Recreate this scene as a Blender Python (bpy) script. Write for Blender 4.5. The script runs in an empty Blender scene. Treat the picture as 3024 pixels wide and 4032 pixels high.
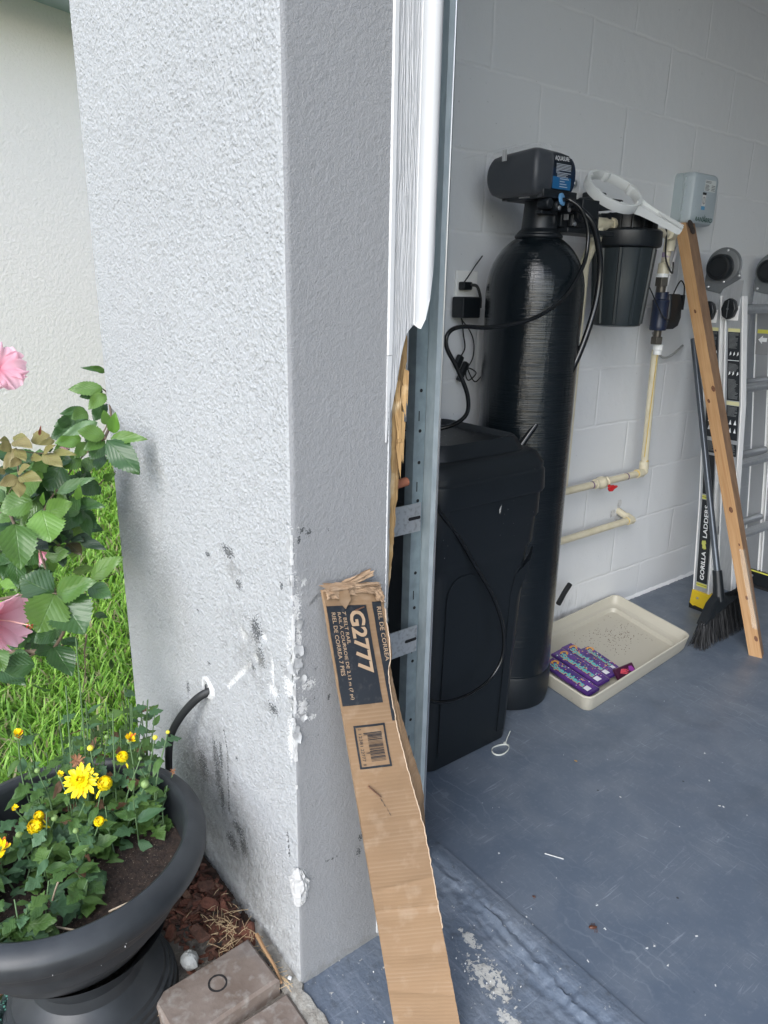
import bpy, math, random
import numpy as np
from mathutils import Vector, Matrix, noise
random.seed(7)
rng = np.random.default_rng(7)
sc = bpy.context.scene
COL = sc.collection
rad = math.radians

# ------------------------------------------------------------------ camera
cd = bpy.data.cameras.new("camera"); cam = bpy.data.objects.new("camera", cd); COL.objects.link(cam)
CR = Vector((0.60950146, 0.79259172, 0.01750274)); CU = Vector((-0.24379146, 0.16637602, 0.95545002))
CF = Vector((-0.75436974, 0.5866152, -0.29463352)); CP = Vector((1.56203729, -2.15878204, 1.21636981))
m = Matrix((CR, CU, -CF)).transposed().to_4x4(); m.translation = CP
cam.matrix_world = m
cd.sensor_fit = 'VERTICAL'; cd.sensor_height = 24; cd.lens = 16.942
cd.clip_start = .02; cd.clip_end = 500
sc.camera = cam
# ------------------------------------------------------------------ light
W = bpy.data.worlds.new("World"); sc.world = W; W.use_nodes = True
wn = W.node_tree.nodes; wl = W.node_tree.links
sky = wn.new('ShaderNodeTexSky'); sky.sky_type = 'NISHITA'; sky.sun_disc = False
SUN_EL, SUN_ROT = 38, 150
sky.sun_elevation = rad(SUN_EL); sky.sun_rotation = rad(SUN_ROT)
sky.air_density = 1.0; sky.dust_density = 1.0; sky.ozone_density = 1.0
hs = wn.new('ShaderNodeHueSaturation'); hs.inputs['Saturation'].default_value = .62
wl.new(sky.outputs[0], hs.inputs['Color'])
bg = wn['Background']; wl.new(hs.outputs[0], bg.inputs['Color']); bg.inputs['Strength'].default_value = .15
sd = bpy.data.lights.new("sun", 'SUN'); sd.energy = .50; sd.angle = rad(34); sd.color = (.98, .988, 1)
so = bpy.data.objects.new("sun", sd); COL.objects.link(so)
sdir = Vector((math.sin(rad(SUN_ROT))*math.cos(rad(SUN_EL)), math.cos(rad(SUN_ROT))*math.cos(rad(SUN_EL)), math.sin(rad(SUN_EL))))
so.rotation_euler = sdir.to_track_quat('Z', 'Y').to_euler()
so.location = (0, -8, 12)
sc.view_settings.view_transform = 'Standard'; sc.view_settings.look = 'None'
sc.view_settings.exposure = 1.72; sc.view_settings.gamma = 1.0
sc.cycles.max_bounces = 8; sc.cycles.diffuse_bounces = 5

# ------------------------------------------------------------------ materials
def lin(c):
    return tuple(((x/255)/12.92 if x/255 <= .04045 else ((x/255+.055)/1.055)**2.4) for x in c)
def mat(name, col, rough=.5, metal=0., bump=None, var=None, coat=0., alpha=1., trans=0., spec=.5, sheen=0.):
    """col linear rgb; bump=(scale, strength, dist[, detail]); var=(scale, col2, lo, hi[, detail, stretch])"""
    M = bpy.data.materials.new(name); M.use_nodes = True
    n, l = M.node_tree.nodes, M.node_tree.links
    b = n['Principled BSDF']
    b.inputs['Base Color'].default_value = (*col, 1); b.inputs['Roughness'].default_value = rough
    b.inputs['Metallic'].default_value = metal; b.inputs['Coat Weight'].default_value = coat
    b.inputs['Alpha'].default_value = alpha; b.inputs['Transmission Weight'].default_value = trans
    b.inputs['Specular IOR Level'].default_value = spec
    tc = n.new('ShaderNodeTexCoord')
    if var:
        mp = n.new('ShaderNodeMapping'); l.new(tc.outputs['Object'], mp.inputs[0])
        if len(var) > 5: mp.inputs['Scale'].default_value = var[5]
        t = n.new('ShaderNodeTexNoise'); t.inputs['Scale'].default_value = var[0]
        t.inputs['Detail'].default_value = var[4] if len(var) > 4 else 4
        l.new(mp.outputs[0], t.inputs['Vector'])
        r = n.new('ShaderNodeMapRange'); r.inputs['From Min'].default_value = var[2]; r.inputs['From Max'].default_value = var[3]
        l.new(t.outputs['Fac'], r.inputs['Value'])
        mx = n.new('ShaderNodeMix'); mx.data_type = 'RGBA'
        mx.inputs['A'].default_value = (*col, 1); mx.inputs['B'].default_value = (*var[1], 1)
        l.new(r.outputs[0], mx.inputs['Factor']); l.new(mx.outputs['Result'], b.inputs['Base Color'])
        M['mixout'] = 1
    if bump:
        t2 = n.new('ShaderNodeTexNoise'); t2.inputs['Scale'].default_value = bump[0]
        t2.inputs['Detail'].default_value = bump[3] if len(bump) > 3 else 3
        l.new(tc.outputs['Object'], t2.inputs['Vector'])
        bp = n.new('ShaderNodeBump'); bp.inputs['Strength'].default_value = bump[1]; bp.inputs['Distance'].default_value = bump[2]
        l.new(t2.outputs['Fac'], bp.inputs['Height']); l.new(bp.outputs[0], b.inputs['Normal'])
    return M
class NT:
    """tiny node helper"""
    def __init__(s, M): s.n, s.l = M.node_tree.nodes, M.node_tree.links; s.b = s.n['Principled BSDF']
    def new(s, t, **k):
        o = s.n.new('ShaderNode'+t)
        for a, v in k.items():
            if a in ('operation', 'data_type', 'blend_type', 'feature', 'wave_type', 'bands_direction', 'attribute_name', 'distance', 'wave_profile'): setattr(o, a, v)
            else: o.inputs[a.replace('_', ' ')].default_value = v
        return o
    def link(s, a, b): s.l.new(a, b)
    def noise(s, vec, scale, detail=3, dist=0., rough=.5):
        t = s.n.new('ShaderNodeTexNoise'); t.inputs['Scale'].default_value = scale; t.inputs['Detail'].default_value = detail
        t.inputs['Distortion'].default_value = dist; t.inputs['Roughness'].default_value = rough
        s.l.new(vec, t.inputs['Vector']); return t.outputs['Fac']
    def rng(s, v, a, b, c=0., d=1.):
        r = s.n.new('ShaderNodeMapRange'); r.inputs[1].default_value = a; r.inputs[2].default_value = b
        r.inputs[3].default_value = c; r.inputs[4].default_value = d; s.l.new(v, r.inputs[0]); return r.outputs[0]
    def math(s, op, a, b=None):
        m_ = s.n.new('ShaderNodeMath'); m_.operation = op
        for i, v in enumerate((a, b)):
            if v is None: continue
            if isinstance(v, (int, float)): m_.inputs[i].default_value = v
            else: s.l.new(v, m_.inputs[i])
        return m_.outputs[0]
    def mix(s, f, a, b, mode='MIX'):
        x = s.n.new('ShaderNodeMix'); x.data_type = 'RGBA'; x.blend_type = mode
        for i, v in ((x.inputs['Factor'], f), (x.inputs['A'], a), (x.inputs['B'], b)):
            if isinstance(v, (int, float)): i.default_value = v
            elif isinstance(v, tuple): i.default_value = (*v, 1)
            else: s.l.new(v, i)
        return x.outputs['Result']
    def map(s, vec, scale=(1, 1, 1), loc=(0, 0, 0), rot=(0, 0, 0)):
        x = s.n.new('ShaderNodeMapping'); x.inputs['Scale'].default_value = scale; x.inputs['Location'].default_value = loc
        x.inputs['Rotation'].default_value = rot; s.l.new(vec, x.inputs[0]); return x.outputs[0]
    def bump(s, h, st, dist, prev=None):
        x = s.n.new('ShaderNodeBump'); x.inputs['Strength'].default_value = st; x.inputs['Distance'].default_value = dist
        s.l.new(h, x.inputs['Height'])
        if prev is not None: s.l.new(prev, x.inputs['Normal'])
        return x.outputs[0]
def newmat(name, rough=.5):
    M = bpy.data.materials.new(name); M.use_nodes = True; t = NT(M)
    t.b.inputs['Roughness'].default_value = rough
    g = t.n.new('ShaderNodeNewGeometry'); t.pos = g.outputs['Position']
    tc = t.n.new('ShaderNodeTexCoord'); t.obj = tc.outputs['Object']; t.uv = tc.outputs['UV']
    return M, t

# ------------------------------------------------------------------ mesh helpers
SPLIT = {'cap_fins', 'elbow', 'brass_fitting', 'dry_stalks', 'screws', 'rivet', 'solvent_ring', 'primer_mark', 'sump_rib', 'staple', 'slot_holes', 'pictogram', 'hinge', 'hinge_leg', 'lag_bolt', 'receptacle', 'connector', 'slot', 'rusty_washer', 'hanger_wire', 'sensor_lead', 'ink_smear_'}
class MB:
    def __init__(s): s.v = []; s.f = []; s.mi = []; s.cur = 0
    def add(s, vs, fs):
        o = len(s.v); s.v += [tuple(p) for p in vs]
        for f in fs: s.f.append(tuple(i+o for i in f)); s.mi.append(s.cur)
        return s
    def box(s, c, size, M=None):
        x, y, z = (k/2 for k in size); c = Vector(c)
        vs = [Vector((a*x, b*y, d*z)) for a in (-1, 1) for b in (-1, 1) for d in (-1, 1)]
        if M is not None: vs = [M @ v for v in vs]
        return s.add([v+c for v in vs], [(0, 1, 3, 2), (4, 6, 7, 5), (0, 4, 5, 1), (2, 3, 7, 6), (0, 2, 6, 4), (1, 5, 7, 3)])
    def bb(s, a, b):
        return s.box([(a[i]+b[i])/2 for i in range(3)], [abs(b[i]-a[i]) for i in range(3)])
    def rings(s, rings, cap=True, closed=True):
        n = len(rings[0]); o = len(s.v)
        for r in rings: s.v += [tuple(p) for p in r]
        for k in range(len(rings)-1):
            for i in range(n if closed else n-1):
                j = (i+1) % n
                s.f.append((o+k*n+i, o+k*n+j, o+(k+1)*n+j, o+(k+1)*n+i)); s.mi.append(s.cur)
        if cap and closed:
            s.f.append(tuple(o+i for i in range(n))[::-1]); s.mi.append(s.cur)
            s.f.append(tuple(o+(len(rings)-1)*n+i for i in range(n))); s.mi.append(s.cur)
        return s
    def lathe(s, prof, c, seg=32, axis=(0, 0, 1), cap=True):
        q = Vector((0, 0, 1)).rotation_difference(Vector(axis)); c = Vector(c)
        R = []
        for r, h in prof:
            R.append([c + q @ Vector((r*math.cos(2*math.pi*i/seg), r*math.sin(2*math.pi*i/seg), h)) for i in range(seg)])
        return s.rings(R, cap)
    def cyl(s, a, b, r, seg=20, r2=None):
        a, b = Vector(a), Vector(b); d = b-a
        return s.lathe([(r, 0), (r if r2 is None else r2, d.length)], a, seg, d.normalized())
    def tube(s, pts, r, seg=10, cap=True):
        pts = [Vector(p) for p in pts]; n = len(pts); R = []
        t = (pts[1]-pts[0]).normalized(); u = t.orthogonal().normalized()
        for i, p in enumerate(pts):
            t2 = ((pts[min(i+1, n-1)]-pts[i]).normalized() + (pts[i]-pts[max(i-1, 0)]).normalized())
            if t2.length > 1e-6: t2.normalize(); u = t.rotation_difference(t2) @ u; t = t2
            w = t.cross(u); rr = r[i] if hasattr(r, '__len__') else r
            R.append([p + u*rr*math.cos(2*math.pi*k/seg) + w*rr*math.sin(2*math.pi*k/seg) for k in range(seg)])
        return s.rings(R, cap)
    def prism(s, poly, o, xd, yd, h):
        o, xd, yd = Vector(o), Vector(xd).normalized(), Vector(yd).normalized(); nn = xd.cross(yd)
        a = [o+xd*p[0]+yd*p[1] for p in poly]; b = [p+nn*h for p in a]; n = len(a)
        return s.add(a+b, [tuple(range(n))[::-1], tuple(range(n, 2*n))] + [(i, (i+1) % n, n+(i+1) % n, n+i) for i in range(n)])
    def build(s, name, mats, parent=None, smooth=30, bev=0., attr=None, uv=None, origin=None):
        if name in SPLIT and parent is not None:
            par = list(range(len(s.v)))
            def find(i):
                while par[i] != i: par[i] = par[par[i]]; i = par[i]
                return i
            for f in s.f:
                r = find(f[0])
                for i in f[1:]: par[find(i)] = r
            comp = {}
            for k, f in enumerate(s.f): comp.setdefault(find(f[0]), []).append(k)
            if 1 < len(comp) < 60:
                out = None
                for r, fl in comp.items():
                    ids = sorted({i for k in fl for i in s.f[k]}); mp = {i: j for j, i in enumerate(ids)}; q = MB(); q.v = [s.v[i] for i in ids]
                    q.f = [tuple(mp[i] for i in s.f[k]) for k in fl]; q.mi = [s.mi[k] for k in fl]; SPLIT.discard(name); o = q.build(name, mats, parent, smooth, bev); SPLIT.add(name); out = out or o
                return out
        me = bpy.data.meshes.new(name)
        org = Vector(origin) if origin is not None else (Vector(ROOT.get(parent.name, (0, 0, 0))) if parent is not None else Vector((0, 0, 0)))
        me.from_pydata([(p[0]-org.x, p[1]-org.y, p[2]-org.z) for p in s.v], [], s.f)
        mats = mats if isinstance(mats, (list, tuple)) else [mats]
        for M in mats: me.materials.append(M)
        if len(mats) > 1: me.polygons.foreach_set('material_index', s.mi)
        if attr is not None:
            ca = me.color_attributes.new('wear', 'FLOAT_COLOR', 'POINT'); ca.data.foreach_set('color', np.asarray(attr, dtype=np.float32).ravel())
        if uv is not None:
            ul = me.uv_layers.new(name='UVMap'); li = np.zeros(len(me.loops), dtype=np.int32); me.loops.foreach_get('vertex_index', li)
            ul.data.foreach_set('uv', np.asarray(uv, dtype=np.float32)[li].ravel())
        me.validate(); me.update()
        o = bpy.data.objects.new(name, me); COL.objects.link(o)
        if smooth:
            me.polygons.foreach_set('use_smooth', [True]*len(me.polygons)); me.set_sharp_from_angle(angle=rad(smooth))
        if bev:
            mo = o.modifiers.new('bevel', 'BEVEL'); mo.width = bev; mo.segments = 2; mo.limit_method = 'ANGLE'; mo.angle_limit = rad(40)
        if parent is not None: o.parent = parent
        else: o.location = org
        if parent is not None and parent.type == 'MESH':
            ROOT[o.name] = tuple(org)
        else: ROOT[o.name] = tuple(org)
        return o
ROOT = {}
def tag(o, label, cat, group=None, kind=None):
    if label: o['label'] = label
    if cat: o['category'] = cat
    if group: o['group'] = group
    if kind: o['kind'] = kind
    return o
def thing(name, loc, label, cat, group=None):
    o = bpy.data.objects.new(name, None); COL.objects.link(o); o.location = loc; o.empty_display_size = .05
    ROOT[o.name] = tuple(loc)
    return tag(o, label, cat, group)
def smooth_path(pts, n=8):
    P = [Vector(p) for p in pts]; P = [P[0]*2-P[1]]+P+[P[-1]*2-P[-2]]; out = []
    for i in range(1, len(P)-2):
        a, b, c, d = P[i-1], P[i], P[i+1], P[i+2]
        for k in range(n):
            t = k/n; out.append(.5*((2*b)+(c-a)*t+(2*a-5*b+4*c-d)*t*t+(3*b-a-3*c+d)*t**3))
    out.append(P[-2]); return out
def text(name, body, o, xd, yd, w, h, M, parent, off=.0004, bold=.0, th=.0003, mapf=None):
    """lettering mesh fitted into a w x h box whose lower left corner is o"""
    cu = bpy.data.curves.new('t', 'FONT'); cu.body = body; cu.size = 1; cu.offset = bold; cu.resolution_u = 3
    cu.fill_mode = 'FRONT'
    ob = bpy.data.objects.new('t', cu); COL.objects.link(ob)
    bpy.context.view_layer.update()
    me = bpy.data.meshes.new_from_object(ob, depsgraph=bpy.context.evaluated_depsgraph_get())
    bpy.data.objects.remove(ob)
    co = np.zeros(len(me.vertices)*3); me.vertices.foreach_get('co', co); co = co.reshape(-1, 3)
    mn, mx = co.min(0), co.max(0)
    x = (co[:, 0]-mn[0])/(mx[0]-mn[0])*w; y = (co[:, 1]-mn[1])/max(1e-6, mx[1]-mn[1])*h
    mb = MB(); 
    if mapf: vs = [mapf(a, b) for a, b in zip(x, y)]
    else:
        O, X, Y = Vector(o), Vector(xd).normalized(), Vector(yd).normalized(); N = X.cross(Y)
        vs = [O+X*a+Y*b+N*off for a, b in zip(x, y)]
    mb.add(vs, [tuple(p.vertices) for p in me.polygons])
    bpy.data.meshes.remove(me)
    return mb.build(name, M, parent, smooth=0)
def sst(a, b, x):
    t = min(1, max(0, (x-a)/(b-a))); return t*t*(3-2*t)
N3 = lambda x, y, z: noise.noise(Vector((x, y, z)))
def rrect(cx, cy, hx, hy, r, z, seg=6):
    out = []
    for k, (sx, sy) in enumerate(((1, 1), (-1, 1), (-1, -1), (1, -1))):
        for i in range(seg+1):
            a = math.pi/2*(k+i/seg)
            out.append((cx+sx*(hx-r)+r*math.cos(a), cy+sy*(hy-r)+r*math.sin(a), z))
    return out

# ================================================================== shared materials
black_plastic = mat('black_plastic', (.006, .0085, .011), .42, bump=(300, .15, .0006))
black_gloss = mat('black_gloss', (.006, .007, .008), .22)
black_rubber = mat('black_rubber', (.012, .013, .014), .55)
galv = mat('galvanised_steel', (.50, .56, .575), .38, .5, bump=(60, .1, .001), var=(90, (.40, .46, .48), .35, .65, 5, (1, 1, .3)))
steel = mat('bright_steel', (.62, .63, .64), .28, .9)
alu = mat('aluminium', (.50, .52, .54), .42, .55, var=(20, (.42, .44, .46), .3, .7, 4, (8, 8, 1)))
brass = mat('brass', (.30, .24, .14), .35, .8)
darkmetal = mat('dark_brass', (.11, .10, .085), .4, .7)
cpvc = mat('cpvc_cream', (.60, .55, .41), .35, var=(30, (.52, .47, .33), .45, .75))
white_pl = mat('white_plastic', (.80, .81, .79), .35)
white_vinyl = mat('white_vinyl', (.60, .605, .605), .4, bump=(8, .05, .002))
ink = mat('black_ink', (.018, .022, .028), .5, var=(120, (.045, .045, .048), .55, .75))
white_ink = mat('white_ink', (.78, .80, .80), .5)
kraft_ink = mat('kraft_lettering', (.43, .30, .19), .7)
yellow_ink = mat('yellow_ink', (.62, .60, .10), .5)

# stucco (front face) -------------------------------------------------
def stucco(name, base, rough_scale, bumpd):
    M, t = newmat(name, .88)
    at = t.n.new('ShaderNodeAttribute'); at.attribute_name = 'wear'
    sep = t.n.new('ShaderNodeSeparateColor'); t.link(at.outputs['Color'], sep.inputs[0])
    n1 = t.noise(t.pos, 2.2, 5); col = t.mix(t.rng(n1, .3, .7), base, tuple(c*.93 for c in base))
    fine = t.noise(t.pos, 320, 4)
    # scraped white undercoat
    wm = t.rng(t.math('ADD', sep.outputs['Red'], t.rng(fine, .3, .7, -.4, .4)), .50, .72)
    col = t.mix(wm, col, (.60, .60, .59))
    bn = t.noise(t.pos, 330, 7, .4)
    bmk = t.rng(t.math('ADD', sep.outputs['Green'], t.rng(bn, .3, .7, -.6, .6)), .55, .85)
    col = t.mix(t.math('MULTIPLY', bmk, .9), col, (.045, .05, .053))
    bl = t.rng(t.math('ADD', sep.outputs['Blue'], t.rng(t.noise(t.pos, 60, 6), .3, .7, -.35, .35)), .2, .9)
    col = t.mix(t.math('MULTIPLY', bl, .75), col, (.20, .20, .19))
    t.link(col, t.b.inputs['Base Color'])
    a = t.bump(t.noise(t.pos, rough_scale, 5, 0, .65), .9, bumpd)
    if name.startswith('rough'):
        vo = t.n.new('ShaderNodeTexVoronoi'); vo.feature = 'SMOOTH_F1'; vo.inputs['Scale'].default_value = 235; vo.inputs['Smoothness'].default_value = .35; t.link(t.map(t.pos, (1, 1, .8)), vo.inputs['Vector'])
        a = t.bump(t.math('MULTIPLY', t.rng(vo.outputs['Distance'], .1, .6, 1, 0), t.rng(t.noise(t.pos, 45, 3), .35, .6, .25, 1)), .75, .0020, a)
    t.link(a, t.b.inputs['Normal'])
    return M
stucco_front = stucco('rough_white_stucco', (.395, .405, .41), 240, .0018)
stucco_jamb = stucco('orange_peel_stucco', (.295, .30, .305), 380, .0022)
PX0, PX1, PY0, PY1 = -.157, .6725, -1.641, -1.459

# ================================================================== ground and floors
def sheet(name, x0, x1, y0, y1, z, M, nx=1, ny=1, fn=None):
    mb = MB(); xs = np.linspace(x0, x1, nx+1); ys = np.linspace(y0, y1, ny+1)
    mb.v = [(x, y, (z if fn is None else fn(x, y))) for y in ys for x in xs]
    mb.f = [(j*(nx+1)+i, j*(nx+1)+i+1, (j+1)*(nx+1)+i+1, (j+1)*(nx+1)+i) for j in range(ny) for i in range(nx)]
    mb.mi = [0]*len(mb.f)
    return mb.build(name, M)
M, t = newmat('lawn_soil', .95)
c = t.mix(t.rng(t.noise(t.pos, 9, 6), .35, .65), (.045, .085, .018), (.07, .12, .03)); t.link(c, t.b.inputs['Base Color'])
def gz(x, y): return -.055+.012*N3(x*2, y*2, 0)
tag(sheet('ground', -60, 60, -60, 60, -.095, M), None, None, kind='structure')
tag(sheet('lawn_ground', -4.6, .45, -3.2, 2.2, -.05, M, 60, 60, gz), None, None, kind='structure')

# painted concrete floor
def floor_mat(name, flakes):
    M, t = newmat(name, .4)
    big = t.noise(t.pos, 1.6, 6); mid = t.noise(t.pos, 9, 7, .6)
    col = t.mix(t.rng(big, .35, .65), (.090, .117, .158), (.110, .136, .176))
    col = t.mix(t.rng(mid, .42, .70, 0, .75), col, (.145, .17, .205))
    # long pale scuffs in two directions
    for k, (rz, sx, sy, sl) in enumerate(((.6, 26, 2.2, .012), (-.35, 2.6, 34, .5), (1.3, 30, 3, .9))):
        v = t.map(t.pos, (sx, sy, 1), (k*3.1, sl, 0), (0, 0, rz))
        s_ = t.noise(v, 3.2, 8, 1.5, .7)
        col = t.mix(t.math('MULTIPLY', t.rng(s_, .60, .72), t.rng(mid, .42, .6, .05, .6)), col, (.34, .38, .43))
    arc = t.n.new('ShaderNodeTexWave'); arc.wave_type = 'RINGS'; arc.inputs['Scale'].default_value = 9; arc.inputs['Distortion'].default_value = 9; arc.inputs['Detail'].default_value = 5; arc.inputs['Detail Scale'].default_value = 1.2; t.link(t.map(t.pos, loc=(.4, 1.9, 0)), arc.inputs['Vector'])
    col = t.mix(t.math('MULTIPLY', t.rng(arc.outputs['Fac'], .93, 1), t.rng(t.noise(t.map(t.pos, loc=(9, 2, 0)), 4, 4), .5, .66, 0, .35)), col, (.24, .28, .32))
    fin = t.noise(t.pos, 75, 8, .5, .7); col = t.mix(t.rng(fin, .52, .72, 0, .35), col, (.20, .23, .27))
    drk = t.noise(t.map(t.pos, loc=(2, 8, 0)), 3.4, 6, .4); col = t.mix(t.rng(drk, .58, .74, 0, .5), col, (.055, .07, .09))
    spk = t.n.new('ShaderNodeTexVoronoi'); spk.inputs['Scale'].default_value = 33; t.link(t.pos, spk.inputs['Vector'])
    sm = t.math('MULTIPLY', t.rng(spk.outputs['Distance'], .05, .09, 1, 0), t.rng(t.noise(t.pos, 6, 2), .58, .66))
    col = t.mix(t.math('MULTIPLY', sm, .5), col, (.40, .44, .47))
    spk2 = t.n.new('ShaderNodeTexVoronoi'); spk2.inputs['Scale'].default_value = 17; t.link(t.map(t.pos, loc=(3, 7, 0)), spk2.inputs['Vector'])
    sm2 = t.math('MULTIPLY', t.rng(spk2.outputs['Distance'], .03, .06, 1, 0), t.rng(t.noise(t.pos, 3.3, 2), .56, .62))
    col = t.mix(sm2, col, (.03, .035, .04))
    if flakes:
        sx = t.n.new('ShaderNodeSeparateXYZ'); t.link(t.pos, sx.inputs[0])
        # worn patch where paint has flaked down to bare concrete
        def ell(cx, cy, rx, ry):
            a = t.math('DIVIDE', t.math('SUBTRACT', sx.outputs[0], cx), rx); b_ = t.math('DIVIDE', t.math('SUBTRACT', sx.outputs[1], cy), ry)
            return t.rng(t.math('ADD', t.math('MULTIPLY', a, a), t.math('MULTIPLY', b_, b_)), 0, 1, 1, 0)
        e = t.math('MAXIMUM', t.math('MAXIMUM', ell(.875, -1.352, .075, .040), ell(.79, -1.322, .045, .016)), ell(.96, -1.385, .05, .02))
        fl = t.rng(t.math('ADD', e, t.rng(t.noise(t.pos, 85, 8, .3, .7), .3, .7, -.9, .9)), .66, .74)
        col = t.mix(fl, col, (.50, .49, .45))
        v = t.map(t.pos, (3, 30, 1), (0, 0, 0), (0, 0, .06)); stn = t.noise(v, 2.5, 7, .5)
        col = t.mix(t.rng(stn, .52, .7, 0, .45), col, (.22, .25, .30))
        dk = t.noise(t.pos, 45, 7); col = t.mix(t.rng(dk, .58, .72, 0, .5), col, (.05, .055, .06))
    t.link(col, t.b.inputs['Base Color'])
    r = t.rng(t.noise(t.pos, 12, 6), .3, .7, .55 if flakes else .28, .75 if flakes else .5)
    t.link(r, t.b.inputs['Roughness'])
    b1 = t.bump(t.noise(t.pos, 5, 4), .25, .01); b2 = t.bump(t.noise(t.pos, 130, 5), .25 if not flakes else .7, .0008 if not flakes else .002, b1)
    t.link(b2, t.b.inputs['Normal'])
    return M
fm = floor_mat('painted_floor', False); fa = floor_mat('painted_apron', True)
tag(sheet('garage_floor', -.1, 6.2, -1.225, 6.6, 0, fm, 4, 4), None, None, kind='structure')
# apron: a broken, trowelled lip steps down from the slab to the weathered strip under the door
xs = np.concatenate([np.arange(.45, .674, .02), np.arange(.674, 1.9, .005), np.arange(1.9, 6.0, .3)]); mb = MB()
def lipy(x): return .008*N3(x*95, 7, 0)-1.235-.02*sst(.72, 1.05, x)+.016*N3(x*9, 3, 0)+.007*N3(x*38, 1, 0)
def lip2(x): return -1.292-.03*sst(.72, 1.05, x)+.012*N3(x*7, 9, 0)+.006*N3(x*30, 5, 0)
cols_ = []
for x in xs:
    a, b = lipy(x), lip2(x)
    row = [(x, -1.21, .0035), (x, (a-1.21)/2-.0, .0045)]
    for k in range(13):
        u = k/12; y = a+(b-a)*u
        z = .0045*(1-u) - .012*u + (.0050*N3(x*22, u*5, 2)+.0030*N3(x*75, u*9, 5))*(1 if 0 < k < 12 else .3) + (.0035 if k in (4, 5) else 0) - .003*math.sin(u*math.pi)
        row.append((x, y, z))
    for k in range(1, 30):
        y = b + (-1.652-b)*k/29 + (.006*N3(x*30, 0, 4) if k == 29 else 0)
        z = -.0135-.004*k/29+.0012*N3(x*14, y*14, 7)+.0006*N3(x*60, y*60, 1)
        row.append((x, y, z))
    row.append((x, -1.655+.006*N3(x*30, 0, 4), -.06))
    if x < .674: row = [(a_, max(b_, -1.58), c_) for a_, b_, c_ in row]
    cols_.append(row)
mb.rings([r for r in cols_], cap=False, closed=False)
mb.f = [f[::-1] for f in mb.f]
tag(mb.build('apron', fa, smooth=60), None, None, kind='structure')

# pavers and mortar strip at the apron
M, t = newmat('concrete_paver', .9)
oi = t.n.new('ShaderNodeObjectInfo')
n1 = t.noise(t.pos, 14, 7); n2 = t.noise(t.pos, 60, 6)
col = t.mix(t.rng(n1, .35, .65), (.165, .125, .100), (.240, .195, .165)); col = t.mix(t.rng(n2, .5, .75, 0, .7), col, (.36, .34, .31))
col = t.mix(t.rng(t.noise(t.map(t.pos, loc=(4, 4, 0)), 6, 5), .5, .68, 0, .6), col, (.075, .075, .085))
t.link(col, t.b.inputs['Base Color']); t.link(t.bump(n2, .7, .0022), t.b.inputs['Normal']); paver_m = M
sand_m = mat('joint_sand', (.17, .15, .125), .95, bump=(250, .8, .003), var=(90, (.36, .33, .28), .5, .7, 6))
tag(sheet('paving_bed', .36, 3.6, -4.2, -1.62, -.034, sand_m, 1, 1), None, None, kind='structure')
tag(sheet('driveway', .36, 6.5, -14, -4.2, -.03, mat('driveway_pavers', (.33, .325, .32), .9, bump=(60, .5, .004))), None, None, kind='structure')
tag(sheet('driveway', 3.6, 6.5, -4.2, -1.66, -.03, bpy.data.materials['driveway_pavers']), None, None, kind='structure')
def slab(mb, x0, x1, y0, y1, z0, z1, ch=.006):
    def rr(e, z):
        return [(x0+e, y0+e, z), (x1-e, y0+e, z), (x1-e, y1-e, z), (x0+e, y1-e, z)]
    mb.rings([rr(0, z0), rr(0, z1-ch), rr(ch, z1)])
mb = MB()
slab(mb, .668, .768, -1.862, -1.668, -.06, -.0165)
slab(mb, .548, .662, -2.09, -1.885, -.06, -.020)
slab(mb, .668, .768, -2.065, -1.867, -.06, -.018)
for i in range(28):
    for j in range(12):
        x0 = .774+i*.104; y0 = -1.872+.19*0-j*.204-(.1 if i % 2 else 0)
        slab(mb, x0, x0+.1, y0, y0+.2, -.06, -.018+.002*random.random())
for i in range(3):
    for j in range(5):
        slab(mb, .458+i*.104-.1, .558+i*.104-.1, -2.30-j*.204-(.1 if i % 2 else 0), -2.10-j*.204-(.1 if i % 2 else 0), -.06, -.02)
slab(mb, .405, .535, -1.90, -1.715, -.08, -.036)
slab(mb, .275, .400, -1.93, -1.80, -.08, -.040)
tag(mb.build('paving', paver_m, smooth=0), None, None, kind='structure')
# loose paver with a round rust/char ring
mb = MB(); slab(mb, -.057, .057, -.098, .098, -.034, .006, .005)
o = mb.build('paver_block', paver_m, smooth=0); o.location = (.602, -1.776, -.0); o.rotation_euler = (0, 0, rad(2.5))
tag(o, 'weathered grey paver block beside the pillar base with a dark ring mark', 'paver')
mb = MB(); R1 = []
for i in range(40):
    a = i/40*2*math.pi; r = .0155; w = .0019+.0006*N3(math.cos(a)*3, math.sin(a)*3, 1)
    R1.append([(rr_*math.cos(a)*1.05, rr_*math.sin(a), .0001) for rr_ in (r-w, r+w)])
R1.append(R1[0]); mb.rings(R1, cap=False, closed=False)
ring = mb.build('ring_mark', mat('scorch', (.02, .018, .018), .9), smooth=0); ring.parent = o; ring.location = (-.006, .006, .0064)
# grey mortar fillet between pavers and pillar
mb = MB(); R1 = []
for x in np.linspace(.50, 1.9, 160):
    y1 = -1.643+.006*N3(x*30, 2, 0) if x > .68 else -1.640
    R1.append([(x, -1.672+.006*N3(x*25, 0, 0), -.030), (x, -1.660+.004*N3(x*40, 1, 0), -.014+.003*N3(x*60, 0, 3)), (x, y1, -.012+.002*N3(x*70, 0, 6)), (x, y1+.01, -.03)])
mb.rings(R1, cap=False, closed=False)
o = mb.build('paving_mortar', mat('mortar', (.30, .29, .26), .95, bump=(200, .8, .003), var=(60, (.20, .185, .16), .4, .6, 6)), smooth=60); tag(o, None, None, kind='structure')

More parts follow.
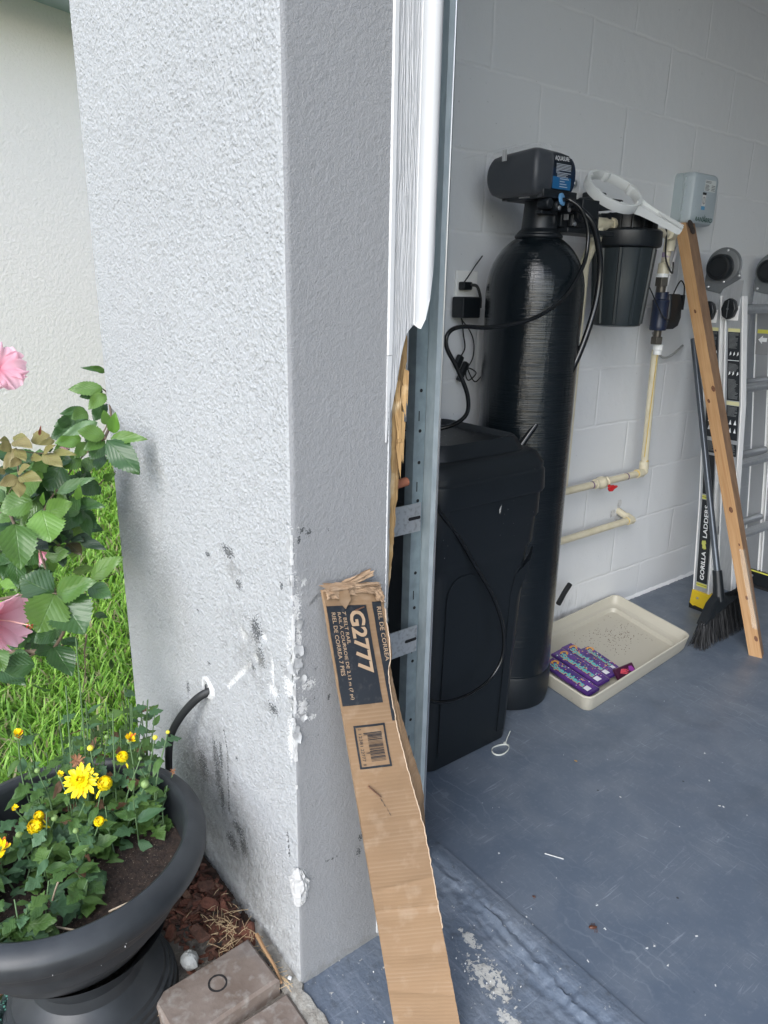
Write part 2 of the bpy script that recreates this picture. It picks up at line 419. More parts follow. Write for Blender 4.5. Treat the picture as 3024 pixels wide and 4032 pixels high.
# ================================================================== stucco pillar
pil = thing('stucco_pillar', (.26, -1.55, 0), 'white stuccoed garage pillar with scraped, peeling corner and dark scuff marks', 'pillar')
white_sc = [(.498, .627, .018, .014), (.575, .655, .012, .008), (.655, .60, .022, .03), (.60, .565, .02, .016), (.318, .437, .016, .012), (.66, .66, .014, .05), (.655, .50, .012, .05), (.54, .60, .012, .01), (.600, .60, .006, .035)]
streak = [((.425, .490), (.52, .580), .008)]
black_st = [(.366, .738, .012, .008), (.452, .770, .03, .012), (.547, .655, .022, .03), (.560, .61, .02, .022), (.53, .578, .012, .008), (.372, .30, .010, .05), (.340, .29, .010, .045), (.366, .20, .012, .045), (.276, .226, .03, .05), (.457, .142, .022, .03), (.44, .17, .03, .018), (.352, .26, .02, .07), (.22, .385, .008, .014), (.405, .115, .03, .025), (.445, .34, .006, .005), (.60, .53, .02, .012), (.34, .50, .008, .006), (.64, .77, .006, .008), (.49, .72, .012, .012), (.30, .60, .01, .004)]
grey_bl = [(.36, .25, .10, .14), (.45, .11, .10, .09), (.25, .20, .10, .12), (.52, .60, .09, .07), (.54, .04, .12, .045), (.30, .06, .30, .05), (.46, .75, .05, .03)]
def E(p, L, pw=1.):
    b = 0
    for cx, cz, rx, rz in L:
        d = ((p[0]-cx)/rx)**2+((p[1]-cz)/rz)**2
        if d < 4: b = max(b, math.exp(-d*.9))
    return b
dx = .0021
nx = int((PX1-PX0)/dx); nz = int(1.86/dx); vs = []; wear = []
crack = [(.135, 1.80), (.140, 1.52), (.131, 1.46), (.106, 1.37), (.108, 1.15), (.104, 1.05)]
def seg_d(p, a, b):
    ax, ay = b[0]-a[0], b[1]-a[1]; u = max(0, min(1, ((p[0]-a[0])*ax+(p[1]-a[1])*ay)/(ax*ax+ay*ay)))
    return math.hypot(p[0]-a[0]-ax*u, p[1]-a[1]-ay*u)
scar = [((.392, .372), (.402, .335)), ((.402, .335), (.398, .26)), ((.398, .26), (.396, .18)), ((.634, .30), (.642, .255))]
for j in range(nz+1):
    z = -.06+j*(1.86/nz)
    for i in range(nx+1):
        x = PX0+i*(PX1-PX0)/nx
        e = min(1, (PX1-x)/.010)*min(1, (x-PX0)/.006)
        # trowelled spatter: lumps dragged downward a little
        a = N3(x*175+z*16, 0, z*150); b = N3(x*330, 7, z*290-x*30); c2 = N3(x*70, 3, z*60)
        amp = .75+.25*sst(-.35, .3, c2)
        h = (.0012*sst(-.12, .12, a+.3*c2)+.0013*sst(-.1, .2, b))*amp
        ws = E((x, z), white_sc); 
        for s0, s1, w in streak: ws = max(ws, .85*math.exp(-(seg_d((x, z), s0, s1)/w)**2))
        flat = 1-.75*min(1, ws*1.2); h = h*flat-.0022*ws
        sd_ = min(seg_d((x, z), a_, b_) for a_, b_ in scar)
        if sd_ < .02: h -= .005*math.exp(-(sd_/.0028)**2)
        if .33 < x < .398 and .18 < z < .37: h *= .35
        cr_ = min(seg_d((x, z), crack[k], crack[k+1]) for k in range(5))
        bk = E((x, z), black_st)
        if sd_ < .0035: bk = max(bk, .85)
        bt = max(0, E((x, z), grey_bl)*.55, .7*(1-sst(-.01, .03, z+.012*N3(x*30, 0, 0))))
        # bruised corner: chunks of render missing along the edge
        k = sst(.55, .62, z)*(1-sst(.80, .95, z)); ce = (PX1-x)
        if ce < .016:
            n_ = N3(0, 5, z*60)+.6*N3(0, 2, z*170)
            q = k*max(0, n_+.25)*(1-ce/.016); h -= .006*q; ws = max(ws, min(1, q*1.5))
        vs.append((x-(.0010*(1-e)**2 if x > .3 else 0), PY0-h*max(.12, e)+.0025*(1-min(1, (PX1-x)/.004)), z)); wear.append((ws, bk, bt, 1))
fs = [(j*(nx+1)+i, j*(nx+1)+i+1, (j+1)*(nx+1)+i+1, (j+1)*(nx+1)+i) for j in range(nz) for i in range(nx)]
mb = MB(); mb.v = vs; mb.f = fs; mb.mi = [0]*len(fs)
# plain wall above what the photo shows, plus the hidden outer end
o0 = len(mb.v)
mb.bb((PX0, PY0-.001, 1.80), (PX1-.0006, PY1, 2.9)); mb.bb((PX0+.001, PY0+.004, -.2), (PX0+.04, 3.0, 2.9))
wear += [(0, 0, 0, 1)]*(len(mb.v)-o0)
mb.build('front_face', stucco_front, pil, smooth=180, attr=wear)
mbc = MB(); q_ = []
for k in range(len(crack)-1):
    for u in np.linspace(0, 1, 12): q_.append((crack[k][0]+(crack[k+1][0]-crack[k][0])*u+.0012*N3(k*3+u*6, 0, 0), crack[k][1]+(crack[k+1][1]-crack[k][1])*u))
mbc.rings([[(x-.0005, PY0-.0034, z), (x+.0001, PY0-.0036, z)] for x, z in q_], cap=False, closed=False); mbc.build('hairline_crack', mat('crack_grey', (.13, .14, .15), .9), pil, smooth=0)
# jamb return
dy = .003; ny = int((PY1-PY0)/dy); nz = int(1.92/dy); vs = []; wear = []
peel = [(-1.645, .83), (-1.636, .80), (-1.628, .765), (-1.618, .748), (-1.613, .741), (-1.606, .750), (-1.588, .757), (-1.575, .765), (-1.55, .765), (-1.50, .74), (-1.45, .70)]
py_, pz_ = [p[0] for p in peel], [p[1] for p in peel]
jb = [(-1.623, .869, .007, .006), (-1.612, .862, .006, .005), (-1.63, .855, .003, .008), (-1.602, .626, .004, .003), (-1.618, .600, .003, .006), (-1.604, .575, .002, .007), (-1.577, .565, .004, .008), (-1.581, .233, .006, .003), (-1.571, .231, .004, .003), (-1.560, .232, .003, .003), (-1.508, .245, .006, .010), (-1.512, .215, .006, .012), (-1.576, .86, .002, .002), (-1.495, .98, .002, .002), (-1.60, .50, .002, .003)]
jw = [(-1.615, .602, .016, .012), (-1.628, .565, .012, .02), (-1.634, .745, .008, .03), (-1.632, .69, .006, .04), (-1.61, .54, .009, .006)]
for j in range(nz+1):
    z = -.06+j*1.92/nz; pzn = .004*N3(0, z*60, 0)
    for i in range(ny+1):
        y = PY0+i*(PY1-PY0)/ny
        h = .0006*sst(-.05, .3, N3(0, y*250, z*230))+.0003*N3(4, y*420, z*420)+.0005*N3(9, y*7, z*5)
        zb = np.interp(y+.002*N3(0, z*120, 5), py_, pz_)+.003*N3(2, y*110, 0)
        if z > zb: h += .0019
        bk = E((y, z), jb); ws = E((y, z), jw)*.9
        if 0 < z-zb < .0028: bk = max(bk, .40)
        k = sst(.52, .62, z)*(1-sst(.80, .95, z)); ce = y-PY0
        if ce < .02:
            q = k*max(0, N3(0, 5, z*60)+.6*N3(0, 2, z*170)+.25)*(1-ce/.02); ws = max(ws, min(1, q*1.6)); h -= .002*q
        bt = .6*(1-sst(-.012, .012, z+.008*N3(0, y*30, 0)))
        vs.append((PX1+h*min(1, ce/.006)-.001*(1-min(1, ce/.003)), y, z)); wear.append((ws, bk, bt, 1))
fs = [(j*(ny+1)+i, j*(ny+1)+i+1, (j+1)*(ny+1)+i+1, (j+1)*(ny+1)+i) for j in range(nz) for i in range(ny)]
mb = MB(); mb.v = vs; mb.f = fs; mb.mi = [0]*len(fs)
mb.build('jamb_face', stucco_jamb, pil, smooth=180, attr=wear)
# core so that the pillar is solid (inner faces)
mb = MB(); mb.bb((PX0+.042, PY0+.012, -.2), (PX1-.006, PY1-.0005, 1.86)); mb.bb((PX0+.042, PY1-.0004, -.2), (PX1-.040, PY1+.02, 2.9))
mb.build('masonry_core', mat('inner_paint', (.5, .51, .52), .8), pil, smooth=0)
# corner bead shows as a pale broken line; flakes of peeled paint hang along it
bead_m = mat('bare_corner_bead', (.56, .56, .55), .6, bump=(200, .5, .001), var=(60, (.36, .36, .36), .5, .65, 5))
mb = MB(); random.seed(3)
z = .17
while z < 1.02:
    hgt = random.uniform(.006, .028); dens = .6 if .46 < z < .86 else .2
    if random.random() < dens:
        w = random.uniform(.0012, .0032); R_ = []
        for k in range(5):
            zz = z+hgt*k/4; ww = w*(.4+.6*math.sin(math.pi*(k+.5)/5))*random.uniform(.7, 1.2)
            R_.append([(PX1-ww*1.6, PY0-.0016-random.random()*.0006, zz), (PX1+.0006, PY0-.0022, zz), (PX1+.0016, PY0+ww*.8, zz)])
        mb.rings(R_, cap=False, closed=False)
    z += hgt
mb.build('corner_bead', bead_m, pil, smooth=0)
def flake(mb, c, s, nrm, up, curl, seed):
    """one torn flake of paint, curled away from the wall"""
    rr = random.Random(seed); c = Vector(c); n = Vector(nrm).normalized(); u = Vector(up).normalized(); w = n.cross(u)
    K = 11; out = []
    for lv in (1., .6, .25):
        r_ = []
        for k in range(K):
            a = 2*math.pi*k/K; rd = s*lv*(.65+.5*noise.noise(Vector((math.cos(a)*1.7+seed, math.sin(a)*1.7, 0)))+.25*rr.random()*lv)
            hh = curl*s*(lv**2)*max(0, math.sin(a+seed))+.0006+.10*s*noise.noise(Vector((math.cos(a)*3*lv, math.sin(a)*3*lv, seed*1.0)))
            r_.append(c+u*rd*math.cos(a)*1.4+w*rd*math.sin(a)+n*hh)
        out.append(r_)
    mb.rings(out, cap=False); o_ = len(mb.v)
    mb.add([c+n*.0006], []); 
    b0 = o_-K
    for k in range(K): mb.f.append((b0+k, b0+(k+1) % K, o_)); mb.mi.append(mb.cur)
mb = MB(); random.seed(5)
for k in range(30):
    z = random.choice([random.uniform(.50, .86), random.uniform(.60, .70), random.uniform(.53, .64)])
    if random.random() < .45: flake(mb, (PX1-random.uniform(0, .012), PY0-.0018, z), random.uniform(.003, .009), (0.2, -1, 0), (.2*random.random(), 0, 1), random.uniform(.1, .9), k)
    else: flake(mb, (PX1+.0016, PY0+random.uniform(0, .026), z), random.uniform(.003, .0095), (1, -.1, 0), (0, .3*random.uniform(-1, 1), 1), random.uniform(.1, .8), k)
mb.build('paint_flakes', mat('torn_paint', (.34, .345, .345), .8, bump=(300, .4, .001), var=(50, (.58, .58, .57), .52, .66, 4)), pil, smooth=50)
# crumpled chip of plaster low on the corner
mb = MB(); R_ = []
for j in range(26):
    v = j/25; z = .168+.083*v; r_ = []
    wdt = math.sin(math.pi*min(1, .08+.92*v))**.6
    for i in range(22):
        u = i/21*2-1; s_ = u*(.024 if u < 0 else .021)*wdt*(1+.35*N3(u*3, v*5, 4))
        d = .0048*(1-abs(u)**3)*wdt+.0036*N3(u*5, v*9, 1)+.002*N3(u*13, v*20, 5)
        if s_ < 0: p = (PX1+s_, PY0-.0028-max(d, -.0012), z)
        else: p = (PX1+max(d, -.001)+.001, PY0-.0012+s_, z)
        r_.append(p)
    R_.append(r_)
mb.rings(R_, cap=False, closed=False)
mb.build('plaster_chip', mat('bare_plaster', (.50, .50, .49), .85, bump=(180, .6, .0015), var=(90, (.55, .55, .54), .6, .75, 5)), pil, smooth=25)

# ================================================================== door frame: stop moulding, seal, rotten buck
fr = thing('door_frame', (.66, -1.44, 0), 'white garage door stop moulding torn off above exposed rotten wood', 'door frame')
M, t = newmat('woodgrain_vinyl', .38); t.b.inputs['Base Color'].default_value = (.52, .525, .53, 1)
v = t.map(t.pos, (1, 260, 9)); g = t.noise(v, 1.0, 3, 1.2); t.link(t.bump(t.rng(g, .4, .62), 1, .0012), t.b.inputs['Normal']); vin = M
def zc(y):  # lower torn outline of the moulding
    return np.interp(y, [-1.459, -1.448, -1.442, -1.432, -1.418, -1.40], [1.03, 1.075, 1.115, 1.150, 1.165, 1.18])
mb = MB(); 
ys = np.linspace(-1.460, -1.416, 15); R_ = []
for y in ys:
    zb = zc(y)+.0025*N3(0, y*400, 0); R_.append([(.662, y, zb), (.662, y, 2.6), (.6752, y, 2.6), (.6752, y, zb)])
mb.rings(R_)
mb.build('stop_moulding', vin, fr, smooth=30)
mb = MB(); mb.rings([[(.664, PY1-.010, zb_), (.6755, PY1-.010, zb_), (.6775, PY1-.008, zb_), (.6775, PY1-.001, zb_), (.664, PY1-.001, zb_)] for zb_ in (1.12, 1.3, 1.9, 2.6)])
mb.rings([[(.664, PY1-.010, z_), (.6772, PY1-.010, z_), (.6772, PY1-.010+w_, z_), (.664, PY1-.010+w_, z_)] for z_, w_ in ((.985, .0012), (1.02, .0030), (1.045, .0040), (1.07, .0072), (1.119, .0088))])
mb.build('trim_bead', white_vinyl, fr, smooth=30)
# flexible seal, rolled profile
prof = [(-1.418+(a+1.418)*.86, b) for a, b in [(-1.418, .684), (-1.411, .6842), (-1.405, .6868), (-1.398, .690), (-1.391, .6915), (-1.384, .690), (-1.378, .6865), (-1.3755, .682), (-1.378, .680), (-1.384, .6865), (-1.391, .6885), (-1.398, .687), (-1.405, .6838), (-1.411, .681), (-1.418, .681)]]
mb = MB(); R_ = []
for zz in list(np.linspace(1.135, 1.29, 16))+[1.5, 2.6]:
    r_ = []
    for y, x in prof:
        lo = 1.158+.006*max(0, (-1.409-y)/.009)+.095*max(0, (y+1.407)/.020)**1.6
        r_.append((x-.0065, y, max(zz, lo)))
    R_.append(r_)
mb.rings(R_); mb.build('rubber_seal', white_vinyl, fr, smooth=50)
# exposed wood buck, eaten away towards the bottom
M, t = newmat('rotten_wood', .85)
g = t.noise(t.map(t.pos, (60, 60, 3)), 2.2, 6, .8); col = t.mix(t.rng(g, .35, .65), (.47, .30, .13), (.26, .155, .065))
col = t.mix(t.rng(t.noise(t.pos, 30, 5), .55, .7), col, (.58, .43, .25)); t.link(col, t.b.inputs['Base Color']); t.link(t.bump(g, .8, .003), t.b.inputs['Normal']); rotm = M
mb = MB(); R_ = []
for zz in np.linspace(.70, 1.19, 90):
    ymax = np.interp(zz, [.70, .74, .83, .90, 1.0, 1.06, 1.12, 1.19], [-1.450, -1.4405, -1.434, -1.429, -1.4245, -1.421, -1.417, -1.42])+.0022*N3(0, 0, zz*90)+.0012*N3(0, 4, zz*300)
    xo = .664+.003*N3(5, 0, zz*40)
    R_.append([(.62, -1.462, zz), (xo, -1.462, zz), (xo, -1.450, zz), (xo-.003+.002*N3(9, 9, zz*120), (ymax-1.450)/2, zz), (xo-.004, ymax, zz), (.625, ymax+.004, zz)])
mb.rings(R_)
for k in range(9):
    z0 = 1.10-k*.013-random.random()*.01; y0 = -1.445+random.random()*.02
    mb.add([(.664, y0, z0), (.669, y0+.006, z0-.004), (.668+random.random()*.004, y0+.004, z0-.05-.03*random.random()), (.6645, y0-.003, z0-.02)], [(0, 1, 2, 3)])
mb.add([(.667, -1.441, .985), (.672, -1.428, .986), (.671, -1.4275, .981), (.667, -1.441, .980)], [(0, 1, 2, 3)])
mb.build('rotten_buck', rotm, fr, smooth=30)
# torn edge of render beside the wood
mb = MB(); R_ = []
for zz in np.linspace(-.05, 1.07, 220):
    w = .0075+.002*N3(0, 0, zz*50)+.001*N3(0, 3, zz*190) - .006*(1-sst(.68, .75, zz))*0
    R_.append([(PX1-.004, PY1-.004, zz), (PX1+.0012, PY1-.0035, zz), (PX1+.0005+.0004*N3(1, 1, zz*150), PY1-.0005, zz), (PX1-.004, PY1+w, zz), (PX1-.02, PY1+w+.001, zz)])
mb.rings(R_, cap=False, closed=False); mb.build('render_edge', mat('broken_render', (.40, .385, .36), .9, bump=(220, .8, .002), var=(50, (.52, .51, .48), .4, .65, 5)), fr, smooth=20)
mb = MB(); R_ = []
for zz in np.linspace(.40, 1.09, 160):
    w = .0016+.0012*N3(0, 7, zz*110)
    R_.append([(PX1+.0016, PY1-.0042-w*.5, zz), (PX1+.0030, PY1-.003, zz), (PX1+.0012, PY1-.0022+max(0, w*.4), zz)])
mb.rings(R_, cap=False, closed=False); mb.build('white_bead_edge', white_vinyl, fr, smooth=0)
# rusty anchor bolt through the buck
mb = MB(); z0 = .8985; R_ = []
for k in range(44):
    R_.append((.0072+(.0007 if k % 2 else 0), k*.0012))
mb.lathe(R_, (.632, -1.438, z0-.004), 16, (-.02, 1, .10)); mb.build('anchor_bolt', mat('rust', (.27, .10, .055), .85, bump=(200, .5, .001)), fr, smooth=30)
# paint bubble at the jamb foot
mb = MB(); mb.bb((PX1-.004, PY1-.009, -.004), (PX1+.0035, PY1-.0045, .05)); mb.bb((PX1-.01, PY1-.004, -.01), (PX1-.002, PY1+.012, .07))
mb.build('foot_chip', white_vinyl, fr, smooth=0)

# ================================================================== door track
tr = thing('door_track', (.60, -1.29, 0), 'galvanised vertical steel garage door track standing in the doorway on two slotted brackets', 'track')
# C track (open towards the garage side)
cx, cy = .598, -1.292
prof = [(0, 0), (.020, .0), (.026, .003), (.030, .010), (.030, .020), (.026, .026), (.020, .028), (.0185, .026), (.024, .023), (.0275, .018), (.0275, .011), (.024, .0055), (.019, .0025), (0.002, .0025), (0.002, .046), (.012, .050), (.012, .052), (0, .048)]
mb = MB()
pr = [(cx-.012+b*.55, cy-.020+a*.78) for a, b in prof]
mb.rings([[(x, y, z) for x, y in pr] for z in (.012, 1.2, 2.3)])
mb.build('rail', galv, tr, smooth=25)
# bright rolled lip
mb = MB(); mb.tube([(cx+.003, cy+.0035, .012), (cx+.003, cy+.0035, 2.3)], .0026, 10); mb.build('rolled_lip', steel, tr)
# back angle with two flanges
zinc = mat('zinc_angle', (.22, .265, .285), .5, .6, bump=(90, .15, .001), var=(50, (.27, .33, .35), .35, .65, 5))
mb = MB()
mb.bb((cx-.011, cy-.044, .0), (cx-.008, cy-.021, 2.3)); mb.bb((cx-.030, cy-.0465, .0), (cx-.008, cy-.0441, 2.3))
mb.build('angle', zinc, tr, smooth=0)
hole_m = mat('dark_hole', (.004, .004, .005), .8)
mb = MB()
for z0 in (1.005, .875, .66, .545, .34, .18):
    for dz in (.042, -.03):
        mb.lathe([(.0032, 0), (.0032, .0006)], (cx-.0078, cy-.033, z0+dz), 14, (1, 0, 0))
    mb.bb((cx-.0078, cy-.037, z0-.012), (cx-.0073, cy-.0352, z0+.006))
mb.build('slot_holes', hole_m, tr, smooth=0)
br_m = mat('bracket_steel', (.50, .52, .53), .45, .7, bump=(40, .15, .002), var=(120, (.33, .34, .34), .5, .7, 6))
for z0, dz in ((.820, .0), (.575, .0)):
    mb = MB(); y0, y1 = -1.452, cy-.040; x0 = .606
    zb, zt = z0-.027, z0+.027
    mb.bb((x0, y0, zb), (x0+.0025, y1-.0, zt))
    b_ = mb.build('bracket', br_m, tr, smooth=0)
    mb = MB(); mb.prism([(-.019, -.003), (.006, -.003), (.008, 0), (.006, .003), (-.019, .003), (-.021, 0)][::-1], (x0+.0029, y1-.009, z0), (0, 1, 0), (0, 0, 1), .0006)
    mb.build('slot', hole_m, b_, smooth=0)

# ================================================================== garage shell
ga = thing('garage_room', (3.0, 2.5, 0), 'garage interior with white painted concrete block side wall', 'garage')
M, t = newmat('painted_block', .55)
mp = t.n.new('ShaderNodeMapping'); sx = t.n.new('ShaderNodeSeparateXYZ'); t.link(t.pos, sx.inputs[0]); cb = t.n.new('ShaderNodeCombineXYZ')
wob = t.rng(t.noise(t.pos, 14, 3), 0, 1, -.006, .006)
t.link(t.math('ADD', t.math('ADD', sx.outputs[1], 20.32), wob), cb.inputs[0]); t.link(t.math('ADD', t.math('ADD', sx.outputs[2], 20.32-.153), wob), cb.inputs[1])
bt = t.n.new('ShaderNodeTexBrick'); bt.offset = .5; bt.offset_frequency = 2; bt.squash = 1
for k_, v_ in (('Scale', 1), ('Mortar Size', .0075), ('Mortar Smooth', .9), ('Brick Width', .4064), ('Row Height', .2032), ('Bias', 0)): bt.inputs[k_].default_value = v_
t.link(cb.outputs[0], bt.inputs['Vector'])
n1 = t.noise(t.pos, 1.3, 5); col = t.mix(t.rng(n1, .3, .7), (.66, .675, .685), (.63, .645, .655))
jn = t.rng(t.noise(t.pos, 5, 3), .35, .6)
col = t.mix(t.math('MULTIPLY', bt.outputs['Fac'], t.rng(t.noise(t.pos, 7, 3), .3, .6, 0.05, .4)), col, (.80, .81, .81))
pit = t.noise(t.pos, 85, 5); col = t.mix(t.rng(pit, .70, .76), col, (.40, .41, .42))
# dirt splashes just over the floor
lo = t.rng(sx.outputs[2], .0, .16, 1, 0); ds = t.noise(t.map(t.pos, (1, 22, 9)), 2, 6, .3)
ly = t.rng(sx.outputs[1], .12, -.25, 0, 1)
col = t.mix(t.math('MULTIPLY', t.math('MULTIPLY', lo, ly), t.rng(ds, .5, .66, 0, .9)), col, (.13, .13, .13))
t.link(col, t.b.inputs['Base Color'])
h1 = t.math('MULTIPLY', bt.outputs['Fac'], t.rng(t.noise(t.pos, 5, 3), .3, .6, .35, 1))
b1 = t.bump(t.math('SUBTRACT', 1.0, h1), .45, .0040); b2 = t.bump(t.noise(t.pos, 18, 5), .35, .006, b1); b3 = t.bump(t.noise(t.pos, 170, 4), .35, .0012, b2)
t.link(b3, t.b.inputs['Normal']); t.b.inputs['Roughness'].default_value = .5; blockm = M
mb = MB(); mb.bb((-.115, PY1+.021, -.2), (0, 6.6, 2.9)); mb.build('block_wall', blockm, ga, smooth=0)
plain = mat('garage_paint', (.80, .81, .82), .7)
mb = MB(); mb.bb((-.1, 6.6, -.2), (6.2, 6.75, 2.9)); mb.build('back_wall', plain, ga, smooth=0)
mb = MB(); mb.bb((6.05, -1.64, -.2), (6.2, 6.6, 2.9)); mb.build('far_wall', plain, ga, smooth=0)
mb = MB(); mb.bb((-.1, -1.5, 2.62), (6.2, 6.75, 2.70)); mb.build('ceiling', plain, ga, smooth=0)
mb = MB(); mb.bb((.69, PY0+.002, 2.44), (5.9, PY1, 2.9)); mb.bb((5.9, PY0+.002, -.1), (6.05, PY1, 2.9)); mb.build('front_header', plain, ga, smooth=0)  # unseen header set high and opening widened to let more light in
# paint drips along the foot of the wall
mb = MB(); R_ = []
for y in np.linspace(-.9, 2.2, 500):
    w = .006+.006*max(0, N3(y*18, 0, 0))+.004*N3(y*70, 0, 3)
    R_.append([(.0005, y, .014+.006*N3(y*25, 1, 0)), (.003+w*.4, y, .006), (max(.002, w), y, .0006)])
mb.rings(R_, cap=False, closed=False); mb.f = [f[::-1] for f in mb.f]; mb.build('caulk_line', plain, ga, smooth=60)

# ================================================================== house wing beyond the lawn
hm, t = newmat('cream_stucco', .85); n = t.noise(t.pos, 48, 5, 0, .6)
t.b.inputs['Base Color'].default_value = (.92, .83, .75, 1); t.link(t.bump(n, .7, .012), t.b.inputs['Normal'])
PANEL_U = (.007, .667); PANEL_V = (.042, .248); STRIP = (.772, .925, .036, .289); RIEL = (.838, .912, .047, .162); BARC = (.12, .635, .291, .384)
CTEXT = [('G2777', .350, .605, .052, .184, .030), ("7' BELT RAIL", .243, .303, .054, .121, .006), ('RAIL À COURROIE DE 2,13 m (7 pi)', .148, .228, .055, .236, .006), ('RIEL DE CORREA 7 PIES', .065, .128, .055, .185, .006)]
DEB = {'beetle': (.928, -1.117), 'fly': (.805, -1.152), 'straw': (.756, -1.029), 'leaf': (.564, -.71), 'w0': (.83, -1.203), 'w1': (.851, -1.209), 'w4': (.898, -1.063), 'w5': (.944, -1.098), 'w6': (1.02, -1.07), 'w7': (1.026, -1.054), 'w8': (1.063, -.966), 'w9': (.969, -1.186), 'w10': (1.066, -1.072), 'w11': (.674, -1.121), 'w12': (.737, -1.178), 'w13': (.724, -.734), 'w14': (.899, -.557), 'w15': (.892, -.561), 'w16': (.824, -.489), 'w17': (.754, -.387), 'w18': (1.142, -1.038)}
ROPE = [(.46, -2.20, -.02), (.435, -2.125, -.008), (.40, -2.08, -.004), (.36, -2.045, -.02)]
hs_ = thing('house_wing', (-4.0, -.5, 0), 'cream stuccoed house wall with a grey soffit beyond the lawn', 'house')
hd = Vector((-.33, .944, 0)).normalized(); hn = Vector((.944, .33, 0)).normalized(); P0 = Vector((-4.0, -.5, 0))
def quadbox(a, b, z0, z1, off0, off1):
    A, B = P0+hd*a, P0+hd*b; c = [A+hn*off0, B+hn*off0, B+hn*off1, A+hn*off1]
    return MB().rings([[(p.x, p.y, z) for p in c] for z in (z0, z1)])
quadbox(-9, 5, -.3, 2.89, -.3, 0).build('wall', hm, hs_, smooth=0)
quadbox(-9, 5, 2.89, 2.93, -.3, .62).build('soffit', mat('soffit_paint', (.46, .52, .58), .7), hs_, smooth=0)
quadbox(-9, 5, 2.80, 3.02, .621, .66).build('fascia', mat('fascia_paint', (.62, .63, .63), .6), hs_, smooth=0)

# ================================================================== water softener
ws = thing('water_softener', (.19, -.59, 0), 'tall black fibreglass water softener tank with boxy control head wrapped in clear film', 'water softener')
M, t = newmat('wound_fibreglass', .10)
t.b.inputs['Base Color'].default_value = (.0045, .007, .009, 1); t.b.inputs['Coat Weight'].default_value = .35; t.b.inputs['Coat Roughness'].default_value = .05; t.b.inputs['Specular IOR Level'].default_value = .35
w1 = t.noise(t.map(t.obj, (1.5, 1.5, 330)), 2.0, 4, .2); w2 = t.noise(t.map(t.obj, (30, 30, 5)), 1.2, 3, .3)
b1 = t.bump(w1, .7, .0009); b2 = t.bump(w2, .4, .004, b1); t.link(b2, t.b.inputs['Normal']); t.link(b2, t.b.inputs['Coat Normal']); tankm = M
prof = [(.131, .085), (.131, .6), (.131, 1.215)]
for k in range(1, 13):
    a = k/12*math.pi/2; prof.append((.131*math.cos(a)**.92, 1.215+.150*math.sin(a)))
prof = [p for p in prof if p[0] > .045]+[(.045, 1.366)]
MB().lathe(prof, (.19, -.59, 0), 96).build('tank', tankm, ws, smooth=60)
MB().lathe([(.120, .0), (.128, .004), (.1335, .03), (.1345, .105), (.1325, .112), (.12, .112)], (.19, -.59, 0), 72).build('base_boot', black_plastic, ws, smooth=40)
# neck and valve body
vb = MB(); vb.lathe([(.054, 1.350), (.057, 1.356), (.057, 1.364), (.052, 1.370), (.047, 1.374), (.045, 1.40), (.043, 1.43), (.043, 1.455)], (.19, -.59, 0), 40)
vb.lathe([(.060, 1.350), (.063, 1.353), (.063, 1.358), (.058, 1.362)], (.19, -.59, 0), 40)
vb.box((.205, -.50, 1.405), (.07, .13, .05)); vb.box((.225, -.46, 1.43), (.05, .07, .045)); vb.box((.19, -.60, 1.452), (.14, .13, .02))
for dy_, dz_, r_ in ((-.055, 1.428, .013), (-.02, 1.424, .013), (.03, 1.425, .016), (.075, 1.41, .019)): vb.lathe([(r_, 0), (r_, .03), (r_*.8, .034)], (.235, -.59+dy_, dz_), 18, (1, 0, 0))
vb.box((.247, -.525, 1.398), (.012, .03, .034)); vb.box((.2, -.43, 1.40), (.075, .05, .035)); vb.lathe([(.022, 0), (.026, .004), (.026, .02), (.022, .024), (.022, .05)], (.17, -.425, 1.40), 24, (0, 1, 0))
vb.box((.236, -.62, 1.41), (.02, .06, .008)); vb.box((.236, -.60, 1.436), (.02, .08, .006)); vb.box((.22, -.46, 1.372), (.08, .20, .012))
vb.build('valve_body', black_plastic, ws, smooth=35, bev=.0015)
sb = MB()
for y_, z_ in ((-.612, 1.420), (-.572, 1.418), (-.545, 1.386)): sb.lathe([(.0052, 0), (.0052, .003), (.003, .0042)], (.268, y_, z_), 14, (1, 0, 0))
sb.bb((.2532, -.536, 1.384), (.2540, -.520, 1.410)); sb.bb((.246, -.563, 1.396), (.258, -.558, 1.416))
sb.build('screws', steel, ws, smooth=30)
ring_b = mat('blue_clip', (.12, .30, .52), .4); MB().lathe([(.013, 0), (.0155, .001), (.0155, .006), (.013, .007)], (.262, -.600, 1.440), 20, (1, .3, .2)).build('blue_collar', ring_b, ws)
lab_s = mat('silver_label', (.62, .60, .58), .3, .4)
MB().box((.2002, -.6672, 1.4505), (.036, .001, .014)).build('valve_sticker', lab_s, ws, smooth=0)
MB().box((.19, -.6655, 1.4505), (.10, .002, .022)).build('valve_plate', black_plastic, ws, smooth=0)
# control head: bowed box, front (-Y) face under film and label face (+X)
HX0, HX1, HY0, HY1 = .088, .262, -.700, -.548
def headring(z, e):
    # e: inset ; plan outline with softly bowed long side
    pts = []
    r = .014; 
    for (cx_, cy_, a0) in ((HX1-r-e, HY1-r-e, 0), (HX0+r+e, HY1-r-e, 90), (HX0+r+e, HY0+r+e, 180), (HX1-r-e, HY0+r+e, 270)):
        for k in range(6):
            a = rad(a0+90*k/5); pts.append((cx_+r*math.cos(a), cy_+r*math.sin(a), z))
    return pts
mb = MB(); z0, z1 = 1.447, 1.553; R_ = []
for k in range(15):
    u = k/14; e = .016*(abs(u*2-1)**2.6)+(.0 if 0 < k < 14 else .008)
    zz = z0+(z1-z0)*u; ring_ = headring(zz, e)
    R_.append([(x, y, z+.010*((x-HX0)/.17-.5)*(1 if u > .5 else -.4) - .006*((y-HY0)/.15)*u) for x, y, z in ring_])
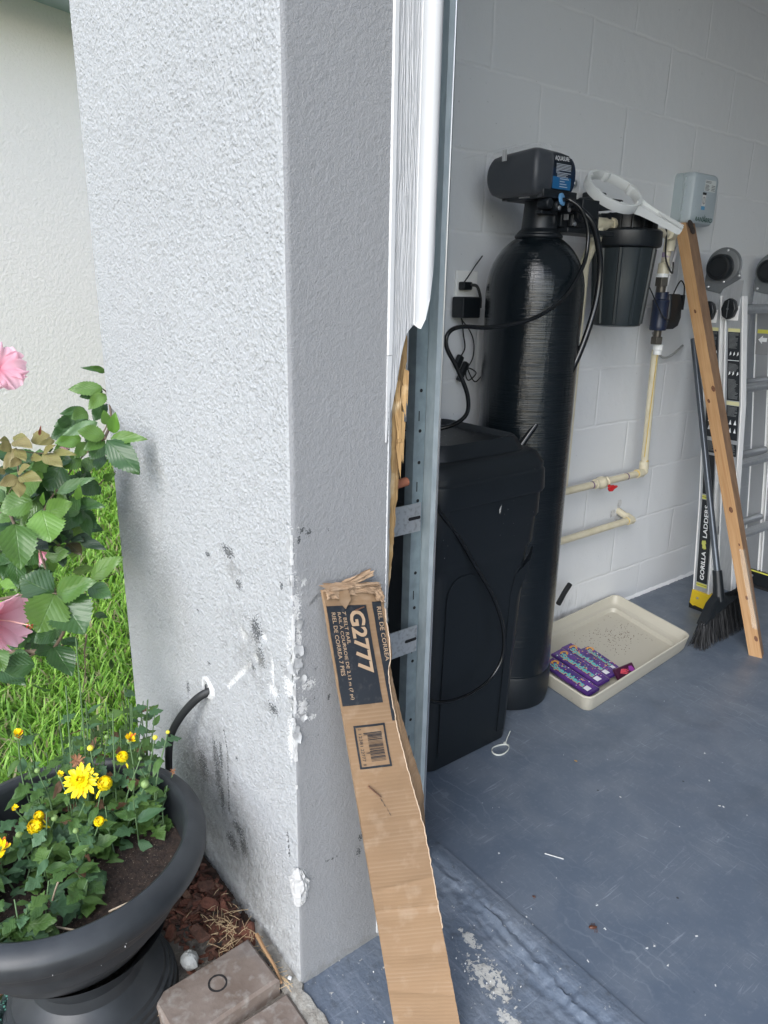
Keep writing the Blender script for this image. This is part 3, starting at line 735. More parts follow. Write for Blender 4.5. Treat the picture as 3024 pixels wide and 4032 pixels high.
mb.rings(R_); head = mb.build('control_head', mat('head_plastic', (.0045, .009, .016), .42), ws, smooth=40)
# label on the +X face
LX = HX1+.0004
def lab(y0, y1, z0, z1, M, name, par, d=.0004):
    m_ = MB(); m_.add([(LX+d, y0, z0), (LX+d, y1, z0), (LX+d, y1, z1), (LX+d, y0, z1)], [(0, 1, 2, 3)]); return m_.build(name, M, par, smooth=0)
lb = MB()
for k in range(13):
    u0 = k/12; e = .016*(abs(u0*2-1)**2.6); lb.v += [(LX-e+.0002, -.642, z0+.006+(z1-z0-.012)*u0-.002), (LX-e+.0002, -.551, z0+.006+(z1-z0-.012)*u0-.006*u0)]
lb.f = [(2*k, 2*k+1, 2*k+3, 2*k+2) for k in range(12)]; lb.mi = [0]*12
lb.build('brand_label', mat('navy_label', (.006, .016, .038), .3), ws, smooth=0)
lab(-.637, -.567, 1.464, 1.492, mat('blue_band', (.012, .10, .24), .3), 'blue_band', head, .0002)
text('brand_lettering', 'AQUASURE', (LX, -.634, 1.527), (0, 1, .02), (0, 0, 1), .054, .0115, white_ink, head, .0006, .0)
tl = MB(); grey_ink = mat('grey_ink', (.42, .46, .50), .5)
for k in range(7):
    z_ = 1.521-k*.0032; w_ = .056 if k != 5 else .012; tl.bb((LX+.0005, -.627, z_-.0007), (LX+.0008, -.627+w_, z_+.0007))
for k in range(3):
    z_ = 1.4985-k*.0032; tl.bb((LX+.0005, -.622, z_-.0006), (LX+.0008, -.622+(.040, .034, .042)[k], z_+.0006))
for k in range(4):
    z_ = 1.488-k*.006; tl.bb((LX+.0005, -.610, z_-.0008), (LX+.0008, -.610+(.034, .018, .026, .030)[k], z_+.0008))
tl.build('label_text_lines', grey_ink, head, smooth=0)
# clear film bag over the head: slightly larger, creased
film = mat('clear_film', (.80, .82, .84), .16, alpha=.05, spec=.6, bump=(22, .8, .02, 4))
mb = MB(); R_ = []
for k in range(19):
    u = k/18; zz = 1.442+.118*u; e = .013*(abs(u*2-1)**2.6)
    ring_ = []
    for x, y, z in headring(zz, e-.002):
        y = min(y, -.640) if x > .2 else min(y, -.60)
        n_ = .0035*max(-.2, N3(x*40, y*30, z*28))
        ring_.append((x+(n_ if x > .2 else -n_), y-n_, z+.010*((x-HX0)/.17-.5)*(1 if u > .5 else -.4)))
    R_.append(ring_)
mb.rings(R_); mb.build('plastic_wrap', film, ws, smooth=60)
mb = MB(); R_ = []
for i in range(18):
    u = i/17; x = .02+.23*u; zz = 1.552+.010*math.sin(u*3.1)+.004*N3(u*6, 0, 0)
    R_.append([(x, -.72+.03*u, zz-.004), (x+.01, -.66, zz+.009+.004*N3(u*9, 3, 0)), (x+.012, -.60, zz+.006)])
mb.rings(R_, cap=False, closed=False); mb.build('film_crown', film, ws, smooth=60)
MB().bb((.148, -.7022, 1.530), (.164, -.7016, 1.556)).build('tape_strip', mat('silver_tape', (.42, .43, .42), .35, .3, var=(300, (.6, .6, .6), .4, .6, 2, (1, 1, .05))), ws, smooth=0)

# hoses from the head
def hose(name, pts, r, label, M=black_gloss, cat='hose', seg=12, n=10):
    p = smooth_path(pts, n); o = MB().tube(p, r, seg).build(name, M, None, smooth=60, origin=p[0])
    if label: tag(o, label, cat)
    return o
hose('drain_hose', [(.262, -.600, 1.440), (.285, -.594, 1.438), (.305, -.575, 1.420), (.315, -.556, 1.385), (.32, -.55, 1.34), (.33, -.574, 1.28), (.345, -.655, 1.205), (.34, -.757, 1.155), (.31, -.868, 1.134), (.30, -.960, 1.136), (.30, -1.0, 1.122), (.30, -1.003, 1.09), (.31, -.975, 1.04), (.32, -.947, .975), (.31, -.945, .925), (.27, -.985, .895), (.22, -1.06, .893), (.17, -1.13, .90), (.15, -1.2, .905)], .0052,
     'thin black hose looping from the softener head across the tank to the brine tank lid')
hose('brine_hose', [(.255, -.560, 1.418), (.285, -.556, 1.420), (.31, -.53, 1.39), (.315, -.505, 1.345), (.315, -.482, 1.275), (.315, -.490, 1.172), (.31, -.54, 1.04), (.30, -.612, .935), (.285, -.69, .84), (.27, -.72, .79)], .0085,
     'thick black hose hanging from the softener head down behind the brine tank')
hose('overflow_tube', [(.409, -1.15, .80), (.409, -1.10, .735), (.410, -1.04, .665), (.411, -.98, .58), (.412, -.912, .482), (.412, -.868, .385), (.412, -.862, .30), (.411, -.905, .245), (.41, -.99, .226), (.409, -1.09, .245), (.40, -1.16, .30)], .0048,
     'thin black tube bowed in a long loop over the face of the brine tank')
hose('wall_cable', [(.05, -1.36, .93), (.10, -1.25, .95), (.12, -1.17, 1.0), (.1, -1.1, 1.03)], .008, 'short black hose curving behind the door track against the block wall')

# ================================================================== brine tank
bt_ = thing('brine_tank', (.215, -.915, 0), 'black plastic brine tank with stepped lid beside the tall softener tank', 'brine tank')
BC = (.215, -.925)
mb = MB(); R_ = []
for z, hx, hy, r in ((0, .150, .150, .03), (.006, .158, .158, .04), (.05, .162, .162, .045), (.55, .178, .175, .05), (.585, .181, .178, .05), (.60, .188, .186, .05), (.665, .190, .188, .05), (.675, .195, .193, .05), (.745, .195, .193, .05)):
    R_.append(rrect(BC[0], BC[1], hx, hy, r, z, 8))
mb.rings(R_); mb.build('body', black_plastic, bt_, smooth=35)
# raised side flute on the +X face
mb = MB()
def face(x, pts, h): return MB().prism(pts, (x, 0, 0), (0, 1, 0), (0, 0, 1), h)
pts = [(-1.045, .05), (-1.05, .50)] + [(-1.05+.05*(1-math.cos(a)), .50+.055*math.sin(a)) for a in np.linspace(0, math.pi/2, 8)] + [(-.985+.04*math.sin(a), .515+.04*math.cos(a)) for a in np.linspace(0, math.pi/2, 8)] + [(-.94, .05)]
m_ = MB(); a_ = [(.372+(.016*(z/.56)), y, z) for y, z in pts]; b_ = [(.3795+(.0160*(z/.56)), y-(0.004 if y < -1.0 else -.0)*1, z) for y, z in pts]
n_ = len(pts); m_.add(a_+b_, [tuple(range(n_, 2*n_))[::-1]]+[(i, n_+i, n_+(i+1) % n_, (i+1) % n_) for i in range(n_)]); 
m_.build('pressed_panel', black_plastic, bt_, smooth=40, bev=.003)
pts = [(-.755, .58)]+[(-.76-.055*math.sin(a), .545-.035*(1-math.cos(a))+.0) for a in np.linspace(0, math.pi/2, 7)]+[(-.825, .46), (-.825, .04), (-.80, .04), (-.80, .44), (-.765, .52)]
m_ = MB(); a_ = [(.372+(.016*(z/.56)), y, z) for y, z in pts]; b_ = [(.3785+(.0160*(z/.56)), y, z) for y, z in pts]; n_ = len(pts)
m_.add(a_+b_, [tuple(range(n_, 2*n_))]+[(i, n_+i, n_+(i+1) % n_, (i+1) % n_) for i in range(n_)]); m_.build('corner_flute', black_plastic, bt_, smooth=40)
# lid
mb = MB(); R_ = []
for z, h, r in ((.735, .199, .05), (.742, .202, .052), (.790, .200, .052), (.795, .196, .05), (.808, .196, .05), (.818, .190, .05), (.832, .183, .048), (.838, .172, .045)):
    R_.append(rrect(BC[0], BC[1], h, h, r, z, 8))
mb.rings(R_, cap=True)
for z, h in ((.848, .165), (.862, .150), (.868, .135)): pass
mb.build('lid', black_plastic, bt_, smooth=35)
mb = MB(); R_ = []
for z, h in ((.836, .168), (.862, .158), (.872, .150), (.866, .143), (.858, .138)): R_.append([(x-.012, y, zz+.012*((y-BC[1])/-.15)*0) for x, y, zz in rrect(BC[0], BC[1], h, h-.01, .045, z, 8)])
mb.rings(R_); mb.build('lid_rim', black_plastic, bt_, smooth=35)
dust = mat('dust_specks', (.35, .35, .34), .9); mb = MB(); random.seed(11)
for k in range(34):
    x, y = BC[0]+random.uniform(-.12, .12), BC[1]+random.uniform(-.14, .14); s = random.uniform(.0006, .0017); mb.box((x, y, .8585), (s*2, s, .0006))
for k in range(26):
    y, z = BC[1]+random.uniform(-.17, .17), random.uniform(.62, .80); s = random.uniform(.0004, .0009); mb.box((.411 if z > .745 else .4105, y, z), (.0006, s, s*1.6))
mb.add([(.4125, -.912, .712), (.4125, -.905, .722), (.4125, -.907, .706), (.4125, -.910, .700)], [(0, 1, 2), (0, 2, 3)])
mb.build('dust', dust, bt_, smooth=0)['kind'] = 'stuff'

# black tail of a tube by the wall
o = MB().tube([(.07, -.20, .150), (.06, -.16, .178), (.055, -.125, .203)], .0095, 14).build('pipe_stub', black_rubber, None, smooth=50, origin=(.07, -.20, .15))
tag(o, 'stub of black foam covered pipe poking out behind the softener, just over the tray', 'pipe')

# ================================================================== outlet and adapters
ot = thing('wall_outlet', (0, -.668, 1.205), 'white wall outlet on the block wall beside the softener tank', 'outlet')
mb = MB(); mb.bb((.0, -.710, 1.140), (.0085, -.628, 1.270)); mb.build('cover_plate', mat('old_plate', (.80, .80, .77), .4), ot, smooth=0, bev=.003)
mb = MB(); mb.bb((.007, -.69, 1.215), (.010, -.655, 1.245)); mb.bb((.007, -.69, 1.165), (.010, -.655, 1.195)); mb.build('receptacle', white_pl, ot, smooth=0, bev=.004)
ad = thing('power_adapter', (.03, -.69, 1.17), 'square black power adapter plugged into the lower socket', 'adapter')
mb = MB(); mb.bb((.010, -.725, 1.143), (.055, -.655, 1.200)); mb.build('adapter_body', black_plastic, ad, smooth=0, bev=.004)
mb = MB(); mb.tube(smooth_path([(.03, -.705, 1.143), (.03, -.700, 1.130), (.025, -.690, 1.10), (.02, -.676, 1.06), (.02, -.690, 1.035)], 6), .0022, 8)
mb.tube(smooth_path([(.03, -.70, 1.135), (.022, -.665, 1.11), (.018, -.640, 1.075), (.018, -.640, 1.03), (.018, -.665, .99), (.02, -.655, .965), (.02, -.625, .985), (.02, -.66, 1.0), (.02, -.63, .96), (.02, -.60, .975)], 8), .0018, 8)
mb.build('cable', black_rubber, ad, smooth=60)
mb = MB(); q = Matrix.Rotation(rad(-28), 3, 'X'); mb.box((.022, -.700, 1.022), (.014, .022, .036), q); mb.box((.022, -.682, .992), (.014, .018, .060), q); mb.build('connector', black_plastic, ad, smooth=0, bev=.004)
pg = thing('black_plug', (.02, -.68, 1.235), 'small black plug with a thin cord in the upper socket', 'plug')
mb = MB(); mb.bb((.010, -.704, 1.218), (.032, -.668, 1.240)); mb.build('plug_body', black_plastic, pg, smooth=0, bev=.004)
mb = MB(); mb.tube(smooth_path([(.03, -.675, 1.232), (.04, -.660, 1.228), (.045, -.650, 1.20), (.045, -.648, 1.17)], 6), .0042, 8); mb.tube(smooth_path([(.02, -.69, 1.24), (.02, -.675, 1.256), (.02, -.65, 1.285), (.03, -.635, 1.31)], 6), .0016, 6); mb.build('cord', black_rubber, pg, smooth=60)

# ================================================================== pipework
def elbow(mb, c, r, a, b): mb.lathe([(.0, -r*1.0), (r*.75, -r*.8), (r, -r*.2), (r, r*.2), (r*.75, r*.8), (0, r)], c, 18, (1, 0, 0))
yb = mat('solvent_yellow', (.62, .44, .10), .5); pur = mat('primer_purple', (.14, .07, .16), .5)
sp = thing('supply_pipe', (.07, .24, .575), 'cream pipe dropping from brass fitting, turning left through a red handled valve', 'pipe')
PY = .234
mb = MB(); mb.tube([(.07, .212, 1.028), (.07, .216, .90), (.07, .232, .605)], .0130, 18); mb.tube([(.07, .232, .60), (.07, .228, .585), (.07, .205, .575), (.07, -.32, .570)], .0130, 18); mb.build('pipe', cpvc, sp, smooth=60)
mb = MB(); mb.lathe([(.0172, 0), (.0172, .028)], (.07, .232, .590), 20, (0, -.02, 1)); mb.lathe([(.0172, 0), (.0172, .030)], (.07, .220, .5755), 20, (0, -1, 0)); mb.lathe([(.008, -.014), (.0172, -.006), (.0172, .006), (.0, .014)], (.07, .2305, .581), 20, (0, .7, -.7)); mb.build('elbow', cpvc, sp, smooth=50)
mb = MB(); mb.lathe([(.0136, 0), (.0136, .005)], (.07, .2325, .619), 20, (0, 0, 1)); mb.lathe([(.0136, 0), (.0136, .005)], (.07, .190, .5755), 20, (0, -1, 0)); mb.bb((.0820, .2050, .64), (.0838, .2078, 1.02)); mb.build('solvent_ring', yb, sp, smooth=40)
mb = MB(); mb.lathe([(.0134, 0), (.0134, .006)], (.07, .128, .5745), 20, (0, -1, .0)); mb.lathe([(.0134, 0), (.0134, .006)], (.07, -.075, .572), 20, (0, -1, 0)); mb.build('primer_mark', pur, sp, smooth=40)
mb = MB(); mb.lathe([(.0175, -.036), (.0175, -.026), (.013, -.024), (.014, -.018), (.0225, -.008), (.0225, .008), (.014, .018), (.013, .024), (.0175, .026), (.0175, .036)], (.07, -.0225, .573), 24, (0, 1, 0)); vl = mb.build('ball_valve', cpvc, sp, smooth=45)
mb = MB(); mb.prism([(-.016, -.009), (-.004, -.011), (.004, -.006), (.0225, -.004), (.026, 0), (.0225, .004), (.010, .004), (.004, .010), (-.010, .009), (-.022, .003)], (.097, .0, .556), (0, 1, .1), (-.25, 0, 1), .010); mb.cyl((.085, 0, .562), (.099, 0, .556), .006)
mb.build('handle', mat('red_handle', (.48, .015, .02), .4), vl, smooth=30, bev=.0015)
lp = thing('return_pipe', (.04, .21, .39), 'lower cream plastic pipe running along the wall and bending into it through a plaster hole', 'pipe')
mb = MB(); mb.tube([(.055, .195, .388), (.055, -.32, .383)], .0130, 18); mb.tube([(-.01, .205, .415), (.055, .212, .388)], .0130, 18); mb.build('pipe', cpvc, lp, smooth=60)
mb = MB(); mb.lathe([(.0172, 0), (.0172, .028)], (.055, .216, .388), 20, (0, -1, 0)); mb.lathe([(.0172, 0), (.0172, .026)], (.058, .212, .387), 20, (-1, 0, .38)); mb.lathe([(0, -.014), (.012, -.01), (.0172, 0), (.012, .01), (0, .014)], (.057, .214, .387), 20); mb.build('elbow', cpvc, lp, smooth=50)
mb = MB(); mb.lathe([(.0136, 0), (.0136, .004)], (.055, .187, .388), 20, (0, -1, 0)); mb.build('solvent_ring', yb, lp, smooth=40)
mb = MB(); flake(mb, (.001, .17, .405), .022, (1, 0, 0), (0, 0, 1), .1, 3); flake(mb, (.001, .205, .44), .016, (1, 0, 0), (0, 0, 1), .1, 5); flake(mb, (.001, .20, .385), .018, (1, 0, 0), (0, 0, 1), .1, 8); mb.build('hole_plaster', bead_m, lp, smooth=30)
rp = thing('riser_pipe', (.12, -.3, 1.4), 'cream plastic tee and pipe dropping behind the softener tank', 'pipe')
mb = MB(); mb.tube([(.150, -.290, 1.385), (.11, -.285, 1.30), (.09, -.262, .95), (.085, -.255, .60)], .0155, 20); mb.tube([(.16, -.39, 1.405), (.16, -.20, 1.412)], .0130, 20); mb.build('pipe', cpvc, rp, smooth=60)
mb = MB(); mb.lathe([(.0175, 0), (.0175, .065)], (.16, -.335, 1.407), 22, (0, 1, .02)); mb.lathe([(.0175, 0), (.0165, .045)], (.158, -.300, 1.405), 22, (-.1, 0, -1)); mb.lathe([(.0185, 0), (.0185, .035), (.014, .046), (0, .052)], (.16, -.245, 1.410), 22, (0, 1, .03)); mb.build('tee', cpvc, rp, smooth=40)
mb = MB(); mb.lathe([(.0188, 0), (.0188, .004)], (.16, -.222, 1.411), 22, (0, 1, 0)); mb.build('solvent_ring', yb, rp, smooth=40)
mb = MB(); mb.lathe([(.0182, 0), (.0182, .016)], (.16, -.372, 1.406), 22, (0, 1, 0)); mb.build('white_collar', white_pl, rp, smooth=40)

# whole-house filter
fi = thing('filter_housing', (.16, -.185, 1.1), 'big dark grey canister water filter hung on the wall between two cream pipes', 'water filter')
fc = (.16, -.165)
fm_ = mat('filter_grey', (.021, .028, .031), .33, bump=(60, .05, .001))
S_ = .905
mb = MB(); mb.lathe([(.062*S_, 1.118), (.078*S_, 1.122), (.083*S_, 1.135), (.093*S_, 1.25), (.1015*S_, 1.345), (.104*S_, 1.352)], (*fc, 0), 64)
mb.build('sump', fm_, fi, smooth=40)
mb = MB()
for k in range(10):
    a = k/10*2*math.pi+.2; d = Vector((math.cos(a), math.sin(a), 0)); w_ = Vector((-d.y, d.x, 0))*.006
    lo_, hi_ = Vector((*fc, 1.128))+d*.0745, Vector((*fc, 1.345))+d*.0915
    mb.add([lo_-w_, lo_+w_, hi_+w_, hi_-w_, lo_-w_*.5+d*.004, lo_+w_*.5+d*.004, hi_+w_*.5+d*.005, hi_-w_*.5+d*.005], [(4, 5, 6, 7), (0, 1, 5, 4), (1, 2, 6, 5), (2, 3, 7, 6), (3, 0, 4, 7)])
mb.build('sump_rib', fm_, fi, smooth=0)
mb = MB(); mb.lathe([(.101*S_, 1.345), (.114*S_, 1.350), (.117*S_, 1.356), (.116*S_, 1.392), (.108*S_, 1.398), (.085*S_, 1.400), (.080*S_, 1.402), (.080*S_, 1.442), (.06, 1.448)], (*fc, 0), 64); mb.build('collar', black_plastic, fi, smooth=40)
mb = MB()
for k in range(16):
    a = k/16*2*math.pi; d = Vector((math.cos(a), math.sin(a), 0)); mb.box(Vector((*fc, 1.420))+d*.079, (.022, .004, .044), Matrix.Rotation(a, 3, 'Z'))
mb.build('cap_fins', black_plastic, fi, smooth=0, bev=.001)
mb = MB(); mb.bb((.03, -.235, 1.443), (.20, -.085, 1.449)); mb.bb((.004, -.235, 1.40), (.010, -.085, 1.51)); mb.build('bracket', mat('bracket_white', (.62, .63, .63), .4), fi, smooth=0)
mb = MB(); mb.box((.06, -.170, 1.468), (.07, .14, .05)); mb.box((.05, -.19, 1.50), (.05, .06, .02)); mb.build('filter_head', black_plastic, fi, smooth=0, bev=.006)
mb = MB(); mb.tube(smooth_path([(.03, -.205, 1.505), (.03, -.19, 1.522), (.03, -.165, 1.520), (.03, -.155, 1.505), (.03, -.153, 1.485)], 6), .004, 8); mb.build('hanger_wire', black_rubber, fi, smooth=60)
mb = MB(); mb.lathe([(.012, 0), (.012, .0015)], (.006, -.235, 1.535), 20, (1, 0, 0)); mb.lathe([(.006, 0), (.006, .005)], (.0076, -.235, 1.535), 6, (1, 0, 0)); mb.lathe([(.009, 0), (.009, .0015)], (.006, -.155, 1.535), 20, (1, 0, 0)); mb.build('lag_bolt', steel, fi, smooth=30)

# filter wrench resting on the filter cap
wr = thing('filter_wrench', (.17, -.18, 1.45), 'white plastic ring spanner resting tilted on top of the water filter', 'wrench')
ctr = Vector((.190, -.290, 1.492)); ax = (CR*.846-CU*.529-CF*.065).normalized(); sd_ = (CR*.439+CU*.623+CF*.647); sd_ = (sd_-ax*sd_.dot(ax)).normalized()
nn_ = sd_.cross(ax).normalized()
if nn_.z < 0: nn_ = -nn_
wm_ = mat('wrench_white', (.60, .62, .61), .38)
mb = MB(); R_ = []; ro, ri, hh = .086, .0745, .013
for k in range(72):
    a = k/72*2*math.pi; d = ax*math.cos(a)+sd_*math.sin(a); tooth = .006 if (k % 12) in (0, 1) else 0
    R_.append([ctr+d*ro-nn_*hh, ctr+d*(ro+.002), ctr+d*ro+nn_*hh, ctr+d*(ri+.004-tooth)+nn_*hh, ctr+d*(ri-tooth), ctr+d*(ri+.004-tooth)-nn_*hh])
R_.append(R_[0]); mb.rings(R_, cap=False); mb.build('ring', wm_, wr, smooth=35)
mb = MB(); h0 = ctr+ax*.083; h1 = ctr+ax*.222; R_ = []
for u, w_, t_ in ((0, .030, .012), (.12, .024, .011), (.5, .018, .009), (.95, .016, .008), (1, .013, .006)):
    p = h0.lerp(h1, u); R_.append([p+sd_*w_-nn_*t_, p+sd_*w_+nn_*t_, p+sd_*(w_-.005)+nn_*t_, p+sd_*(w_-.006)+nn_*t_*.3, p-sd_*(w_-.006)+nn_*t_*.3, p-sd_*(w_-.005)+nn_*t_, p-sd_*w_+nn_*t_, p-sd_*w_-nn_*t_])
mb.rings(R_); mb.build('handle', wm_, wr, smooth=30)
mb = MB()
for k in range(22):
    p = h0.lerp(h1, .42+k*.026); mb.add([p+sd_*.0185+nn_*.008, p+sd_*.0185-nn_*.006, p+sd_*.0200, p+ax*.0025+sd_*.0200], [(0, 2, 3), (1, 2, 3)]); mb.box(p+sd_*.016+nn_*.009, (.0, .0, .0)) if False else None
    mb.add([p+sd_*.017+nn_*.0085, p+sd_*.004+nn_*.0045, p+ax*.0025+sd_*.004+nn_*.0045, p+ax*.0025+sd_*.017+nn_*.0085, p+sd_*.017+nn_*.0105, p+sd_*.004+nn_*.007, p+ax*.0025+sd_*.004+nn_*.007, p+ax*.0025+sd_*.017+nn_*.0105], [(4, 5, 6, 7), (0, 1, 5, 4), (2, 3, 7, 6), (1, 2, 6, 5), (3, 0, 4, 7)])
mb.build('grip_ridges', wm_, wr, smooth=0)

# outlet side pipe with flow sensor
fp = thing('outlet_pipe', (.09, .17, 1.3), 'cream plastic elbow and pipe leaving the right of the filter, purple primer stain', 'pipe')
mb = MB(); mb.tube([(.155, -.06, 1.405), (.12, .13, 1.405)], .0135, 20); mb.tube([(.10, .165, 1.395), (.09, .165, 1.27)], .0135, 20); mb.build('pipe', cpvc, fp, smooth=60)
mb = MB(); mb.lathe([(.0180, 0), (.0180, .05)], (.13, .105, 1.405), 22, (-.3, 1, 0)); mb.lathe([(0, -.018), (.014, -.013), (.0185, 0), (.014, .013), (0, .018)], (.106, .160, 1.400), 22); mb.lathe([(.0180, 0), (.0180, .045)], (.104, .164, 1.400), 22, (-.05, 0, -1)); mb.lathe([(.0165, 0), (.019, .004), (.019, .035)], (.093, .163, 1.318), 22, (0, 0, -1)); mb.build('elbow', cpvc, fp, smooth=50)
mb = MB(); mb.lathe([(.0205, 0), (.0205, .012)], (.092, .163, 1.283), 24, (0, 0, -1)); mb.build('white_nut', white_pl, fp, smooth=40)
mb = MB(); mb.lathe([(.0139, 0), (.0139, .016)], (.095, .165, 1.335), 20, (0, 0, 1)); mb.build('primer_mark', mat('primer_faint', (.33, .25, .36), .5), fp, smooth=40)
fs_ = thing('flow_sensor', (.09, .175, 1.15), 'dark blue and black inline flow sensor clamped between two brass fittings', 'sensor')
navy = mat('navy_plastic', (.010, .018, .045), .4)
mb = MB(); mb.lathe([(.021, 0), (.0225, .002), (.0225, .028), (.021, .03)], (.09, .165, 1.242), 6, (0, 0, 1)); mb.lathe([(.016, 0), (.016, .022)], (.09, .166, 1.222), 20, (0, 0, 1)); mb.lathe([(.019, 0), (.021, .002), (.021, .024), (.019, .026)], (.085, .187, 1.048), 6, (0, 0, 1)); mb.lathe([(.013, 0), (.013, .03)], (.085, .187, 1.070), 20, (0, 0, 1)); mb.build('brass_fitting', darkmetal, fs_, smooth=30, bev=.001)
mb = MB(); mb.lathe([(.026, 1.096), (.028, 1.100), (.028, 1.112), (.0275, 1.114), (.0275, 1.190), (.0285, 1.192), (.0285, 1.196), (.022, 1.200), (.022, 1.224)], (.088, .180, 0), 40); mb.build('sensor_body', navy, fs_, smooth=35)
mb = MB(); R_ = []
for z, s in ((1.100, .7), (1.112, .95), (1.14, 1.05), (1.18, 1.0), (1.215, .9), (1.218, .8)):
    R_.append([(.085+(x-.085)*s, .20+(y-.20)*s, z) for x, y, _ in rrect(.085, .235, .030, .040, .012, 0, 5)])
mb.rings(R_); mb.box((.105, .275, 1.19), (.02, .014, .05)); mb.build('battery_case', black_plastic, fs_, smooth=35)
mb = MB(); mb.tube(smooth_path([(.11, .215, 1.218), (.115, .22, 1.24), (.11, .25, 1.262), (.11, .275, 1.245), (.11, .282, 1.21)], 6), .0026, 8)
mb.tube(smooth_path([(.15, .05, 1.44), (.14, .08, 1.40), (.12, .125, 1.33), (.12, .17, 1.285), (.12, .175, 1.30), (.115, .18, 1.32)], 6), .0028, 8)
mb.tube(smooth_path([(.11, .02, 1.28), (.12, .07, 1.22), (.12, .12, 1.17), (.12, .17, 1.135), (.115, .22, 1.14), (.11, .25, 1.17)], 6), .002, 8); mb.build('sensor_lead', black_rubber, fs_, smooth=60)
mb = MB(); mb.lathe([(.017, 0), (.017, .018), (.0145, .02), (.0145, .034)], (.083, .205, 1.046), 22, (0, 0, -1)); mb.build('white_adapter', white_pl, fs_, smooth=40)
hose('grey_tube', [(.05, .215, 1.085), (.04, .27, 1.02), (.03, .33, .992), (.02, .40, .996), (.02, .47, 1.03)], .0045, 'thin grey tube drooping between the flow sensor and the timber', mat('grey_tube', (.34, .35, .34), .5), 'tube')
MB_p = MB().tube([(.006, .38, 1.42), (.006, .33, 1.22), (.012, .30, 1.15)], .005, 10).build('conduit', plain, None, smooth=60, origin=(.006, .38, 1.42)); tag(MB_p, 'thin wall painted conduit behind the timber beside the sensor', 'conduit')

# irrigation timer
rb = thing('irrigation_timer', (0, .39, 1.53), 'pale blue grey irrigation timer box with hinged lid on the wall above the leaning timber', 'timer')
RBC = mat('timer_grey', (.36, .42, .44), .45); RBL = mat('timer_lid_grey', (.40, .46, .49), .42, var=(160, (.25, .27, .28), .70, .74, 2))
mb = MB(); R_ = []
for x, e in ((.0, 0), (.034, 0), (.037, .003)): R_.append([(x, y, z) for y, z, _ in rrect(.392, 1.537, .082-e, .082-e, .018, 0, 6)])
mb.rings([q[::-1] for q in R_]); mb.build('box', RBC, rb, smooth=40)
mb = MB(); R_ = []
for x, e in ((.037, 0), (.041, -.002), (.064, 0), (.073, .005), (.079, .018)): R_.append([(x, y, z) for y, z, _ in rrect(.392-.3*max(0, e)*0, 1.535, .080-e, .083-e, .02, 0, 6)])
mb.rings([q[::-1] for q in R_]); lid = mb.build('lid', RBL, rb, smooth=30)
mb = MB()
for k in range(6): mb.cyl((.042, .311, 1.470+k*.024), (.042, .311, 1.485+k*.024), .004, 10)
mb.build('hinge', RBC, rb, smooth=40)
FX = .079
def onlid(y0, y1, z0, z1, M, name, d=.0005): return MB().add([(FX+d, y0, z0), (FX+d, y1, z0), (FX+d, y1, z1), (FX+d, y0, z1)], [(0, 1, 2, 3)]).build(name, M, lid, smooth=0)
onlid(.372, .442, 1.560, 1.597, mat('sticker_white', (.60, .63, .62), .4), 'info_sticker')
onlid(.366, .390, 1.512, 1.548, mat('sticker_pale', (.66, .66, .64), .4), 'warning_sticker'); onlid(.366, .390, 1.500, 1.512, mat('sticker_blue', (.10, .30, .50), .4), 'blue_stripe'); onlid(.366, .390, 1.548, 1.556, black_rubber, 'black_stripe')
mb = MB()
for k in range(8):
    w_ = (.036, .034, .0, .022, .026, .022, .028, .024)[k]
    if w_: mb.bb((FX+.0008, .376, 1.591-k*.0040), (FX+.0010, .376+w_, 1.5928-k*.0040))
for k in range(4): mb.bb((FX+.0008, .416, 1.579-k*.005), (FX+.0010, .438, 1.581-k*.005))
mb.build('sticker_text', mat('text_grey', (.12, .13, .13), .6), lid, smooth=0)
mb = MB(); R_ = []
for k in range(25):
    a = k/24*2*math.pi; R_.append([(FX+.0010, .378+r_*math.cos(a), 1.530+r_*1.2*math.sin(a)) for r_ in (.0085, .0100)])
mb.rings(R_, cap=False, closed=False); mb.bb((FX+.0008, .3770, 1.521), (FX+.0010, .3790, 1.539)); mb.build('warning_mark', mat('mark_dark', (.08, .08, .09), .6), lid, smooth=0)
grn = mat('brand_green', (.012, .075, .05), .5)
text('brand_lettering', 'RAIN', (FX+.0005, .338, 1.4615), (0, 1, .0), (0, .15, 1), .045, .0145, grn, lid, .0006, .015)
text('brand_lettering', 'BIRD', (FX+.0005, .402, 1.4615), (0, 1, .0), (0, .15, 1), .045, .0145, grn, lid, .0006, .015)
mb = MB()
for pts in ([(0, 0), (.003, .001), (.010, .014), (.006, .012)], [(0, 0), (-.001, .003), (-.008, .013), (-.010, .008)], [(-.002, -.001), (.010, -.005), (.012, -.002), (.002, .004)], [(0, 0), (-.009, -.006), (-.006, -.008), (.002, -.002)], [(-.001, 0), (.001, 0), (.003, .019), (0, .013)]):
    mb.add([(FX+.0012, .3925+a, 1.468+b) for a, b in pts], [tuple(range(len(pts)))])
mb.build('bird_emblem', grn, lid, smooth=0)
hose('timer_cord', [(.03, .40, 1.45), (.03, .405, 1.41), (.03, .40, 1.37), (.03, .41, 1.33)], .003, 'black cord hanging under the irrigation timer', black_rubber, 'cord')

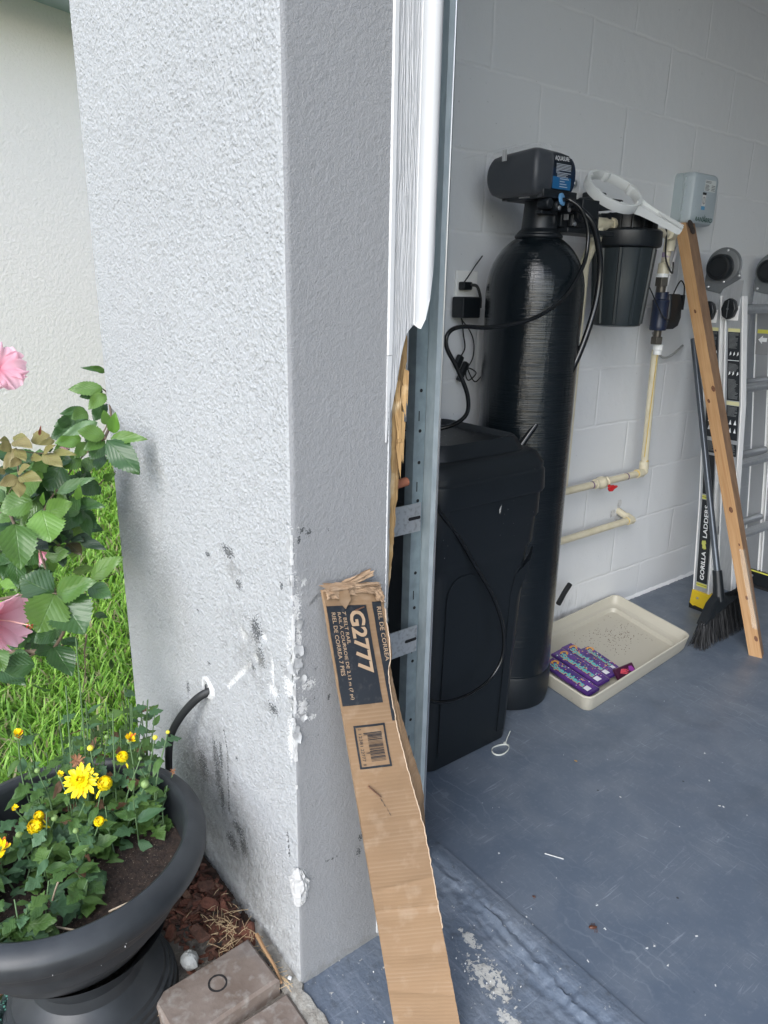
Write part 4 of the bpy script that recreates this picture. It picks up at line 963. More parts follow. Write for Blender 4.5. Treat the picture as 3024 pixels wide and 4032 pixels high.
# ================================================================== ladder
ld = thing('ladder', (.25, .6, 0), 'folded aluminium ladder with black hinges and yellow feet behind the timber', 'ladder')
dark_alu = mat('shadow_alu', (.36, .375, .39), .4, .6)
flange_m = mat('reflection_white_alu', (.90, .90, .89), .35, .15)  # aluminium whitened: the outdoor reflection is put into the base colour
lblack = mat('ladder_sticker_black', (.012, .016, .020), .45)
def lerp_tab(z, tab): return float(np.interp(z, [p[0] for p in tab][::-1], [p[1] for p in tab][::-1]))
A_l = [(1.25, .070), (.80, .125), (.46, .163), (.02, .200)]; A_r = [(1.25, .124), (.80, .184), (.55, .215), (.40, .232), (.02, .262)]
B_l = [(1.25, .143), (.80, .205), (.50, .246), (.12, .290)]; B_r = [(1.25, .204), (.83, .268), (.50, .300), (.12, .345)]
YF = .50
def rail(name, L, Rt, y0, zs, M=alu, fl=.026, par=ld):
    mb = MB(); mb.rings([[(lerp_tab(z, L), y0, z), (lerp_tab(z, L), y0+.004, z), (lerp_tab(z, Rt), y0+.004, z), (lerp_tab(z, Rt), y0, z)][::-1] for z in zs])
    r = mb.build(name, M, par, smooth=0)
    mb = MB(); mb.rings([[(lerp_tab(z, Rt)-.002, y0-.004, z), (lerp_tab(z, Rt)-.002, y0+fl, z), (lerp_tab(z, Rt)+.003, y0+fl, z), (lerp_tab(z, Rt)+.003, y0-.004, z)][::-1] for z in zs])
    mb.rings([[(lerp_tab(z, L)-.003, y0-.003, z), (lerp_tab(z, L)-.003, y0+fl, z), (lerp_tab(z, L)+.001, y0+fl, z), (lerp_tab(z, L)+.001, y0-.003, z)][::-1] for z in zs])
    mb.build('flange', flange_m, r, smooth=0); return r
zs = [.08, .12, .3, .40, .46, .50, .55, .80, .83, 1.0, 1.215]
rA = rail('rail', A_l, A_r, YF, [.075]+zs[1:]); rB = rail('rail', B_l, B_r, YF-.001, zs[1:])
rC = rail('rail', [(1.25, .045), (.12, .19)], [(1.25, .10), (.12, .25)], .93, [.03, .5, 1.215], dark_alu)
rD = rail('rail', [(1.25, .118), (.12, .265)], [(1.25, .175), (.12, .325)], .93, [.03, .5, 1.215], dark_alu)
# hinge plates, hubs and locking knobs
hinge_m = mat('hinge_grey', (.20, .215, .225), .38, .6)
for y0 in (YF-.006, .922):
    s_ = -.028 if y0 > .7 else 0
    mb = MB(); P_ = [(.126+s_+.066*math.cos(a), 1.315+.066*math.sin(a)) for a in np.linspace(rad(-15), rad(200), 26)]
    P_ += [(.062+s_, 1.275), (.064+s_, 1.235), (.128+s_, 1.222), (.136+s_, 1.238), (.196+s_, 1.275)]
    mb.prism(P_, (0, y0, 0), (1, 0, 0), (0, 0, 1), .007)
    hg = mb.build('hinge', hinge_m, ld, smooth=30, bev=.0015)
    mb = MB(); mb.lathe([(.056, 0), (.056, .002), (.050, .004)], (.128+s_, y0-.0065, 1.316), 40, (0, -1, 0)); mb.build('hinge_disc', mat('hinge_disc_grey', (.25, .265, .275), .35, .6), hg, smooth=40)
    mb = MB(); mb.lathe([(.0435, 0), (.046, .004), (.046, .022), (.043, .03), (.035, .032), (.033, .028), (.02, .028)], (.124+s_, y0-.010, 1.312), 40, (0, -1, 0)); mb.build('hub', black_plastic, hg, smooth=40)
    mb = MB()
    for px, pz in ((.136, 1.370), (.136, 1.263), (.190, 1.284), (.080, 1.245)): mb.lathe([(.0045, 0), (.0045, .003), (.002, .005)], (px+s_, y0-.0075, pz), 12, (0, -1, 0))
    mb.build('rivet', steel, hg, smooth=40)
    mb = MB(); mb.bb((.066+s_, y0-.002, 1.165), (.126+s_, y0+.004, 1.232)); mb.bb((.142+s_, y0-.0025, 1.18), (.204+s_, y0+.0035, 1.268)); mb.build('hinge_leg', alu, hg, smooth=0)
for px, pz in ((.098, 1.158), (.177, 1.170)):
    mb = MB(); K = [(.028*math.cos(a)*(1.0 if math.cos(a) > 0 else .95), .038*math.sin(a)) for a in np.linspace(0, 2*math.pi, 8, endpoint=False)]
    mb.prism(K, (px, YF-.010, pz), (1, 0, 0), (0, 0, 1), .024); kn = mb.build('lock_knob', black_plastic, ld, smooth=20, bev=.004)
    mb = MB(); mb.lathe([(.004, 0), (.004, .003)], (px, YF-.0345, pz), 12, (0, -1, 0)); mb.bb((px-.001, YF-.0365, pz-.03), (px+.001, YF-.034, pz+.03)); mb.build('screw', hinge_m, kn, smooth=30)
    mb = MB(); mb.bb((px-.030, YF-.0052, pz-.040), (px+.028, YF-.0042, pz+.040)); mb.build('knob_plate', flange_m, ld, smooth=0)
# rungs
for z in (1.170, .885, .600, .315):
    xr = lerp_tab(z, B_r)-.030; mb = MB(); R_ = []
    for y, s in ((YF+.004, 1.25), (YF+.012, 1.25), (YF+.022, 1.0), (.90, 1.0), (.915, 1.2), (.93, 1.2)):
        R_.append([(xr+.019*s*math.cos(a), y, z+.017*s*math.sin(a)*(.8 if math.sin(a) > 0 else 1.05)+(.002*s if k % 2 else 0)) for k, a in enumerate(np.linspace(0, 2*math.pi, 20, endpoint=False))])
    mb.rings(R_); mb.build('rung', galv if False else alu, ld, smooth=25)
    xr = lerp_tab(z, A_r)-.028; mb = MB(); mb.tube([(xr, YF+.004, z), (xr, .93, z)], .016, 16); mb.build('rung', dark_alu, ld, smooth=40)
# stickers on the rails
def stick(L, Rt, z0, z1, M, name, y=YF-.0014, i0=.12, i1=.10, par=rA, fx0=0., fx1=1.):
    def X(z, f): a = lerp_tab(z, L)+.003; b = lerp_tab(z, Rt)-.003; return a+(b-a)*f
    mb = MB(); n = 8; 
    for k in range(n+1):
        z = z0+(z1-z0)*k/n; mb.v += [(X(z, i0+(1-i0-i1)*fx0), y, z), (X(z, i0+(1-i0-i1)*fx1), y, z)]
    mb.f = [(2*k, 2*k+1, 2*k+3, 2*k+2) for k in range(n)]; mb.mi = [0]*n
    return mb.build(name, M, par, smooth=0)
for L, Rt, par in ((B_l, B_r, rB), (A_l, A_r, rA)):
    yy = YF-.0024 if par is rB else YF-.0014
    stick(L, Rt, 1.090, 1.102, yellow_ink if False else mat('sticker_yellow', (.62, .60, .30), .5), 'warning_strip', yy, par=par)
    stick(L, Rt, .845, 1.089, lblack, 'warning_sticker', yy, par=par)
    stick(L, Rt, .828, .842, mat('sticker_yellow', (.62, .60, .35), .5), 'warning_strip', yy, par=par)
    stick(L, Rt, .70, .826, lblack, 'warning_sticker', yy, par=par)
    stick(L, Rt, .64, .685, lblack, 'warning_sticker', yy, par=par)
    ti = mat('sticker_text', (.20, .21, .215), .5)
    mb = MB(); random.seed(2)
    def X(z, f): a = lerp_tab(z, L)+.003; b = lerp_tab(z, Rt)-.003; return a+(b-a)*(.12+.78*f)
    for z in list(np.arange(1.083, 1.03, -.0042))+list(np.arange(.975, .945, -.0042))+list(np.arange(.92, .852, -.004))+list(np.arange(.82, .785, -.004))+list(np.arange(.68, .645, -.004)):
        w = random.uniform(.6, .9); mb.add([(X(z, .08), yy-.0004, z), (X(z, w), yy-.0004, z), (X(z, w), yy-.0004, z+.0016), (X(z, .08), yy-.0004, z+.0016)], [(0, 1, 2, 3)])
    mb.build('sticker_text_lines', ti, par, smooth=0)
    mb = MB()
    for z, fs__ in ((1.005, (.15, .45, .75)), (.935, (.1, .4, .75)), (.765, (.25, .65)), (.735, (.25, .65))):
        for f in fs__:
            if z > .9: mb.add([(X(z, f), yy-.0005, z), (X(z, f+.14), yy-.0005, z+.006), (X(z, f+.08), yy-.0005, z+.016), (X(z, f+.02), yy-.0005, z+.011)], [(0, 1, 2, 3)])
            else: mb.add([(X(z, f), yy-.0005, z-.008), (X(z, f+.22), yy-.0005, z-.008), (X(z, f+.1), yy-.0005, z+.010)], [(0, 1, 2)])
    mb.add([(X(.988, .02), yy-.0005, .988), (X(.988, .95), yy-.0005, .988), (X(.988, .95), yy-.0005, .990), (X(.988, .02), yy-.0005, .990)], [(0, 1, 2, 3)])
    mb.build('pictogram', white_ink, par, smooth=0)
yy = YF-.0014
stick(A_l, A_r, .475, .63, lblack, 'warning_sticker', yy)
stick(A_l, A_r, .455, .470, yellow_ink, 'yellow_band', yy); stick(A_l, A_r, .4615, .4635, lblack, 'black_line', yy-.0004)
stick(A_l, A_r, .115, .452, lblack, 'brand_sticker', yy)
stick(A_l, A_r, .098, .112, yellow_ink, 'yellow_band', yy); stick(A_l, A_r, .1045, .1065, lblack, 'black_line', yy-.0004)
# brand writing runs up the rail
def upmap(zc0, w, h):
    def f(a, b):
        z = zc0+a; l = lerp_tab(z, A_l)+.003; r = lerp_tab(z, A_r)-.003; c = (l+r)/2
        return (c+h/2-b, yy-.0006, z)
    return f
text('brand_lettering', 'GORILLA', None, None, None, .118, .017, white_ink, rA, mapf=upmap(.128, .118, .017), bold=.02)
text('brand_lettering', 'LADDERS', None, None, None, .130, .017, white_ink, rA, mapf=upmap(.302, .13, .017), bold=.02)
mb = MB(); z0 = .252
EMB = [(0, 0), (.006, .004), (.004, .010), (.009, .014), (.016, .012), (.022, .018), (.032, .018), (.038, .012), (.036, .004), (.040, -.004), (.034, -.010), (.027, -.012), (.024, -.007), (.017, -.010), (.010, -.014), (.004, -.012), (.006, -.006)]
EMB = [(a, b*.6) for a, b in EMB]
mb.add([upmap(z0, 0, 0)(a, b+0.0) for a, b in EMB], [tuple(range(len(EMB)))]); mb.build('yellow_emblem', mat('emblem_yellow', (.50, .52, .12), .5), rA, smooth=0)
# feet
ylp = mat('yellow_foot', (.62, .44, .02), .4)
for x0, x1, y0, sc_ in ((.192, .268, YF, 1), (.276, .350, YF, 0), (.20, .335, .93, 0)):
    mb = MB(); mb.prism([(x0, .078), (x0-.003, .02), (x0+.012, .010), (x0+.020, .014), (x1, .010), (x1+.002, .078)], (0, y0+.032, 0), (1, 0, 0), (0, 0, 1), .040); ft = mb.build('foot', ylp if sc_ else black_plastic, ld, smooth=0, bev=.002)
    mb = MB(); mb.prism([(x0-.002, .019), (x0, .0), (x1, .0), (x1+.002, .012), (x0+.02, .012), (x0+.012, .009)], (0, y0+.034, 0), (1, 0, 0), (0, 0, 1), .046); mb.build('rubber_pad', black_rubber, ft, smooth=0)
    if not sc_: MB().bb((x0, y0-.0095, .070), (x1, y0-.0082, .076)).build('yellow_line', yellow_ink, ft, smooth=0)
    mb = MB(); mb.lathe([(.005, 0), (.005, .002)], (x0+.028, y0-.0081, .050), 12, (0, -1, 0)); mb.build('rivet', steel, ft)
# arrow sticker on the far rail
ax0, az0 = .075, 1.05
mb = MB(); mb.bb((ax0, .9275, .985), (ax0+.055, .9285, 1.085)); st = mb.build('arrow_sticker', mat('sticker_grey', (.22, .225, .23), .5), rC, smooth=0)
mb = MB(); mb.bb((ax0, .9268, 1.07), (ax0+.055, .9274, 1.085)); mb.build('yellow_strip', yellow_ink, st, smooth=0)
mb = MB(); mb.prism([(.008, 1.045), (.025, 1.062), (.025, 1.053), (.043, 1.053), (.043, 1.037), (.025, 1.037), (.025, 1.028)][::-1], (ax0, .9270, 0), (1, 0, 0), (0, 0, 1), .0004); mb.build('arrow', white_ink, st, smooth=0)
mb = MB(); mb.bb((.262, .600, 1.163), (.2655, .62, 1.18)); mb.build('red_sticker', mat('red_sticker', (.45, .02, .06), .4), ld, smooth=0)

# ================================================================== leaning timber
M, t = newmat('pine_timber', .6)
ro = t.map(t.obj, rot=(0, rad(18.8), 0)); v = t.map(ro, (45, 45, 1.6)); g = t.noise(v, 1.6, 4, 1.4); g2 = t.noise(t.map(ro, (170, 170, 4)), 1.5, 4, .3)
col = t.mix(t.rng(g, .3, .7), (.46, .28, .135), (.35, .195, .085)); col = t.mix(t.rng(g2, .45, .7, 0, .6), col, (.32, .155, .055))
col = t.mix(t.rng(t.noise(t.pos, 6, 4), .5, .75, 0, .35), col, (.60, .38, .18))
kn = t.n.new('ShaderNodeTexVoronoi'); kn.inputs['Scale'].default_value = 9.5; t.link(t.map(ro, (1, 1, .55)), kn.inputs['Vector'])
col = t.mix(t.rng(kn.outputs['Distance'], .07, .13, .85, 0), col, (.16, .07, .03)); t.link(col, t.b.inputs['Base Color'])
t.link(t.bump(g2, .3, .0012), t.b.inputs['Normal']); pine = M
sdt = thing('timber_stud', (.56, .30, 0), 'long sawn pine timber leaning across the ladder in front of the irrigation timer', 'timber')
mb = MB(); R_ = []; T0, B0 = Vector((.088, .268, 1.452)), Vector((.582, .298, .0))
for k in range(25):
    u = k/24; P = T0.lerp(B0, u); th = rad(20*u*u); a = Vector((math.cos(th), math.sin(th), 0)); b = Vector((-math.sin(th), math.cos(th), 0)); w, d = .043, .057-.010*u
    wob = Vector((.0012*N3(u*9, 0, 0), .0012*N3(u*9, 5, 0), 0))
    def dz(p): return Vector((0, 0, max(0, -(p.z)) if u == 1 else 0))
    R_.append([P+wob-a*w, P+wob, P+wob+b*d, P+wob-a*w+b*d])
mb.rings(R_[::-1])
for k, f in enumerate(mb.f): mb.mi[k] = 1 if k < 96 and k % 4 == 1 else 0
mb.cur = 2
for u, aw, s in ((.20, .022, .0055), (.375, .006, .0085), (.405, .030, .006), (.52, .036, .0035), (.655, .018, .0085), (.735, .010, .004), (.86, .016, .006), (.955, .009, .008)):
    P = T0.lerp(B0, u); th = rad(20*u*u); a = Vector((math.cos(th), math.sin(th), 0)); b = Vector((-math.sin(th), math.cos(th), 0)); dn = (B0-T0).normalized(); wv_ = Vector((.0012*N3(u*9, 0, 0), .0012*N3(u*9, 5, 0), 0))
    c_ = P+wv_-a*aw-b*.0006; mb.add([c_+a*s*.8*math.cos(q)*(1+.2*N3(q, u*9, 0))+dn*s*1.3*math.sin(q) for q in np.linspace(0, 2*math.pi, 11, endpoint=False)], [tuple(range(11))])
mb.cur = 0
brown_pine = mat('dark_brown_pine', (.27, .165, .095), .7, bump=(160, .4, .001), var=(16, (.19, .115, .07), .35, .65, 5, (3, 3, .25)))  # darker brown pine for the right-hand long face of the beam
mb.build('beam', [pine, brown_pine, mat('knot_brown', (.17, .075, .035), .7, var=(300, (.09, .035, .02), .4, .6))], sdt, smooth=0)
mb = MB(); ndir = Vector((1, 0, .34)).normalized(); mb.lathe([(.016, 0), (.016, .002), (.013, .003)], (.093, .290, 1.446), 24, ndir); mb.lathe([(.014, 0), (.014, .003), (.007, .0045), (.006, .006)], (.099, .297, 1.428), 24, ndir); mb.build('rusty_washer', mat('rusty_washer', (.075, .06, .052), .6, .5), sdt, smooth=30)
M, t = newmat('shiny_tape', .12); t.b.inputs['Base Color'].default_value = (.9, .8, .65, 1); t.b.inputs['Alpha'].default_value = .28; t.link(t.bump(t.noise(t.obj, 30, 4), .8, .01), t.b.inputs['Normal'])
mb = MB(); R_ = []
for k in range(22):
    z = .10+.27*k/21; u = 1-z/1.452; P = T0.lerp(B0, u); th = rad(20*u*u); a = Vector((math.cos(th), math.sin(th), 0)); b = Vector((-math.sin(th), math.cos(th), 0)); o_ = -b*.0012
    R_.append([P-a*(.014+.004*N3(z*30, 0, 0))+o_, P-a*.004+o_-b*.001*N3(0, 0, z*60), P+a*.0014-b*.001, P+a*.0014+b*(.018+.004*N3(9, 0, z*30))])
mb.rings(R_, cap=False, closed=False); mb.build('packing_tape', M, sdt, smooth=40)

# ================================================================== broom
bm = thing('angle_broom', (.39, .35, 0), 'black angle broom with a dark grey metal handle standing behind the leaning timber', 'broom')
hm_ = mat('broom_handle_grey', (.10, .115, .135), .28, .5)
mb = MB(); mb.tube([(.08, .436, 1.06), (.36, .334, .238), (.366, .332, .22)], .0115, 20); mb.build('handle', hm_, bm, smooth=60)
mb = MB(); mb.tube([(.356, .3355, .250), (.372, .330, .195), (.385, .326, .14)], [.0165, .018, .022], 20); mb.build('socket', black_plastic, bm, smooth=60)
mb = MB(); R_ = []   # fan shaped flare, slanted, ribbed
for u in np.linspace(0, 1, 15):
    R_.append([]); zt = .195-.03*abs(u-.45)*2-(.02 if u < .3 else 0); zb = .085+.075*u
    y = .195+.275*u; top = (.372, .33+(y-.33)*.25*(1 if 1 else 0), .19) 
    th_ = .010+.003*(int(u*14) % 2)
    pt = Vector((.378, .33+(y-.33)*.42, .175-.04*abs(y-.33)/.15)); pb = Vector((.395, y, zb))
    R_[-1] += [pt+Vector((-.014, 0, 0)), pt+Vector((.014, 0, 0)), pb+Vector((th_+.004, 0, 0)), pb+Vector((-th_-.004, 0, 0))]
mb.rings(R_); mb.build('flare', black_plastic, bm, smooth=20)
mb = MB(); random.seed(8)
for k in range(1500):
    u = random.random(); y = .195+.275*u; zb = .092+.075*u; x = .395+random.uniform(-.012, .012)
    ye = .165+.37*u+random.gauss(0, .005); xe = .405+random.uniform(-.03, .03); ze = random.uniform(.0, .010)
    r = .0008; a, b = Vector((x, y, zb)), Vector((xe, ye, ze)); m_ = (a+b)/2+Vector((random.uniform(-.003, .003), random.uniform(-.004, .004), 0)); o_ = len(mb.v)
    w = Vector((random.uniform(-1, 1), random.uniform(-1, 1), 0)).normalized()*r
    mb.add([a-w, a+w, m_+w, m_-w, b+w*.8, b-w*.8], [(0, 1, 2, 3), (3, 2, 4, 5)])
mb.build('bristles', mat('bristle_black', (.010, .011, .013), .6), bm, smooth=0)

# ================================================================== drip tray with fireworks packs
ty = thing('plastic_tray', (.22, -.13, 0), 'cream plastic tray on the floor holding purple packs and specks of dirt', 'tray')
QC = [Vector((.445, -.505, 0)), Vector((.392, .148, 0)), (Vector((.012, .238, 0))), Vector((.055, -.452, 0))]
cen = sum(QC, Vector())/4
def rq(inset, z, r=.035, seg=6):
    pts = []; n = 4; P = [q+(cen-q).normalized()*inset*1.41 for q in QC]
    for i in range(4):
        p, a, b = P[i], P[i-1], P[(i+1) % 4]; da, db = (a-p).normalized(), (b-p).normalized()
        s, e = p+da*r, p+db*r
        for k in range(seg+1):
            u = k/seg; q = s*(1-u)**2+p*2*u*(1-u)+e*u*u; pts.append((q.x, q.y, z))
    return pts
traym = mat('cream_tray', (.47, .445, .37), .42, bump=(90, .15, .001), var=(55, (.40, .36, .30), .68, .74, 8))
mb = MB(); mb.rings([rq(.014, .0008), rq(.006, .012), rq(-.001, .050), rq(-.003, .056), rq(.000, .0595), rq(.004, .058), rq(.012, .030), rq(.016, .026), rq(.034, .022), rq(.040, .007), rq(.06, .0048), rq(.14, .0042)])
mb.build('tray_shell', traym, ty, smooth=40)
mb = MB(); random.seed(4)
for k in range(230):
    x = .17+random.gauss(0, .055); y = .02+random.gauss(0, .09)
    if .05 < x < .34: s = random.uniform(.0005, .0014); mb.box((x, y, .0058), (s*2, s*1.3, .001))
mb.build('dirt_specks', mat('dirt_brown', (.13, .08, .05), .95), ty, smooth=0)
# packs
purple = mat('pack_purple', (.055, .022, .16), .22, coat=.6, bump=(35, .3, .004), var=(22, (.10, .03, .22), .45, .6, 3))
PA = [mat('pack_orange', (.75, .26, .02), .3), mat('pack_yellow', (.80, .50, .03), .3), mat('pack_cyan', (.03, .42, .46), .3), mat('pack_lilac', (.42, .32, .62), .3), mat('pack_white', (.7, .7, .74), .3), mat('pack_green', (.06, .35, .22), .3)]
def pack(c, L, Wd, ang, tilt, label, words, seed, z):
    u = Vector((math.cos(rad(ang)), math.sin(rad(ang)), 0)); v = Vector((-u.y, u.x, 0)); v = (v*math.cos(rad(tilt))+Vector((0, 0, 1))*math.sin(rad(tilt))).normalized(); n = u.cross(v)
    c = Vector((c[0], c[1], z)); o = thing('firework_pack', tuple(c), label, 'firework pack', 'purple packs lying in the tray')
    mb = MB(); R_ = []
    for s in np.linspace(-1, 1, 9):
        hh = .008*(1-.35*s**6); R_.append([c+u*(L/2*s)+v*(Wd/2*a)+n*(hh*b) for a, b in ((-1, -.6), (-1, .6), (-.85, 1), (.85, 1), (1, .6), (1, -.6), (.85, -1), (-.85, -1))])
    mb.rings([r for r in R_]); mb.build('packet', purple, o, smooth=30)
    rr = random.Random(seed); top = c+n*.0084
    def quad(m_, a0, a1, b0, b1, h=0): m_.add([top+u*a0+v*b0+n*h, top+u*a1+v*b0+n*h, top+u*a1+v*b1+n*h, top+u*a0+v*b1+n*h], [(0, 1, 2, 3)])
    for k in range(len(PA)):
        m_ = MB()
        for q in range((7, 6, 9, 8, 9, 5)[k]):
            a = rr.uniform(-.45, .40)*L; b = rr.uniform(-.02, .42)*Wd if k in (0, 1) else rr.uniform(-.42, .42)*Wd; s = rr.uniform(.0008, .0026)
            m_.add([top+u*(a+s*math.cos(x)*rr.uniform(.6, 1.8))+v*(b+s*math.sin(x))+n*(.0002+.0001*k) for x in (0, 1.2, 2.5, 3.7, 5)], [(0, 1, 2, 3, 4)])
        if k in (0, 1):
            R2 = []; r0 = .011-.004*k
            for a in np.linspace(.2, 4.2, 16): R2.append([top+u*(-.36*L+r_*math.cos(a))+v*(.10*Wd+r_*math.sin(a))+n*.0006 for r_ in (r0, r0+.003)])
            m_.rings(R2, cap=False, closed=False)
        m_.build('printed_pattern', PA[k], o, smooth=0)
    m_ = MB(); quad(m_, .36*L, .46*L, -.30*Wd, .05*Wd, .0007); m_.build('barcode_label', PA[4], o, smooth=0)
    text('lettering', words, top-u*(L*.36)-v*(Wd*.36), u, v, L*.70, Wd*.46, PA[2], o, .0010, .03)
    text('lettering', words, top-u*(L*.355)-v*(Wd*.385), u, v, L*.70, Wd*.46, PA[0], o, .0008, .05)
    return o
pack((.295, -.400), .215, .050, -10, 16, 'purple firework pack in the tray, frontmost against the low front wall', 'Sparklers', 1, .030)
pack((.272, -.322), .225, .052, -10.5, 14, 'purple firework pack with orange swirl, second from the front of the tray', 'Sparklers', 2, .029)
pack((.262, -.262), .225, .046, -12, 12, 'purple firework pack third from the front, spotted with yellow stars', 'Sparklers', 3, .028)
pack((.272, -.208), .165, .036, -14, 8, 'narrow purple firework pack farthest from the front of the tray', 'Sparklers', 4, .020)
cp = thing('printed_packet', (.385, -.235, .03), 'small dark packet with a pink and red splash print stood against the tray wall', 'packet')
q = Matrix.Rotation(rad(-4), 3, 'Z') @ Matrix.Rotation(rad(48), 3, 'Y')
mb = MB(); mb.box((.388, -.238, .037), (.040, .088, .014), q); mb.build('packet_body', mat('packet_maroon', (.05, .008, .03), .3, coat=.4), cp, smooth=0, bev=.004)
mb = MB(); nn3 = q @ Vector((0, 0, 1)); uu, vv = q @ Vector((1, 0, 0)), q @ Vector((0, 1, 0)); c3 = Vector((.388, -.238, .037))+nn3*.0074
rr = random.Random(3)
for k in range(16):
    a = rr.uniform(-1.0, 1.0); mb.add([c3-vv*.030, c3-vv*.030+uu*.012*math.sin(a+.2)+vv*.05*math.cos(a)*rr.uniform(.3, 1), c3-vv*.030+uu*.014*math.sin(a)+vv*.045*math.cos(a)*rr.uniform(.3, 1)], [(0, 1, 2)])
mb.build('splash_print', mat('splash_pink', (.75, .10, .14), .3), cp, smooth=0)
mb = MB(); mb.add([c3+nn3*.0002+uu*a+vv*b for a, b in ((-.012, .018), (.0, .012), (.014, .03), (.004, .038), (-.010, .032))], [(0, 1, 2, 3, 4)]); mb.build('violet_print', mat('splash_violet', (.26, .05, .30), .3), cp, smooth=0)

# ================================================================== cardboard strip
cbx = thing('cardboard_box', (.92, -1.52, 0), 'long narrow brown cardboard rail box leaning against the jamb, top end crushed and side torn', 'cardboard box')
TL, TR = Vector((.690, -1.5991, .7779)), Vector((.690, -1.4843, .7521)); BL, BR = Vector((.8683, -1.5720, 0.0)), Vector((.9360, -1.4815, .0))
def CB(u, v, h=0.):   # u across 0..1, v down 0..1
    a = TL.lerp(BL, v); b = TR.lerp(BR, v); p = a.lerp(b, u)
    n = (b-a).cross(BL-TL).normalized(); 
    if n.x < 0: n = -n
    w = .0016*N3(v*7, u*1.5, 2)+.0010*N3(v*26, u*.8, 5)+.0022*(abs(N3(v*9, 0, 11))-.3)+.0016*abs(N3(v*19, u*2.5, 14))+.0030*math.exp(-((v-.80)/.02)**2)*(1 if u > .3 else .3)-.0035*math.exp(-abs(v-.70)/.010)-.003*math.exp(-abs(v-.655+.02*u)/.007)+.003*math.exp(-abs(v-.88-.015*u)/.009)-.0025*math.exp(-abs(v-.505)/.006)
    return p+n*(h+w)
Lc = (BL-TL).length; Wc = (TR-TL).length
M, t = newmat('kraft_board', .82)
n1 = t.noise(t.pos, 5, 5); n2 = t.noise(t.uv, 60, 5)
col = t.mix(t.rng(n1, .3, .7), (.290, .182, .098), (.230, .145, .080)); col = t.mix(t.rng(t.noise(t.pos, 33, 6), .55, .75, 0, .5), col, (.38, .28, .19))
uvs = t.n.new('ShaderNodeSeparateXYZ'); t.link(t.uv, uvs.inputs[0])
wv = t.n.new('ShaderNodeTexWave'); wv.bands_direction = 'Y'; wv.inputs['Scale'].default_value = 45; wv.inputs['Distortion'].default_value = .25; wv.inputs['Detail'].default_value = 2; t.link(t.uv, wv.inputs['Vector'])
ridge = t.math('MULTIPLY', t.rng(wv.outputs['Fac'], .35, 1), t.rng(t.noise(t.map(t.uv, (5, 30, 1)), 1.2, 5), .45, .62))
col = t.mix(t.math('MULTIPLY', ridge, .14), col, (.46, .345, .245))
t.link(col, t.b.inputs['Base Color']); t.link(t.bump(wv.outputs['Fac'], .22, .0011, t.bump(n2, .3, .0012)), t.b.inputs['Normal']); kraft = M
def tear(v):   # right edge of the printed face, torn away irregularly
    base = np.interp(v, [0, .037, .082, .114, .161, .187, .242, .295, .336, .386, .45, .52, 1.0], [.985, .985, .965, .972, .92, .84, .822, .828, .85, .872, .93, .985, 1.])
    return float(base)+(.012*N3(v*60, 0, 0)+.006*N3(v*170, 2, 0) if v < .78 else .006*N3(v*60, 0, 0))
nv = 330; nu = 16; mb = MB(); uv = []
for j in range(nv+1):
    v = .008+j/nv*.992; tr_ = tear(v)
    for i in range(nu+1):
        u = i/nu*tr_; mb.v.append(tuple(CB(u+(.003*N3(v*60, 9, 0) if i == 0 else 0), v))); uv.append((u*Wc, v*Lc))
mb.f = [(j*(nu+1)+i, (j+1)*(nu+1)+i, (j+1)*(nu+1)+i+1, j*(nu+1)+i+1) for j in range(nv) for i in range(nu)]; mb.mi = [0]*len(mb.f)
mb.build('front_panel', kraft, cbx, smooth=60, uv=uv)
# torn ply edge, body behind and the side flap that opens out lower down
mb = MB(); R_ = []
for j in range(260):
    v = .05+j/259*.70; u = tear(v); w = .020+.016*N3(v*80, 3, 3)
    R_.append([CB(u-.004, v, .0008), CB(u+.004+w*.3, v, .0016+.001*N3(v*120, 1, 1)), CB(u+w, v, -.0012)])
mb.rings(R_, cap=False, closed=False); mb.build('torn_edge', mat('torn_fibre', (.46, .35, .25), .95, bump=(300, .8, .002)), cbx, smooth=20)
mb = MB(); uv = []; nsd = 6
def side(v, s):
    wid = float(np.interp(v, [.05, .20, .32, .45, .60, .66, .72, 1], [.0, .12, .20, .26, .27, .26, .24, .22])); edge = CB(min(.96, tear(v)), v, -.002); 
    out = Vector((-.30, .90, .25)).normalized(); dn = Vector((-.75, .35, -.1)).normalized()
    dirn = out.lerp(dn, float(np.interp(v, [0, .45, .62, 1], [.1, .15, .85, .9]))).normalized()
    return edge+dirn*(wid*Wc*s)+Vector((.001*N3(v*30, s*3, 0), 0, 0))
for j in range(201):
    v = .05+.95*j/200
    for i in range(nsd+1): mb.v.append(tuple(side(v, i/nsd*(1+.05*N3(v*60, 0, 1))))); uv.append((i/nsd*.03, v*Lc))
mb.f = [(j*(nsd+1)+i, (j+1)*(nsd+1)+i, (j+1)*(nsd+1)+i+1, j*(nsd+1)+i+1) for j in range(200) for i in range(nsd)]; mb.mi = [0]*len(mb.f)
mb.build('side_flap', kraft, cbx, smooth=60, uv=uv)
mb = MB(); uv = []
for j in range(41):
    v = .01+.99*j/40
    for u in (0, .5, .93): mb.v.append(tuple(CB(u, v, -.0065))); uv.append((u*Wc, v*Lc))
mb.f = [(j*3+i, j*3+i+1, (j+1)*3+i+1, (j+1)*3+i) for j in range(40) for i in range(2)]
mb.f += [(j*3, (j+1)*3, 123+j+1, 123+j) for j in range(40)]
for j in range(41): mb.v.append(tuple(CB(.0, .01+.99*j/40, .0))); uv.append((0, 0))
mb.mi = [0]*len(mb.f); mb.build('back_panel', kraft, cbx, smooth=30, uv=uv)
